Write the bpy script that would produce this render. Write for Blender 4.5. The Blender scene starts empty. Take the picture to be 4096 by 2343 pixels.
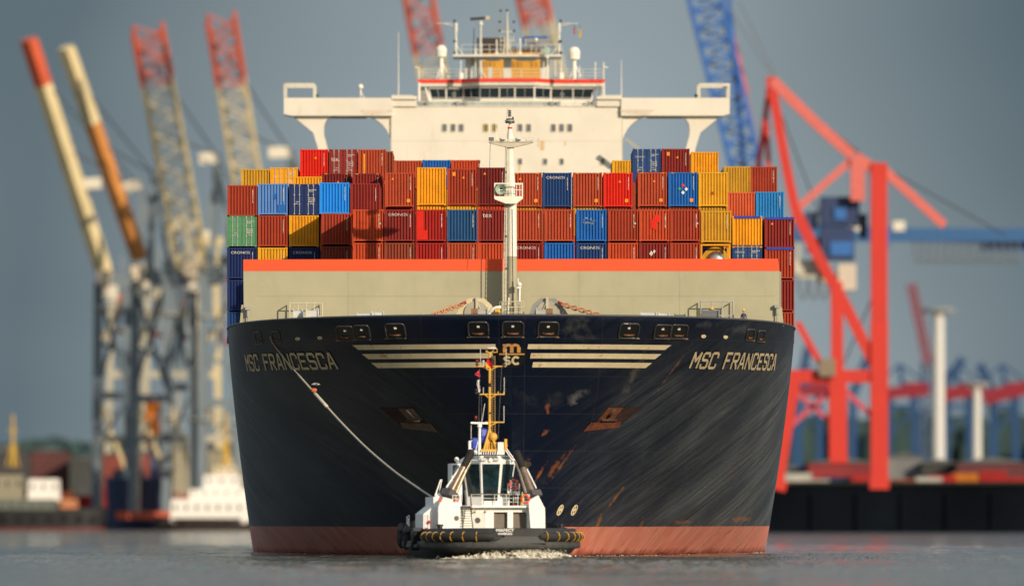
import bpy, bmesh, math, random
from mathutils import Vector, Matrix
random.seed(7)
R = math.radians
SC = bpy.context.scene
COL = SC.collection
# ---------------------------------------------------------------- camera model
F = 23560.0; PU = 1218.0; PV = 1283.0; CX = -1.71; CZ = 3.2
def X(u, Y): return (u-PU)*Y/F + CX
def Z(v, Y): return (PV-v)*Y/F + CZ
def P(u, v, Y): return Vector((X(u, Y), Y, Z(v, Y)))

# ---------------------------------------------------------------- materials
def nodes(m):
    m.use_nodes = True
    nt = m.node_tree
    return nt, nt.nodes, nt.links, nt.nodes['Principled BSDF']
MATS = {}
def M(name, col, rough=.5, metal=0., var=.12, scale=1.5, rust=0., rcol=(.20,.065,.02), stretch=(1,1,1), bump=0., spec=.5, dirt=0.):
    if name in MATS: return MATS[name]
    m = bpy.data.materials.new(name); nt, N, L, b = nodes(m)
    tc = N.new('ShaderNodeTexCoord'); mp = N.new('ShaderNodeMapping'); mp.inputs['Scale'].default_value = stretch
    L.new(tc.outputs['Object'], mp.inputs['Vector'])
    oi = N.new('ShaderNodeObjectInfo')
    ad = N.new('ShaderNodeVectorMath'); ad.operation = 'ADD'
    ml = N.new('ShaderNodeMath'); ml.operation = 'MULTIPLY'; ml.inputs[1].default_value = 53.
    L.new(oi.outputs['Random'], ml.inputs[0]); L.new(mp.outputs[0], ad.inputs[0]); L.new(ml.outputs[0], ad.inputs[1])
    n = N.new('ShaderNodeTexNoise'); n.inputs['Scale'].default_value = scale; n.inputs['Detail'].default_value = 6; n.inputs['Roughness'].default_value = .6
    L.new(ad.outputs[0], n.inputs['Vector'])
    cr = N.new('ShaderNodeValToRGB'); cr.color_ramp.elements[0].position = .3; cr.color_ramp.elements[1].position = .7
    c0 = [max(0, c*(1-var)) for c in col]; c1 = [min(1, c*(1+var)) for c in col]
    cr.color_ramp.elements[0].color = (*c0, 1); cr.color_ramp.elements[1].color = (*c1, 1)
    L.new(n.outputs['Fac'], cr.inputs['Fac']); out = cr.outputs['Color']
    def layer(out, sc, lo, hi, amt, c, st=(1,1,.25)):
        mp2 = N.new('ShaderNodeMapping'); mp2.inputs['Scale'].default_value = st; L.new(ad.outputs[0], mp2.inputs['Vector'])
        n2 = N.new('ShaderNodeTexNoise'); n2.inputs['Scale'].default_value = sc; n2.inputs['Detail'].default_value = 8; n2.inputs['Roughness'].default_value = .7
        L.new(mp2.outputs[0], n2.inputs['Vector'])
        r2 = N.new('ShaderNodeMapRange'); r2.inputs['From Min'].default_value = lo; r2.inputs['From Max'].default_value = hi; r2.inputs['To Max'].default_value = amt
        L.new(n2.outputs['Fac'], r2.inputs['Value'])
        mx = N.new('ShaderNodeMix'); mx.data_type = 'RGBA'; L.new(r2.outputs[0], mx.inputs['Factor']); L.new(out, mx.inputs['A']); mx.inputs['B'].default_value = (*c, 1)
        return mx.outputs['Result']
    if dirt > 0: out = layer(out, 1.1, .5, .75, dirt, tuple(c*.35+.01 for c in col))
    if rust > 0: out = layer(out, 1.7, .58, .7, min(1, rust), rcol)
    L.new(out, b.inputs['Base Color'])
    b.inputs['Roughness'].default_value = rough; b.inputs['Metallic'].default_value = metal
    b.inputs['Specular IOR Level'].default_value = spec
    if bump > 0:
        bp = N.new('ShaderNodeBump'); bp.inputs['Strength'].default_value = bump; bp.inputs['Distance'].default_value = .05
        L.new(n.outputs['Fac'], bp.inputs['Height']); L.new(bp.outputs[0], b.inputs['Normal'])
    MATS[name] = m
    return m

# ---------------------------------------------------------------- mesh builder
class MB:
    def __init__(s): s.v = []; s.f = []; s.m = []; s.mi = 0; s.st = []
    def add(s, vs, fs):
        o = len(s.v); s.st.append((o, len(s.f))); s.v += [tuple(v) for v in vs]; s.f += [tuple(i+o for i in f) for f in fs]; s.m += [s.mi]*len(fs); return s
    def box(s, x0, x1, y0, y1, z0, z1):
        vs = [(x, y, z) for x in (x0, x1) for y in (y0, y1) for z in (z0, z1)]
        return s.add(vs, [(0,1,3,2),(4,6,7,5),(0,4,5,1),(2,3,7,6),(0,2,6,4),(1,5,7,3)])
    def bar(s, a, b, w, h=None, roll=None):
        """rectangular beam from a to b"""
        a = Vector(a); b = Vector(b); h = h or w; d = (b-a)
        if d.length < 1e-6: return s
        d.normalize(); up = Vector((0,0,1)) if abs(d.z) < .98 else Vector((0,1,0))
        r = d.cross(up).normalized(); q = r.cross(d)
        vs = [p + r*i*w/2 + q*j*h/2 for p in (a, b) for i, j in ((-1,-1),(1,-1),(1,1),(-1,1))]
        return s.add(vs, [(3,2,1,0),(4,5,6,7),(0,1,5,4),(1,2,6,5),(2,3,7,6),(3,0,4,7)])
    def cyl(s, a, b, r, r2=None, n=10, cap=True):
        a = Vector(a); b = Vector(b); r2 = r if r2 is None else r2; d = (b-a)
        if d.length < 1e-6: return s
        d.normalize(); up = Vector((0,0,1)) if abs(d.z) < .98 else Vector((0,1,0))
        e = d.cross(up).normalized(); q = e.cross(d)
        vs = [p + (e*math.cos(t)+q*math.sin(t))*rr for p, rr in ((a, r), (b, r2)) for t in [2*math.pi*i/n for i in range(n)]]
        fs = [(i, (i+1) % n, n+(i+1) % n, n+i) for i in range(n)]
        if cap: fs += [tuple(range(n))[::-1], tuple(range(n, 2*n))]
        return s.add(vs, fs)
    def tube(s, pts, r, n=8, closed=False):
        pts = [Vector(p) for p in pts]; m = len(pts); rings = []
        for i, p in enumerate(pts):
            a = pts[(i-1) % m] if (closed or i > 0) else p; b = pts[(i+1) % m] if (closed or i < m-1) else p
            d = (b-a).normalized(); up = Vector((0,0,1)) if abs(d.z) < .95 else Vector((0,1,0))
            e = d.cross(up).normalized(); q = e.cross(d)
            rr = r[i] if isinstance(r, (list, tuple)) else r
            rings.append([p + (e*math.cos(2*math.pi*k/n)+q*math.sin(2*math.pi*k/n))*rr for k in range(n)])
        vs = [v for ring in rings for v in ring]; fs = []
        for i in range(m if closed else m-1):
            j = (i+1) % m
            for k in range(n): fs.append((i*n+k, i*n+(k+1) % n, j*n+(k+1) % n, j*n+k))
        if not closed: fs += [tuple(range(n))[::-1], tuple(range((m-1)*n, m*n))]
        return s.add(vs, fs)
    def prism(s, poly, y0, y1):
        """polygon in XZ extruded along Y"""
        n = len(poly); vs = [(x, y0, z) for x, z in poly] + [(x, y1, z) for x, z in poly]
        return s.add(vs, [tuple(range(n)), tuple(range(n, 2*n))[::-1]] + [(i, n+i, n+(i+1) % n, (i+1) % n) for i in range(n)])
    def prismz(s, poly, z0, z1):
        n = len(poly); vs = [(x, y, z0) for x, y in poly] + [(x, y, z1) for x, y in poly]
        return s.add(vs, [tuple(range(n))[::-1], tuple(range(n, 2*n))] + [(i, (i+1) % n, n+(i+1) % n, n+i) for i in range(n)])
    def sph(s, c, r, n=12, m=8, sz=1., z0=-1.):
        c = Vector(c); vs = []; fs = []
        for j in range(m+1):
            ph = -math.pi/2 + math.pi*j/m
            for i in range(n):
                t = 2*math.pi*i/n; vs.append(c + Vector((math.cos(t)*math.cos(ph)*r, math.sin(t)*math.cos(ph)*r, max(math.sin(ph), z0)*r*sz)))
        for j in range(m):
            for i in range(n): fs.append((j*n+i, j*n+(i+1) % n, (j+1)*n+(i+1) % n, (j+1)*n+i))
        return s.add(vs, fs)
    def rail(s, pts, h=1.0, n=3, r=.03, step=1.5):
        """handrail with posts and n bars along a path at foot level"""
        pts = [Vector(p) for p in pts]
        for a, b in zip(pts[:-1], pts[1:]):
            k = max(1, int((b-a).length/step))
            for i in range(k+1):
                p = a.lerp(b, i/k); s.cyl(p, p+Vector((0,0,h)), r, n=6)
            for j in range(1, n+1):
                z = Vector((0,0,h*j/n)); s.cyl(a+z, b+z, r*.9, n=6)
        return s
    def lattice(s, a, b, w, d, seg, r, side=(1,0,0), w2=None):
        """four chord lattice boom"""
        a = Vector(a); b = Vector(b); ax = (b-a).normalized(); sx = Vector(side); sx = (sx - ax*sx.dot(ax)).normalized(); sy = ax.cross(sx); w2 = w2 or w
        def c(t, i): 
            ww = w+(w2-w)*t; i0, j0 = ((-1,-1),(1,-1),(1,1),(-1,1))[i % 4]
            return a.lerp(b, t) + sx*i0*ww/2 + sy*j0*d/2
        for i in range(4): s.bar(c(0, i), c(1, i), r*2.2)
        for k in range(seg):
            t0, t1 = k/seg, (k+1)/seg
            for i in range(4):
                if k % 2: s.bar(c(t0, i), c(t1, i+1), r*1.2)
                else: s.bar(c(t0, i+1), c(t1, i), r*1.2)
                s.bar(c(t0, i), c(t0, i+1), r*1.2)
        return s
    def each(s, name, mat, parent=None, smooth=False, local=False):
        """one object per primitive that was added"""
        out = []; en = s.st[1:]+[(len(s.v), len(s.f))]
        for (v0, f0), (v1, f1) in zip(s.st, en):
            q = MB(); q.v = s.v[v0:v1]; q.f = [tuple(i-v0 for i in f) for f in s.f[f0:f1]]; q.m = [0]*(f1-f0); out.append(q.build(name, mat, parent, smooth, local))
        return out[0]
    def build(s, name, mat, parent=None, smooth=False, local=False):
        me = bpy.data.meshes.new(name)
        vs = s.v
        if parent is not None and not local:
            inv = frame(parent).inverted(); vs = [tuple(inv @ Vector(v)) for v in vs]
        me.from_pydata(vs, [], s.f)
        if name in ('haze', 'funnel_smoke'):
            bm = bmesh.new(); bm.from_mesh(me); bmesh.ops.recalc_face_normals(bm, faces=bm.faces); bm.to_mesh(me); bm.free()
        for mm in (mat if isinstance(mat, (list, tuple)) else [mat]): me.materials.append(mm)
        if isinstance(mat, (list, tuple)): me.polygons.foreach_set('material_index', s.m)
        if smooth is True: me.polygons.foreach_set('use_smooth', [True]*len(me.polygons))
        elif smooth:
            bm = bmesh.new(); bm.from_mesh(me); an = R(smooth)
            for f in bm.faces: f.smooth = True
            for e in bm.edges:
                e.smooth = len(e.link_faces) == 2 and e.calc_face_angle(4) < an
            bm.to_mesh(me); bm.free()
        o = bpy.data.objects.new(name, me); COL.objects.link(o)
        if parent is not None: o.parent = parent
        return o
def frame(o):
    while o.parent is not None: o = o.parent
    return Matrix.Translation(o.location) @ Matrix.Rotation(o.rotation_euler.z, 4, 'Z')
def tag(o, label, cat, group=None, kind=None):
    if label: o['label'] = label
    if cat: o['category'] = cat
    if group: o['group'] = group
    if kind: o['kind'] = kind
    return o
def thing(name, label, cat, loc, rz=0, group=None):
    o = bpy.data.objects.new(name, None); COL.objects.link(o); o.location = loc; o.rotation_euler = (0, 0, rz)
    o.empty_display_size = 1
    return tag(o, label, cat, group)
_txt = {}
def text_data(s, bold=0.0):
    k = (s, bold)
    if k not in _txt:
        cu = bpy.data.curves.new('letters', 'FONT'); cu.body = s; cu.align_x = 'CENTER'; cu.size = 1; cu.offset = bold; cu.resolution_u = 3
        t = bpy.data.objects.new('tmp', cu); COL.objects.link(t); bpy.context.view_layer.update()
        me = bpy.data.meshes.new_from_object(t.evaluated_get(bpy.context.evaluated_depsgraph_get()))
        _txt[k] = ([tuple(v.co) for v in me.vertices], [tuple(p.vertices) for p in me.polygons])
        bpy.data.objects.remove(t); bpy.data.meshes.remove(me); bpy.data.curves.remove(cu)
    return _txt[k]
def put_text(mb, s, width, height, cx, y, cz, bold=.02, fn=None):
    """flat lettering facing -Y, fitted in width x height"""
    vs, fs = text_data(s, bold)
    x0 = min(v[0] for v in vs); x1 = max(v[0] for v in vs); z0 = min(v[1] for v in vs); z1 = max(v[1] for v in vs)
    out = []
    for v in vs:
        a = (v[0]-x0)/(x1-x0)-.5; b = (v[1]-z0)/(z1-z0)-.5
        out.append(fn(a*width, b*height) if fn else (cx+a*width, y, cz+b*height))
    mb.add(out, fs); return mb
def subobj(name, verts, faces): pass
# ================================================================ world, sun, camera
w = bpy.data.worlds.new('World'); SC.world = w; w.use_nodes = True
nt = w.node_tree; N = nt.nodes; L = nt.links; N.clear()
SUN_AZ = 35.; SUN_EL = 19.      # from behind the camera, to the right
wo = N.new('ShaderNodeOutputWorld'); bgs = N.new('ShaderNodeBackground'); bgc = N.new('ShaderNodeBackground'); mixs = N.new('ShaderNodeMixShader')
sky = N.new('ShaderNodeTexSky'); sky.sky_type = 'NISHITA'; sky.sun_disc = False
sky.sun_elevation = R(SUN_EL); sky.sun_rotation = R(180-SUN_AZ); sky.air_density = 1.2; sky.dust_density = 2.
L.new(sky.outputs[0], bgs.inputs['Color']); bgs.inputs['Strength'].default_value = .09
tc = N.new('ShaderNodeTexCoord')
mp = N.new('ShaderNodeMapping'); mp.inputs['Scale'].default_value = (1, 1, 1.4); L.new(tc.outputs['Generated'], mp.inputs['Vector'])
n1 = N.new('ShaderNodeTexNoise'); n1.inputs['Scale'].default_value = 13.; n1.inputs['Detail'].default_value = 3.; n1.inputs['Roughness'].default_value = .45
L.new(mp.outputs[0], n1.inputs['Vector'])
cr = N.new('ShaderNodeValToRGB'); e = cr.color_ramp.elements
e[0].position = .05; e[0].color = (.055, .095, .12, 1); e[1].position = .80; e[1].color = (.41, .475, .50, 1)
# pale centre and darkened sides painted into the cloud, a vignette in the sky
vm = N.new('ShaderNodeVectorMath'); vm.operation = 'SUBTRACT'; vm.inputs[1].default_value = (.006, 1., .012); L.new(tc.outputs['Generated'], vm.inputs[0])
vs_ = N.new('ShaderNodeVectorMath'); vs_.operation = 'MULTIPLY'; vs_.inputs[1].default_value = (1., 0, .62); L.new(vm.outputs[0], vs_.inputs[0])
vl = N.new('ShaderNodeVectorMath'); vl.operation = 'LENGTH'; L.new(vs_.outputs[0], vl.inputs[0])
g1 = N.new('ShaderNodeMapRange'); g1.inputs['From Min'].default_value = 0.; g1.inputs['From Max'].default_value = .056; g1.inputs['To Min'].default_value = .62; g1.inputs['To Max'].default_value = .0; L.new(vl.outputs['Value'], g1.inputs['Value'])
ad_ = N.new('ShaderNodeMath'); ad_.operation = 'MULTIPLY_ADD'; ad_.inputs[1].default_value = .38; L.new(n1.outputs['Fac'], ad_.inputs[0]); L.new(g1.outputs[0], ad_.inputs[2])
L.new(ad_.outputs[0], cr.inputs['Fac'])
spz = N.new('ShaderNodeSeparateXYZ'); L.new(tc.outputs['Generated'], spz.inputs[0])
hi_ = N.new('ShaderNodeMapRange'); hi_.inputs['From Min'].default_value = .07; hi_.inputs['From Max'].default_value = .5; L.new(spz.outputs['Z'], hi_.inputs['Value'])
mh = N.new('ShaderNodeMix'); mh.data_type = 'RGBA'; L.new(hi_.outputs[0], mh.inputs['Factor']); L.new(cr.outputs[0], mh.inputs['A']); mh.inputs['B'].default_value = (.50, .56, .62, 1)
L.new(mh.outputs['Result'], bgc.inputs['Color']); bgc.inputs['Strength'].default_value = 1.0
# storm cloud covers the sky ahead, thinning behind the camera
sp = N.new('ShaderNodeSeparateXYZ'); L.new(tc.outputs['Generated'], sp.inputs[0])
mr = N.new('ShaderNodeMapRange'); mr.inputs['From Min'].default_value = -.9; mr.inputs['From Max'].default_value = .1; mr.inputs['To Min'].default_value = .55; mr.inputs['To Max'].default_value = 1.
L.new(sp.outputs['Y'], mr.inputs['Value']); L.new(mr.outputs[0], mixs.inputs['Fac'])
L.new(bgs.outputs[0], mixs.inputs[1]); L.new(bgc.outputs[0], mixs.inputs[2]); L.new(mixs.outputs[0], wo.inputs['Surface'])
CLOUD_RAMP = cr

sl = bpy.data.lights.new('sun', 'SUN'); sl.energy = 4.2; sl.angle = R(.6); sl.color = (1., .83, .62)
so = bpy.data.objects.new('sun', sl); COL.objects.link(so)
so.rotation_euler = (R(90-SUN_EL), 0, R(SUN_AZ)); so.location = (0, 600, 100)
cam = bpy.data.cameras.new('camera'); co = bpy.data.objects.new('camera', cam); COL.objects.link(co); SC.camera = co
co.location = (CX, 0, CZ); co.rotation_euler = (R(90), 0, 0)
cam.sensor_width = 36; cam.lens = 36*F/2546; cam.shift_x = 55/2546; cam.shift_y = 555/2546
cam.clip_start = 1; cam.clip_end = 60000
cam.dof.use_dof = True; cam.dof.focus_distance = 778; cam.dof.aperture_fstop = .29
SC.view_settings.view_transform = 'Standard'; SC.view_settings.look = 'None'; SC.view_settings.exposure = 0; SC.view_settings.gamma = 1
SC.render.engine = 'CYCLES'; SC.cycles.use_denoising = True; SC.cycles.max_bounces = 6; SC.cycles.volume_bounces = 0
SC.cycles.caustics_reflective = False; SC.cycles.caustics_refractive = False

# ================================================================ water
m = bpy.data.materials.new('river_water'); nt, N, L, b = nodes(m)
geo = N.new('ShaderNodeNewGeometry')
def wave(sc, st, det=4.):
    mp = N.new('ShaderNodeMapping'); mp.inputs['Scale'].default_value = st; L.new(geo.outputs['Position'], mp.inputs['Vector'])
    n = N.new('ShaderNodeTexNoise'); n.inputs['Scale'].default_value = sc; n.inputs['Detail'].default_value = det; n.inputs['Roughness'].default_value = .6
    L.new(mp.outputs[0], n.inputs['Vector']); return n.outputs['Fac']
bp = N.new('ShaderNodeBump'); bp.inputs['Strength'].default_value = 1.; bp.inputs['Distance'].default_value = .42; L.new(wave(2.1, (1, .22, 1), 4.), bp.inputs['Height'])
L.new(bp.outputs[0], b.inputs['Normal'])
b.inputs['Base Color'].default_value = (.15, .152, .125, 1); b.inputs['Roughness'].default_value = .06; b.inputs['IOR'].default_value = 1.33
# water surface with real ripples in front of the ships
_rw = random.Random(4); WV = []
for _ in range(22):
    wl = _rw.choice((.9, 1.2, 1.6, 2.1, 2.8, 3.6, 5.)); an = R(_rw.gauss(75, 28)); k_ = 2*math.pi/wl; WV.append((k_*math.cos(an), k_*math.sin(an)*.55, _rw.uniform(0, 6.28), wl*.012))
def water_h(x, y):
    m_ = .6+.5*math.sin(.11*x+.05*y)*math.sin(.031*y-.07*x+1)
    return m_*sum(a_*math.sin(kx*x+ky*y+p_) for kx, ky, p_, a_ in WV)
def water_old(x, y):
    return (.055*math.sin(.9*x+.35*y+1.7*math.sin(.13*y)) + .045*math.sin(-.55*x+.42*y+.6+1.3*math.sin(.21*x)) + .05*math.sin(1.7*x+.17*y+2.*math.sin(.07*y+.3*x)))
mb = MB(); 
def band(mb, xs, ys, hf, fade=None):
    vs = []; nx = len(xs)
    for y in ys:
        for x in xs: vs.append((x, y, hf(x, y)))
    fs = [(j*nx+i, j*nx+i+1, (j+1)*nx+i+1, (j+1)*nx+i) for j in range(len(ys)-1) for i in range(nx-1)]
    mb.add(vs, fs)
xs = [-72+144*i/420 for i in range(421)]; ys = [400+.55*j for j in range(640)]+[752+.55*j+.02*j*j for j in range(1, 125)]
YE = ys[-1]
def edgef(x, y):
    k = min(1, max(0, (72-abs(x))/6), max(0, (y-400)/8), max(0, (YE-y)/250)); return k
band(mb, xs, ys, lambda x, y: water_h(x, y)*edgef(x, y))
B = 40000
for q in (((-B,-200),(-72,-200),(-72,B),(-B,B)), ((72,-200),(B,-200),(B,B),(72,B)), ((-72,-200),(72,-200),(72,400),(-72,400)), ((-72,YE),(72,YE),(72,B),(-72,B))):
    mb.add([(x, y, 0) for x, y in q], [(0,1,2,3)])
wt = mb.build('river_water', m, smooth=True); tag(wt, None, None, kind='structure')

# ================================================================ ship hull shape
ZD = 18.6
def zdeck(y):
    t = min(1, max(0, (y-738)/23)); return 18.85-.65*t**1.2
def hull_par(z):
    k = min(1, max(0, z/ZD))
    y0 = 750.5-12.5*k**1.5; yf = 763+83*(1-k)**1.3; q = .93+(.5-.93)*k; p = 1.8+(2.6-1.8)*k
    return y0, yf, q, p
def hp(s, z):
    """half breadth and y for s in 0..1 (stem to full beam)"""
    y0, yf, q, p = hull_par(z)
    s = min(1, max(0, s)); return 22.8*(1-(1-s)**p)**q, y0+(yf-y0)*s
def hpt(s, z, side, off=0.):
    x, y = hp(s, z); pt = Vector((side*x, y, z))
    if off:
        e = 1e-3; a = max(0, s-e); bq = min(1, s+e)
        xa, ya = hp(a, z); xb, yb = hp(bq, z); xc, yc = hp(s, z+.05)
        t1 = Vector((side*(xb-xa), yb-ya, 0)); t2 = Vector((side*xc, yc, z+.05))-pt
        n = t1.cross(t2)
        if n.length > 1e-9:
            n.normalize()
            if n.y > 0: n = -n
            if abs(n.y) < .02 and n.x*side < 0: n = -n
            pt += n*off
    return pt
_arc = {}
def arc_table(z):
    k = round(z, 1)
    if k not in _arc:
        t = [(0, 0, 0)]; a = 0; px, py = hp(0, k)
        for i in range(1, 801):
            s = (i/800)**2; x, y = hp(s, k); a += math.hypot(x-px, y-py); px, py = x, y; t.append((s, a, x))
        _arc[k] = t
    return _arc[k]
def s_of_x(x, z):
    for s, a, xx in arc_table(z):
        if xx >= abs(x): return s
    return 1.
def arc_of_s(s, z):
    t = arc_table(z)
    for q in t:
        if q[0] >= s: return q[1]
    return t[-1][1]
def s_of_arc(a, z):
    t = arc_table(z); 
    lo, hi = 0, len(t)-1
    while hi-lo > 1:
        md = (lo+hi)//2
        if t[md][1] < a: lo = md
        else: hi = md
    f = (a-t[lo][1])/max(1e-9, t[hi][1]-t[lo][1]); return t[lo][0]+(t[hi][0]-t[lo][0])*f

SHIP = thing('container_ship', 'huge container ship seen bow-on, black hull, orange-edged breakwater, white bridge, stacked containers', 'container ship', (0, 738, 0))
# hull material
m = bpy.data.materials.new('hull_paint'); nt, N, L, b = nodes(m)
uv = N.new('ShaderNodeUVMap'); uv.uv_map = 'girth'
geo = N.new('ShaderNodeNewGeometry'); sp = N.new('ShaderNodeSeparateXYZ'); L.new(geo.outputs['Position'], sp.inputs[0])
sgn = N.new('ShaderNodeMath'); sgn.operation = 'SIGN'; L.new(sp.outputs['X'], sgn.inputs[0])
sm = N.new('ShaderNodeMath'); sm.operation = 'MULTIPLY'; sm.inputs[1].default_value = 7.3; L.new(sgn.outputs[0], sm.inputs[0])
def mathn(op, a, c=None, clamp=False):
    q = N.new('ShaderNodeMath'); q.operation = op; q.use_clamp = clamp
    for i, t in enumerate((a, c)):
        if t is None: continue
        if isinstance(t, (int, float)): q.inputs[i].default_value = t
        else: L.new(t, q.inputs[i])
    return q.outputs[0]
def mrange(v, a, c, d=0., e2=1.):
    q = N.new('ShaderNodeMapRange'); L.new(v, q.inputs['Value']); q.inputs['From Min'].default_value = a; q.inputs['From Max'].default_value = c
    q.inputs['To Min'].default_value = d; q.inputs['To Max'].default_value = e2; return q.outputs[0]
def mixc(f, a, c):
    q = N.new('ShaderNodeMix'); q.data_type = 'RGBA'
    if isinstance(f, (int, float)): q.inputs['Factor'].default_value = f
    else: L.new(f, q.inputs['Factor'])
    for k, t in (('A', a), ('B', c)):
        if isinstance(t, tuple): q.inputs[k].default_value = (*t, 1)
        else: L.new(t, q.inputs[k])
    return q.outputs['Result']
suv = N.new('ShaderNodeSeparateXYZ'); L.new(uv.outputs[0], suv.inputs[0])
def noise(vec, sc, det=6., ro=.6):
    n = N.new('ShaderNodeTexNoise'); n.inputs['Scale'].default_value = sc; n.inputs['Detail'].default_value = det; n.inputs['Roughness'].default_value = ro
    L.new(vec, n.inputs['Vector']); return n.outputs['Fac']
def comb(x, y, z):
    q = N.new('ShaderNodeCombineXYZ')
    for i, t in enumerate((x, y, z)):
        if isinstance(t, (int, float)): q.inputs[i].default_value = t
        else: L.new(t, q.inputs[i])
    return q.outputs[0]
U, V = suv.outputs['X'], suv.outputs['Y']
# flow coordinates: lines sweep from the forefoot up and outwards
# curved family: c = z - g(arc)
vv = mathn('MULTIPLY', V, 1.0)
wob = noise(comb(mathn('MULTIPLY', U, .05), mathn('MULTIPLY', V, .05), sm.outputs[0]), 1., 3., .5)
flow = mathn('ADD', mathn('SUBTRACT', mathn('MULTIPLY', U, .62), vv), mathn('MULTIPLY', wob, 3.))
along = mathn('ADD', mathn('MULTIPLY', U, 1.), vv)
st1 = noise(comb(mathn('MULTIPLY', flow, 2.0), mathn('MULTIPLY', along, .07), sm.outputs[0]), 1.3, 8., .65)
st2 = noise(comb(mathn('MULTIPLY', flow, 6.0), mathn('MULTIPLY', along, .16), sm.outputs[0]), 1.5, 6., .7)
big = noise(comb(mathn('MULTIPLY', flow, .5), mathn('MULTIPLY', along, .12), sm.outputs[0]), .5, 3., .5)
# wear grows away from the stem and below the upper strake
wear = mathn('MULTIPLY', mathn('MULTIPLY', mrange(U, 4., 42., .16, 1.7), mrange(V, 17.8, 12.5, .25, 1.)), mathn('MULTIPLY', mrange(sgn.outputs[0], -1., 1., .8, 1.), mrange(noise(comb(mathn('MULTIPLY', flow, .16), mathn('MULTIPLY', along, .09), sm.outputs[0]), 1., 3., .5), .36, .62, .22, 1.15)))
d1 = mathn('MULTIPLY', mrange(st1, .36, .68), wear)
d2 = mathn('MULTIPLY', mrange(st2, .54, .74), wear)
base = mixc(mathn('MULTIPLY', d1, .85, True), (.0015, .006, .024), (.145, .165, .19))
base = mixc(mathn('MULTIPLY', mrange(big, .4, .7), mathn('MULTIPLY', wear, .35)), base, (.10, .132, .17))
base = mixc(mathn('MULTIPLY', d2, .45, True), base, (.36, .33, .26))
# salt and grime clouds
cl = noise(comb(U, V, sm.outputs[0]), .35, 7., .65)
base = mixc(mathn('MULTIPLY', mrange(cl, .60, .72), .22), base, (.10, .10, .10))
# rust smears
ru = noise(comb(mathn('MULTIPLY', flow, .9), mathn('MULTIPLY', along, .22), mathn('ADD', sm.outputs[0], 3.)), 1.25, 5., .6)
base = mixc(mathn('MULTIPLY', mrange(ru, .67, .72), mathn('MULTIPLY', mrange(V, 9.5, 3., 0., .8), mrange(U, 2., 4.))), base, (.34, .10, .025))
# panel seams
se = mathn('LESS_THAN', mathn('MODULO', mathn('ADD', V, .35), 2.9), .035); se2 = mathn('LESS_THAN', mathn('MODULO', mathn('ADD', U, 30.), 6.2), .035)
base = mixc(mathn('MULTIPLY', mathn('MAXIMUM', se, se2), .5), base, (.06, .065, .07))
# individual stains, plus grey sheen painted on the upper strake: (x, z, width, height, slant, colour, strength)
def stain_sheen(base, cx, cz, rx, rz, sl, col, k):
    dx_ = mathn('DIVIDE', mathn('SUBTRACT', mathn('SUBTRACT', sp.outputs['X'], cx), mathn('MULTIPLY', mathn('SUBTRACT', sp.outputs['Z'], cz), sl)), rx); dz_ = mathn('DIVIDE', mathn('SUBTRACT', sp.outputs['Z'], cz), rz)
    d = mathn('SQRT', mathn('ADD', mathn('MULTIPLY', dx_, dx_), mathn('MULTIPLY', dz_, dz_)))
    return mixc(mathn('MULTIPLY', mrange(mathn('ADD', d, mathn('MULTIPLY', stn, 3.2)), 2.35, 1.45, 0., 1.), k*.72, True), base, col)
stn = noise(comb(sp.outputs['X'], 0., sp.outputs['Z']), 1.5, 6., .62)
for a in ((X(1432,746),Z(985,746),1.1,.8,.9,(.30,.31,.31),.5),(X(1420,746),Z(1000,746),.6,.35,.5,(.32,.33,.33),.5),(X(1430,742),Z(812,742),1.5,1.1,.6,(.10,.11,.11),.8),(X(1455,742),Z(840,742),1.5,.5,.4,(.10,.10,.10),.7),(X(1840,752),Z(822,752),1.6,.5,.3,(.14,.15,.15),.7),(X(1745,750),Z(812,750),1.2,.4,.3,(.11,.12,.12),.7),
          (X(1380,750),Z(1160,750),.35,1.4,.7,(.42,.12,.03),.9),(X(1400,750),Z(1150,750),.22,1.6,.7,(.40,.14,.04),.8),(X(1340,749),Z(1180,749),.2,1.2,.6,(.42,.13,.03),.9),(X(1530,755),Z(1240,755),.16,1.7,.75,(.50,.15,.03),.95),(X(1490,755),Z(1300,755),.22,1.3,.35,(.42,.16,.03),.9),(X(1600,760),Z(1305,760),.2,1.,.4,(.42,.16,.03),.8),
          (X(1700,775),Z(1297,775),1.0,.25,.3,(.55,.17,.07),.9),(X(1830,800),Z(1290,800),1.8,.4,.2,(.60,.20,.09),.9),(X(1770,790),Z(1330,790),.5,1.2,.5,(.42,.17,.03),.8),(X(1660,768),Z(930,768),.14,2.2,.75,(.45,.2,.1),.6),(X(1575,750),Z(930,750),.5,3.,.45,(.20,.18,.14),.55),
          (X(1360,747),Z(1010,747),.3,.5,.3,(.36,.13,.06),.8),(X(1357,748),Z(1072,748),.4,.25,.1,(.40,.15,.05),.8),(X(1310,749),Z(1150,749),.5,.6,.2,(.30,.20,.09),.8),(X(1100,750),Z(1320,750),.8,.6,.2,(.30,.08,.04),.7),(X(830,770),Z(1180,770),1.4,.5,-.4,(.02,.018,.018),.6)):
    base = stain_sheen(base, *a)
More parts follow.
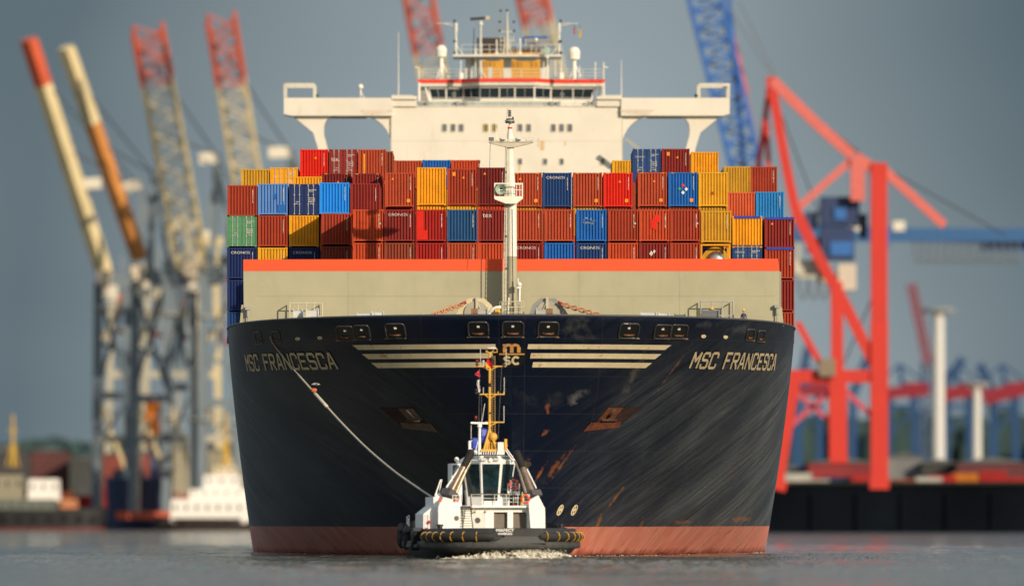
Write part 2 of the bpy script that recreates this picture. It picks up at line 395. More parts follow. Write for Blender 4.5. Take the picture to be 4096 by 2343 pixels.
# boot-top
rn = noise(comb(U, mathn('MULTIPLY', V, .35), 2.), 1.2, 6., .65)
red = mixc(mrange(rn, .35, .7), (.74, .22, .15), (.84, .36, .28))
red = mixc(mathn('MULTIPLY', mrange(ru, .6, .72), .8), red, (.30, .10, .02))
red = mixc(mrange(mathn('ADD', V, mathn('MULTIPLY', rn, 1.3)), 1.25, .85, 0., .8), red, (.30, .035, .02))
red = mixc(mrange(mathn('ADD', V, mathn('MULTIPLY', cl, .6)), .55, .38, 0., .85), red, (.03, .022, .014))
red = mixc(mathn('MULTIPLY', mrange(noise(comb(mathn('MULTIPLY', U, .8), mathn('MULTIPLY', V, .25), 5.), .55, 4., .6), .52, .66), .45), red, (.50, .20, .09))
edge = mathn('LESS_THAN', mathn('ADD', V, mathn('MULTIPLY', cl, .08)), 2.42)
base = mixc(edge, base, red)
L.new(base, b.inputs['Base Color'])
L.new(mrange(d1, 0., .8, .30, .55), b.inputs['Roughness']); b.inputs['Specular IOR Level'].default_value = .4
bpn = N.new('ShaderNodeBump'); bpn.inputs['Strength'].default_value = .3; bpn.inputs['Distance'].default_value = .08
L.new(noise(comb(U, V, sm.outputs[0]), .45, 2., .5), bpn.inputs['Height']); L.new(bpn.outputs[0], b.inputs['Normal'])
HULL = m

NS, NZ, NB = 220, 90, 12
vs = []; uvs = []
cols = []
for i in range(-NS-NB, NS+NB+1): cols.append(i)
for j in range(NZ+1):
    for i in cols:
        zf = -1.5+(ZD+1.5)*j/NZ
        if zf > 2:
            z_ = zf
            for _ in range(6): z_ = 2+(zf-2)*(zdeck(hp((min(abs(i), NS)/NS)**2., z_)[1])-2)/(ZD-2)
            zf = z_
        z = zf
        side = 1 if i >= 0 else -1; k = abs(i)
        if k <= NS:
            s = (k/NS)**2.0; x, y = hp(s, zf)
            a = arc_of_s(s, max(0, zf)) if k else 0
        else:
            x = 22.8; y1 = hull_par(zf)[1]; f = (k-NS)/NB; y = y1+(1105-y1)*f; a = arc_table(max(0, zf))[-1][1]+(y-y1)
        vs.append((side*x, y-738, z)); uvs.append((a, z))
nc = len(cols)
fs = [(j*nc+i, j*nc+i+1, (j+1)*nc+i+1, (j+1)*nc+i) for j in range(NZ) for i in range(nc-1)]
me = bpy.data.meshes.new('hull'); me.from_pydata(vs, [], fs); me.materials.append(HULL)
ul = me.uv_layers.new(name='girth')
for lp in me.loops: ul.data[lp.index].uv = uvs[lp.vertex_index]
me.polygons.foreach_set('use_smooth', [True]*len(me.polygons))
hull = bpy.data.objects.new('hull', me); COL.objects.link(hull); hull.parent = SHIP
# top rail of the bulwark, deck, stern
white = M('white_paint', (.78, .74, .66), .45, var=.05, scale=.6)
cream = M('cream_superstructure', (.71, .67, .58), .5, var=.06, scale=.25, rust=.25, rcol=(.42,.22,.08))
beige = M('beige_deck_paint', (.39, .37, .25), .55, var=.07, scale=.35, dirt=.12)
grey = M('grey_steel_paint', (.33, .34, .33), .55)
dark = M('dark_steel', (.03, .032, .036), .5)
black = M('black_paint', (.012, .013, .016), .35)
rustm = M('rusty_steel', (.30, .13, .06), .8, var=.5, scale=6)
yellow = M('yellow_paint', (.75, .42, .02), .5, rust=.15)
orange = M('orange_band_paint', (.86, .085, .018), .5, var=.05, scale=.4)
glass = M('dark_window_glass', (.012, .022, .03), .12, var=.3, scale=.8, spec=.3)
glassb = M('blue_grey_window_glass', (.12, .15, .18), .15, var=.25, scale=1.2, spec=.7)
tubep = []
for side in (-1, 1):
    for i in range(0, 61):
        s = (i/60)**2; x, y = hp(s, ZD); x, y = hp(s, zdeck(y)); p = Vector((side*x, y, zdeck(y)+.02)); tubep.append((side, i, p))
lft = [p for sd, i, p in tubep if sd == -1][::-1]; rgt = [p for sd, i, p in tubep if sd == 1]
lft = [Vector((-22.8, 1100, 18.2))]+lft; rgt = rgt+[Vector((22.8, 1100, 18.2))]
MB().tube(lft+rgt[1:], .09, 6).build('bulwark_rail', M('bulwark_rail_paint', (.06, .062, .068), .5), SHIP, True)
mb = MB(); poly = [(-22.7, 1100)]+[(-hp((i/40)**2, 17.1)[0]*.985, hp((i/40)**2, 17.1)[1]+.25) for i in range(40, -1, -1)]+[(hp((i/40)**2, 17.1)[0]*.985, hp((i/40)**2, 17.1)[1]+.25) for i in range(1, 41)]+[(22.7, 1100)]
mb.prismz(poly, 17.2, 17.4); mb.build('deck', M('deck_green_grey', (.16, .17, .14), .7), SHIP)
mb = MB(); mb.box(-22.7, 22.7, 1100, 1104, -1.5, 18); mb.build('transom', HULL, SHIP)

# ---------------------------------------------------------------- hull markings
def hull_grid(mb, side, x0, x1, z0, z1, off, nx=24, nz=2, sl0=0., sl1=0.):
    """patch between half breadth x0..x1 (measured at mid height) and z0..z1; sl = shift of the ends with height"""
    zm = round((z0+z1)/2, 1); sa, sb = s_of_x(x0, zm), s_of_x(x1, zm); A0, A1 = arc_of_s(sa, zm), arc_of_s(sb, zm); vs = []
    for j in range(nz+1):
        z = z0+(z1-z0)*j/nz; t = j/nz-.5
        for i in range(nx+1):
            a = A0+sl0*t+(A1+sl1*t-A0-sl0*t)*i/nx; vs.append(hpt(s_of_arc(max(0, a), zm), z, side, off))
    n = nx+1; fs = [(j*n+i, j*n+i+1, (j+1)*n+i+1, (j+1)*n+i) for j in range(nz) for i in range(nx)]
    if side < 0: fs = [f[::-1] for f in fs]
    mb.add(vs, fs)
cream_mark = M('cream_marking_paint', (.92, .78, .52), .6, var=.12, scale=.8, rust=1., rcol=(.62,.26,.05))
name_mark = M('weathered_name_paint', (.74, .62, .42), .6, var=.2, scale=1.2, rust=.3, rcol=(.42,.2,.06))
bands = [((16.29, 16.66), 12.25, 1.25), ((15.57, 15.97), 11.5, 1.45), ((14.88, 15.28), 10.75, 1.6)]
for side in (-1, 1):
    for (z0, z1), xe, xs0 in bands:
        mb = MB(); hull_grid(mb, side, xs0, xe, z0, z1, .03, 60, 2, 0, .42); mb.build('stripe', cream_mark, hull)
# letters
STK = {'M': [[(0,0),(0,6),(2,2.6),(4,6),(4,0)]], 'S': [[(4,4.7),(4,5.4),(3.4,6),(.6,6),(0,5.4),(0,3.7),(.6,3.1),(3.4,3),(4,2.4),(4,.6),(3.4,0),(.6,0),(0,.6),(0,1.3)]],
 'C': [[(4,4.5),(4,5.4),(3.4,6),(.6,6),(0,5.4),(0,.6),(.6,0),(3.4,0),(4,.6),(4,1.5)]], 'F': [[(0,0),(0,6),(4,6)], [(0,3.1),(3.2,3.1)]],
 'R': [[(0,0),(0,6),(3.4,6),(4,5.4),(4,3.7),(3.4,3.),(0,3.)], [(1.9,3.),(4,0)]], 'A': [[(0,0),(1.6,6),(2.4,6),(4,0)], [(.6,1.9),(3.4,1.9)]],
 'N': [[(0,0),(0,6),(4,0),(4,6)]], 'E': [[(4,6),(0,6),(0,0),(4,0)], [(0,3.1),(3.2,3.1)]]}
def name_text(side, xa, xb, zc, hgt, txt='MSC FRANCESCA'):
    zm = round(zc, 1); A0, A1 = arc_of_s(s_of_x(xa, zm), zm), arc_of_s(s_of_x(xb, zm), zm)
    adv = 5.9; tot = adv*len(txt)-1.9-1.5; mb = MB(); k = 0; x = 0.
    for ch in txt:
        if ch == ' ': x += adv-1.5; continue
        for stroke in STK[ch]:
            for (a, c), (d, e3) in zip(stroke[:-1], stroke[1:]):
                dx, dz = d-a, e3-c; ln = math.hypot(dx, dz); ux, uz = dx/ln, dz/ln; hw = .52; px, pz = -uz*hw, ux*hw
                ext = .3; a2, c2, d2, e2 = a-ux*ext, c-uz*ext, d+ux*ext, e3+uz*ext
                vs = []; n = 4
                for i in range(n+1):
                    f = i/n; gx, gz = a2+(d2-a2)*f, c2+(e2-c2)*f
                    for sg in (-1, 1):
                        lx = x+gx+px*sg; lz = gz+pz*sg
                        # reading direction is left to right on screen
                        t = lx/tot; aa = A0+(A1-A0)*t
                        vs.append(hpt(s_of_arc(aa, zm), zc-hgt/2+lz/6*hgt, side, .05+.004*(k % 9)))
                fs = [(2*i, 2*i+1, 2*i+3, 2*i+2) for i in range(n)]
                mb.add(vs, fs); k += 1
        x += adv
    return mb.build('ship_name', name_mark, hull)
name_text(1, X(1722, 748), X(1928, 757), 15.55, 1.12)
name_text(-1, -X(613, 758), -X(834, 748), 15.5, 1.12)
# round logo on the stem
mb = MB(); rr = 1.12; vs = []; rings = 10; seg = 48; cz0 = 15.78
def stem_pt(x, z, off): return hpt(s_of_x(abs(x), round(z, 1)) if abs(x) > .02 else 0, z, 1 if x >= 0 else -1, 0) + Vector((0, -off, 0))
def stem_y(x, z):
    zz = max(0, z); y0, yf, q, p = hull_par(zz); t = (abs(x)/22.8)**(1/q); return y0+(yf-y0)*(1-(1-t)**(1/p))
def front(x, z, off): return Vector((x, stem_y(x, z)-off, z))
for j in range(rings+1):
    for i in range(seg):
        t = 2*math.pi*i/seg; r = rr*j/rings; vs.append(front(math.cos(t)*r*1.05, cz0+math.sin(t)*r*.88, .06))
fs = [(j*seg+i, j*seg+(i+1) % seg, (j+1)*seg+(i+1) % seg, (j+1)*seg+i) for j in range(rings) for i in range(seg)]
mb.add(vs, fs); mb.build('emblem_disc', black, hull)
def strip(mb, pts, hw, off, n=6):
    for k, ((a, c), (d, e3)) in enumerate(zip(pts[:-1], pts[1:])):
        ln = math.hypot(d-a, e3-c); ux, uz = (d-a)/ln, (e3-c)/ln; vs = []
        for i in range(n+1):
            f = i/n; gx, gz = a+(d-a)*f, c+(e3-c)*f
            for sg in (-1, 1): vs.append(front(gx-uz*hw*sg, gz+ux*hw*sg, off+.003*(k % 5)))
        mb.add(vs, [(2*i, 2*i+1, 2*i+3, 2*i+2) for i in range(n)])
mb = MB()
def arcp(cx, cz, rx, rz, a0, a1, n=8): return [(cx+rx*math.cos(R(a0+(a1-a0)*i/n)), cz+rz*math.sin(R(a0+(a1-a0)*i/n))) for i in range(n+1)]
strip(mb, [(-.55, 15.98), (-.55, 16.62)], .14, .10); strip(mb, [(0, 15.98), (0, 16.40)], .14, .10); strip(mb, [(.55, 15.98), (.55, 16.40)], .14, .10)
strip(mb, arcp(-.27, 16.40, .27, .17, 180, 0), .11, .12); strip(mb, arcp(.28, 16.40, .27, .17, 180, 0), .11, .12)
strip(mb, [(-.72, 16.58), (-.52, 16.58)], .05, .13); strip(mb, [(-.98, 15.87), (1.0, 15.87)], .06, .13)
mb.build('emblem_letter', M('rusty_orange_mark', (.80, .42, .14), .6, var=.2, scale=2., rust=.6, rcol=(.5,.2,.04)), hull); mb = MB()
strip(mb, arcp(-.36, 15.52, .23, .13, 20, 200), .085, .10); strip(mb, arcp(-.36, 15.24, .24, .13, 20, -160), .085, .10); strip(mb, [(-.58, 15.46), (-.13, 15.30)], .085, .115)
strip(mb, arcp(.33, 15.38, .27, .27, 40, 320, 14), .09, .10)
mb.build('emblem_lettering', cream_mark, hull)

# thruster marks (ring with a cross) and draught spots
for u0, v0 in ((1393, 1267), (1429, 1267)):
    Yg = 752; mb = MB(); xc = X(u0, 753); zc = Z(v0, 753); k = .30
    ring = [(xc+.17*math.cos(R(a))+.17*math.sin(R(a)), zc+.40*math.sin(R(a))) for a in range(0, 361, 20)]
    strip(mb, ring, .045, .08, 2); strip(mb, [(xc-.12, zc-.3), (xc+.12, zc+.3)], .04, .09, 2); strip(mb, [(xc-.17, zc+.0), (xc+.17, zc+.03)], .09, .10, 2)
    mb.build('thruster_mark', cream_mark, hull)
# ---------------------------------------------------------------- fairleads
chrome = M('worn_black_rim', (.05, .05, .055), .25, var=.3, scale=3, rust=.5, rcol=(.35,.20,.10))
def rrect(cx, cz, w, h, r, n=4):
    pts = []
    for sx, sz, a0 in ((1,1,0), (-1,1,90), (-1,-1,180), (1,-1,270)):
        for i in range(n+1):
            a = R(a0+90*i/n); pts.append((cx+sx*(w/2-r)+r*math.cos(a), cz+sz*(h/2-r)+r*math.sin(a)))
    return pts
def fairlead(u0, v0, wpx, hpx, rollers=1, Yg=742, spot=True):
    side = 1 if u0 > 1268 else -1
    xg = X(u0, Yg); yg = stem_y(xg, 17.6); xg = X(u0, yg); yg = stem_y(xg, 17.6); xg = X(u0, yg); zg = Z(v0, yg)
    ww = wpx*yg/F; hh = hpx*yg/F
    mb = MB(); pr = rrect(xg, zg, ww, hh, min(ww, hh)*.22)
    mb.tube([front(x+ (z-zg)*.16*side*min(1, abs(xg)/8), z, .03) for x, z in pr], .075, 6, True)
    fl = mb.build('fairlead', chrome, hull, True)
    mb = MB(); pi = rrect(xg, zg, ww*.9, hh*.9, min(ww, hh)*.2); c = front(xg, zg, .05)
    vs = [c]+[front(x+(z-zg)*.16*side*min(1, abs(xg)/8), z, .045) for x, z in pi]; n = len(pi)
    mb.add(vs, [(0, i+1, (i+1) % n+1) for i in range(n)]); mb.build('painted_recess', black, fl)  # flat black panel, the dark of the opening painted onto the hull
    mb = MB()
    for sg in (-1, 1):
        a = front(xg+sg*ww*.24, zg-hh*.32, .10); mb.cyl(a, a+Vector((0, 0, hh*.55)), .085, n=8)
    mb.cyl(front(xg-ww*.22, zg-hh*.3, .12), front(xg+ww*.22, zg-hh*.3, .12), .07, n=8)
    mb.build('rollers', M('rusty_roller', (.16, .07, .035), .6, var=.5, scale=5), fl, True)
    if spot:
        mb = MB(); a = front(xg, zg+hh*.22, .075); mb.box(a.x-.10, a.x+.10, a.y-.01, a.y+.01, a.z-.11, a.z+.07); mb.build('lit_deck_patch', M('painted_sunlit_deck', (.5, .48, .40), .6), fl)  # pale plate painted as daylight showing through from the deck
    mb = MB(); mb.tube([front(xg+ww*(-.55+1.1*i/6), zg-hh*.52, .05) for i in range(7)], .04, 5); mb.build('lip', M('worn_lip', (.32, .20, .13), .5), fl)
for a in ((1189, 819, 50, 36), (1275, 818.5, 52, 37), (1363, 819, 50, 36), (1564, 822.5, 48, 35), (1648, 824.5, 42, 33), (1688, 824.5, 42, 33),
          (983, 822.5, 48, 35), (899, 826, 40, 34), (858, 828, 42, 34)): fairlead(*a)
for a in ((1866, 832, 20, 26), (1893, 835, 18, 26), (686, 837, 20, 28), (642, 839, 16, 28)): fairlead(*a, spot=False)
# small eyelets of the upper strake
for u0, v0 in ((740, 842), (795, 840), (1749, 836), (1804, 838)):
    xg = X(u0, 748); yg = stem_y(xg, 17.2); xg = X(u0, yg); zg = Z(v0, yg); mb = MB()
    mb.tube([front(xg+.17*math.cos(R(a)), zg+.09*math.sin(R(a)), .05) for a in range(0, 360, 30)], .035, 5, True)
    mb.tube([front(xg-.15, zg, .06), front(xg+.15, zg, .06)], .03, 5)
    mb.build('mooring_eye', cream_mark, hull)
# ---------------------------------------------------------------- anchor pockets
def patch_poly(mb, pts, off, n=8):
    """quad given by 4 (x,z) corners, laid on the hull"""
    vs = []
    for j in range(n+1):
        for i in range(n+1):
            a, c = i/n, j/n
            x = (pts[0][0]*(1-a)+pts[1][0]*a)*(1-c)+(pts[3][0]*(1-a)+pts[2][0]*a)*c
            z = (pts[0][1]*(1-a)+pts[1][1]*a)*(1-c)+(pts[3][1]*(1-a)+pts[2][1]*a)*c
            vs.append(front(x, z, off))
    m1 = n+1; mb.add(vs, [(j*m1+i, j*m1+i+1, (j+1)*m1+i+1, (j+1)*m1+i) for j in range(n) for i in range(n)])
def hx(u, v):
    y = 748
    for _ in range(12):
        x, z = X(u, y), Z(v, y); y = y*.5+.5*stem_y(x, z)
    return (X(u, y), Z(v, y))
rustp = M('rust_bare_plate', (.17, .05, .022), .8, var=.45, scale=2.5)
rust_shade = M('rust_recess_shade', (.035, .015, .012), .8, var=.4, scale=2)  # rust, with the dark of the pocket painted into its colour
for sd in (1, -1):
    def q(u, v): return hx(u if sd > 0 else 2540-u, v+ (0 if sd > 0 else 2))
    mb = MB(); patch_poly(mb, [q(1478, 1055), q(1545, 1055), q(1597, 1011), q(1512, 1011)], .04); ap = mb.build('anchor_pocket', rust_shade, hull)
    mb = MB(); patch_poly(mb, [q(1488, 1042), q(1526, 1042), q(1550, 1013), q(1513, 1013)], .08)
    patch_poly(mb, [q(1450, 1072), q(1540, 1062), q(1545, 1048), q(1470, 1050)], .07)
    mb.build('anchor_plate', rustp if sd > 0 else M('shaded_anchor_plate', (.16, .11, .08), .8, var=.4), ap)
    mb = MB(); a, c = q(1512, 1035), q(1530, 1016); mb.tube([front(*a, .12), front(*c, .12)], .16, 6)
    a, c = q(1496, 1044), q(1534, 1044); mb.tube([front(*a, .14), front(*c, .14)], .10, 6); mb.build('anchor', M('anchor_iron', (.06, .035, .03), .7), ap, True)
# load-polished bare patches
for pts in (((1357,1015),(1364,1012),(1366,1025),(1360,1030)), ((1349,1075),(1362,1072),(1358,1080),(1346,1084))):
    mb = MB(); patch_poly(mb, [hx(*p) for p in pts], .03, 3); mb.build('rust_spot', rustp, hull)
# ================================================================ breakwater
YW = 753.
mb = MB()
x0, x1 = X(605, YW), X(1938, YW); ztop = Z(643, YW); zor = Z(673.5, YW)
mb.prism([(x0+1.8, 17.3), (x1-1.8, 17.3), (x1-.05, 18.35), (x1, zor), (x0, zor), (x0+.05, 18.35)], YW, YW+.4)
mb.prismz([(x1-.1, YW), (x1+.22, YW+2.5), (x1+.1, YW+2.6), (x1-.3, YW+.3)], 19, zor)
mb.prism([(x1-.15, 18.3), (x1+.35, 18.3), (x1+.2, 19.8), (x1-.1, 19.8)], YW+.05, YW+2.5)
mb.prism([(x0-.3, 18.3), (x0+.2, 18.3), (x0+.1, 20.0), (x0-.15, 20)], YW+.05, YW+2.5)
for i in range(1, 16):       # stiffeners on the aft side
    xx = x0+(x1-x0)*i/16; mb.box(xx-.05, xx+.05, YW+.4, YW+1.4, 17.3, zor-.3)
bw = mb.build('breakwater', beige, SHIP)
MB().prism([(x0, zor), (x1, zor), (x1-.12, ztop), (x0, ztop-.06)], YW-.02, YW+.42).build('painted_band', orange, bw)
seam = M('weld_seam', (.30, .27, .17), .6)
mb = MB()
for u0 in (866, 1195, 1440, 1690): mb.box(X(u0, YW)-.012, X(u0, YW)+.012, YW-.012, YW, 17.5, zor-.02)
for u0, u1 in ((640, 1190), (1320, 1925)): mb.box(X(u0, YW), X(u1, YW), YW-.012, YW, Z(736, YW)-.012, Z(736, YW)+.012)
mb.build('weld_seam', seam, bw)
mb = MB(); mb.box(X(1197, YW)-.02, X(1197, YW)+.02, YW-.06, YW-.02, Z(745, YW), ztop); mb.build('cable', dark, bw)
for u0, v0 in ((616, 770), (1932, 765)):
    mb = MB(); a = P(u0, v0, YW-.3); mb.cyl(a, a+Vector((0, 0, -.5)), .12); mb.box(a.x-.2, a.x+.2, a.y-.2, a.y+.2, a.z, a.z+.25); mb.cyl(a+Vector((0, 0, -.5)), a+Vector((0, 0, -1.4)), .05); mb.build('deck_lamp', grey, SHIP)

# ================================================================ deck gear forward
YD = 746.
def dx(u): return X(u, YD)
def dz(v): return Z(v, YD)
railp = M('cream_rail_paint', (.55, .52, .38), .5)
for side, cu, col in ((-1, 1184, M('windlass_cream', (.60, .52, .34), .5)), (1, 1362, M('windlass_grey', (.24, .25, .24), .55))):
    mb = MB(); c = dx(cu); s = side
    pts = [(c-s*-1.75, dz(790)), (c+s*1.15, dz(757)), (c+s*.6, dz(741)), (c-s*.6, dz(741)), (c-s*1.2, dz(757)), (c-s*1.6, dz(790))]
    if s > 0: pts = pts[::-1]
    mb.prism(pts, YD, YD+.5); mb.prism([(x, z-.2) for x, z in pts], YD+1.6, YD+1.9)
    mb.box(c-1.1, c+1.1, YD+.5, YD+1.6, 17.4, dz(760))
    wl = mb.build('windlass_frame', col, SHIP)
    mb = MB(); mb.cyl((c, YD-.15, dz(778)), (c, YD-.02, dz(778)), .95, n=28); mb.build('gypsy_wheel', M('gypsy_cover', (.36, .34, .26), .5), wl)
    mb = MB(); mb.box(c-s*.05-.10, c-s*.05+.10, YD-.35, YD-.16, dz(786), dz(739)); mb.cyl((c+s*-.5, YD-.3, dz(778)), (c-.05*s, YD-.3, dz(747)), .03); mb.build('brake_post', M('brake_post_paint', (.5, .47, .36), .5), wl)
    mb = MB(); mb.cyl((c-s*.9, YD-1.5, dz(789)), (c+s*.3, YD-1.5, dz(789)), .62, n=24); mb.cyl((c-s*.95, YD-1.5, dz(789)), (c-s*.85, YD-1.5, dz(789)), .78, n=24); mb.build('mooring_drum', M('drum_grey', (.38, .37, .33), .5), SHIP, 35)
    mb = MB()
    for k in range(6): mb.tube([(c-s*.1+s*k*.09, YD-1.5+.66*math.cos(t/3), dz(789)+.66*math.sin(t/3)) for t in range(0, 19)], .045, 5, True)
    mb.build('rope_coil', M('hemp_rope', (.30, .17, .08), .9), SHIP)
    # anchor chain: individual stud links
    mb = MB(); a = Vector((c+s*1.1, YD-.4, dz(756))); e3 = Vector((c+s*4.3, YD-2.4, dz(788)))
    if s < 0: e3 = Vector((c+s*3.6, YD-2.4, dz(787)))
    n = 11
    for k in range(n):
        p = a.lerp(e3, (k+.5)/n); d = (e3-a).normalized(); nrm = Vector((0, -1, 0)) if k % 2 else Vector((0, -.35, 1)).normalized(); q = d.cross(nrm).normalized()
        L2 = (e3-a).length/n*.72
        mb.tube([p+d*L2*math.cos(t)+q*.17*math.sin(t) for t in [2*math.pi*i/12 for i in range(12)]], .062, 6, True)
    mb.build('anchor_chain', M('anchor_chain_iron', (.52, .25, .13), .75, var=.35, scale=5), SHIP, True)
    mb = MB(); mb.cyl(a+Vector((-.3*s, 0, .15)), a+Vector((.25*s, -.1, -.1)), .13); mb.build('chain_stopper', M('red_brown_stopper', (.28, .03, .02), .5), SHIP, True)
# guard rails round the side platforms
for ua, ub, vt in ((720, 801, 752), (1743, 1823, 747)):
    mb = MB(); Yr = 751.6; xa, xb = X(ua, Yr), X(ub, Yr); dz = lambda v: Z(v, Yr)
    for k in range(5 if ua < 1000 else 4):
        xx = xa+(xb-xa)*k/(4 if ua < 1000 else 3); mb.cyl((xx, Yr, 17.4), (xx, Yr, dz(vt)-.08), .055)
    for f in (0., .5): mb.cyl((xa, Yr, dz(vt)-.04-(dz(vt)-18)*f), (xb, Yr, dz(vt)-.04-(dz(vt)-18)*f), .05)
    mb.cyl((xa, Yr, dz(vt)-.04), (xa, Yr+1, dz(vt)-.04), .05); mb.cyl((xb, Yr, dz(vt)-.04), (xb, Yr+1, dz(vt)-.04), .05); mb.cyl((xa, Yr+1, 17.4), (xa, Yr+1, dz(vt)), .05); mb.cyl((xb, Yr+1, 17.4), (xb, Yr+1, dz(vt)), .05)
    mb.build('guard_rail', railp if ua < 1000 else M('grey_rail_paint', (.4, .4, .37), .5), SHIP)
def ydeck(u):
    y = 746.
    for _ in range(4): y = max(746., stem_y(X(u, y), 18.)+2.2)
    return y
def winch(u, v, w, r, col):
    YD = ydeck(u); dx = lambda u: X(u, YD); dz = lambda v: Z(v, YD)
    mb = MB(); x = dx(u); z = dz(v); mb.cyl((x-w/2, YD-1, z), (x+w/2, YD-1, z), r*.8, n=18); 
    for sg in (-1, 1): mb.cyl((x+sg*w/2-.04, YD-1, z), (x+sg*w/2+.04, YD-1, z), r, n=20)
    mb.box(x-w/2, x+w/2, YD-.6, YD, 17.4, z); mb.build('winch', col, SHIP, 35)
lg = M('light_grey_paint', (.52, .53, .50), .5)
winch(778, 787, .9, .62, lg); winch(742, 790, .7, .7, lg); winch(911, 793, 1.4, .55, lg); winch(940, 790, .9, .55, lg)
winch(1612, 790, 1.2, .5, lg); winch(1650, 793, .8, .55, lg); winch(1690, 795, .8, .5, M('machinery_dark', (.12, .13, .14), .4)); winch(1765, 787, 1.3, .6, M('machinery_dark', (.12, .13, .14), .4)); winch(1068, 790, 1.0, .3, lg)
for ua, ub, va, vb in ((814, 844, 788, 797), (1007, 1027, 784, 792), (764, 770, 787, 795), (1470, 1482, 783, 791), (1703, 1734, 787, 797), (1231, 1243, 767, 782)):
    YD = ydeck((ua+ub)/2); dx = lambda u: X(u, YD); dz = lambda v: Z(v, YD)
    mb = MB(); mb.box(dx(ua), dx(ub), YD-2.4+1.2, YD-2.0+1.2, dz(vb)-.4, dz(va)); mb.box(dx(ua)+.05, dx(ub)-.05, YD-2.0+1.2, YD-1.4+1.2, 17.4, dz(va)-.1); mb.build('yellow_locker', yellow, SHIP)
YD = 746.; dx = lambda u: X(u, YD); dz = lambda v: Z(v, YD)
mb = MB(); mb.tube([(dx(1215), YD-2, 17.6), (dx(1217), YD-2, dz(780)), (dx(1223), YD-2, dz(770)), (dx(1234), YD-2, dz(765.5)), (dx(1246), YD-2, dz(765))], .13, 8); mb.build('vent_pipe', white, SHIP, True)

# ================================================================ foremast
YM = 751.2
def mx(u): return X(u, YM)
def mz(v): return Z(v, YM)
FM = thing('tmp', None, None, (0, 0, 0)); bpy.data.objects.remove(FM)
zc = mz(637)
mb = MB(); mb.mi = 0
mw = M('white_mast_paint', (.84, .80, .70), .45, var=.04, scale=1)
mb.cyl((mx(1272), YM, 17.4), (mx(1272), YM, zc), .44, .42, n=20); fmast = mb.build('foremast', beige, SHIP, 40)
mb = MB(); mb.cyl((mx(1272), YM, zc), (mx(1272), YM, mz(490)), .42, .40, n=20); mb.cyl((mx(1271), YM, mz(490)), (mx(1269), YM, mz(415)), .36, .30, n=20); mb.cyl((mx(1269), YM, mz(415)), (mx(1269), YM, mz(350)), .28, .26, n=20)
mb.cyl((mx(1268), YM, mz(346)), (mx(1268), YM, mz(315)), .22, .15, n=14); mb.cyl((mx(1268), YM, mz(315)), (mx(1268), YM, mz(290)), .10, n=10)
for sg in (-1, 1): mb.cyl((mx(1268+sg*9), YM, mz(347)), (mx(1268+sg*2), YM, mz(320)), .04)
mb.build('upper_mast', mw, fmast, 40)
MB().cyl((mx(1268), YM, mz(320.5)), (mx(1268), YM, mz(316)), .18, n=14).build('red_collar', M('red_paint', (.6, .04, .02), .5), fmast, 40)
# ladder and cable run on the left of the pole
mb = MB()
for dxx in (-.72, -.52): mb.cyl((mx(1272)+dxx, YM-.25, 17.4), (mx(1272)+dxx+(.25), YM-.25, mz(365)), .035, n=6)
for k in range(44):
    z = 18+k*.38; f = k/44*.25
    if z < mz(365): mb.cyl((mx(1272)-.72+f, YM-.25, z), (mx(1272)-.52+f, YM-.25, z), .025, n=5)
for k in range(9): mb.box(mx(1272)-.5, mx(1272)-.3, YM-.25, YM-.1, 18.5+k*1.6, 18.58+k*1.6)
mb.cyl((mx(1256), YM-.2, 17.6), (mx(1261), YM-.2, mz(370)), .09, n=8)
mb.build('mast_ladder', M('ladder_cream', (.58, .55, .44), .5), fmast)
mb = MB(); mb.tube([(mx(1266), YM-.46, 18.2), (mx(1264), YM-.47, mz(700)), (mx(1266), YM-.47, mz(560)), (mx(1265), YM-.45, mz(470))], .02, 5); mb.tube([(mx(1275), YM-.46, 18.2), (mx(1276), YM-.47, mz(720)), (mx(1274), YM-.47, mz(520))], .02, 5)
for k in range(4): mb.box(mx(1258), mx(1260), YM-.36, YM-.25, mz(430+k*80), mz(425+k*80))
mb.build('cable', dark, fmast)
# horn platform
mb = MB(); xa, xb = mx(1229), mx(1300)
mb.prism([(xa, mz(489)), (xa, mz(495)), (xa+.1, mz(497)), (mx(1258), mz(507)), (mx(1284), mz(507)), (xb-.1, mz(497)), (xb, mz(495)), (xb, mz(489))][::-1], YM-1.0, YM+.9)
for xx in (xa+.04, xb-.04): mb.bar((xx, YM-.95, mz(489)), (xx, YM-.95, mz(457)), .09)
mb.bar((xa, YM-.95, mz(457)), (xb, YM-.95, mz(457)), .08); mb.bar((xa, YM+.85, mz(457)), (xb, YM+.85, mz(457)), .08); mb.bar((xa+.04, YM-.95, mz(457)), (xa+.04, YM+.85, mz(457)), .07); mb.bar((xb-.04, YM-.95, mz(457)), (xb-.04, YM+.85, mz(457)), .07)
for u0 in (1241, 1284, 1292): mb.cyl((mx(u0), YM-.95, mz(489)), (mx(u0), YM-.95, mz(457)), .03)
mb.cyl((xa, YM-.95, mz(473)), (xb, YM-.95, mz(473)), .03); mb.build('horn_platform', mw, fmast)
# horn: flared bell
mb = MB(); c = Vector((mx(1245), YM-.3, mz(472))); prof = [(-1.0, .42), (-.97, .40), (-.85, .25), (-.6, .13), (-.2, .08), (.3, .07)]
vs = []; n = 24
for y, r in prof+[(.3, .01)]: vs += [c+Vector((math.cos(2*math.pi*i/n)*r, y, math.sin(2*math.pi*i/n)*r)) for i in range(n)]
mb.add(vs, [(j*n+i, j*n+(i+1) % n, (j+1)*n+(i+1) % n, (j+1)*n+i) for j in range(len(prof)) for i in range(n)])
mb.build('fog_horn', M('pale_green_horn', (.34, .46, .38), .4), fmast, True)
mb = MB(); mb.cyl(c+Vector((0, -.5, 0)), c+Vector((0, -.45, 0)), .10); mb.build('horn_throat', dark, fmast)
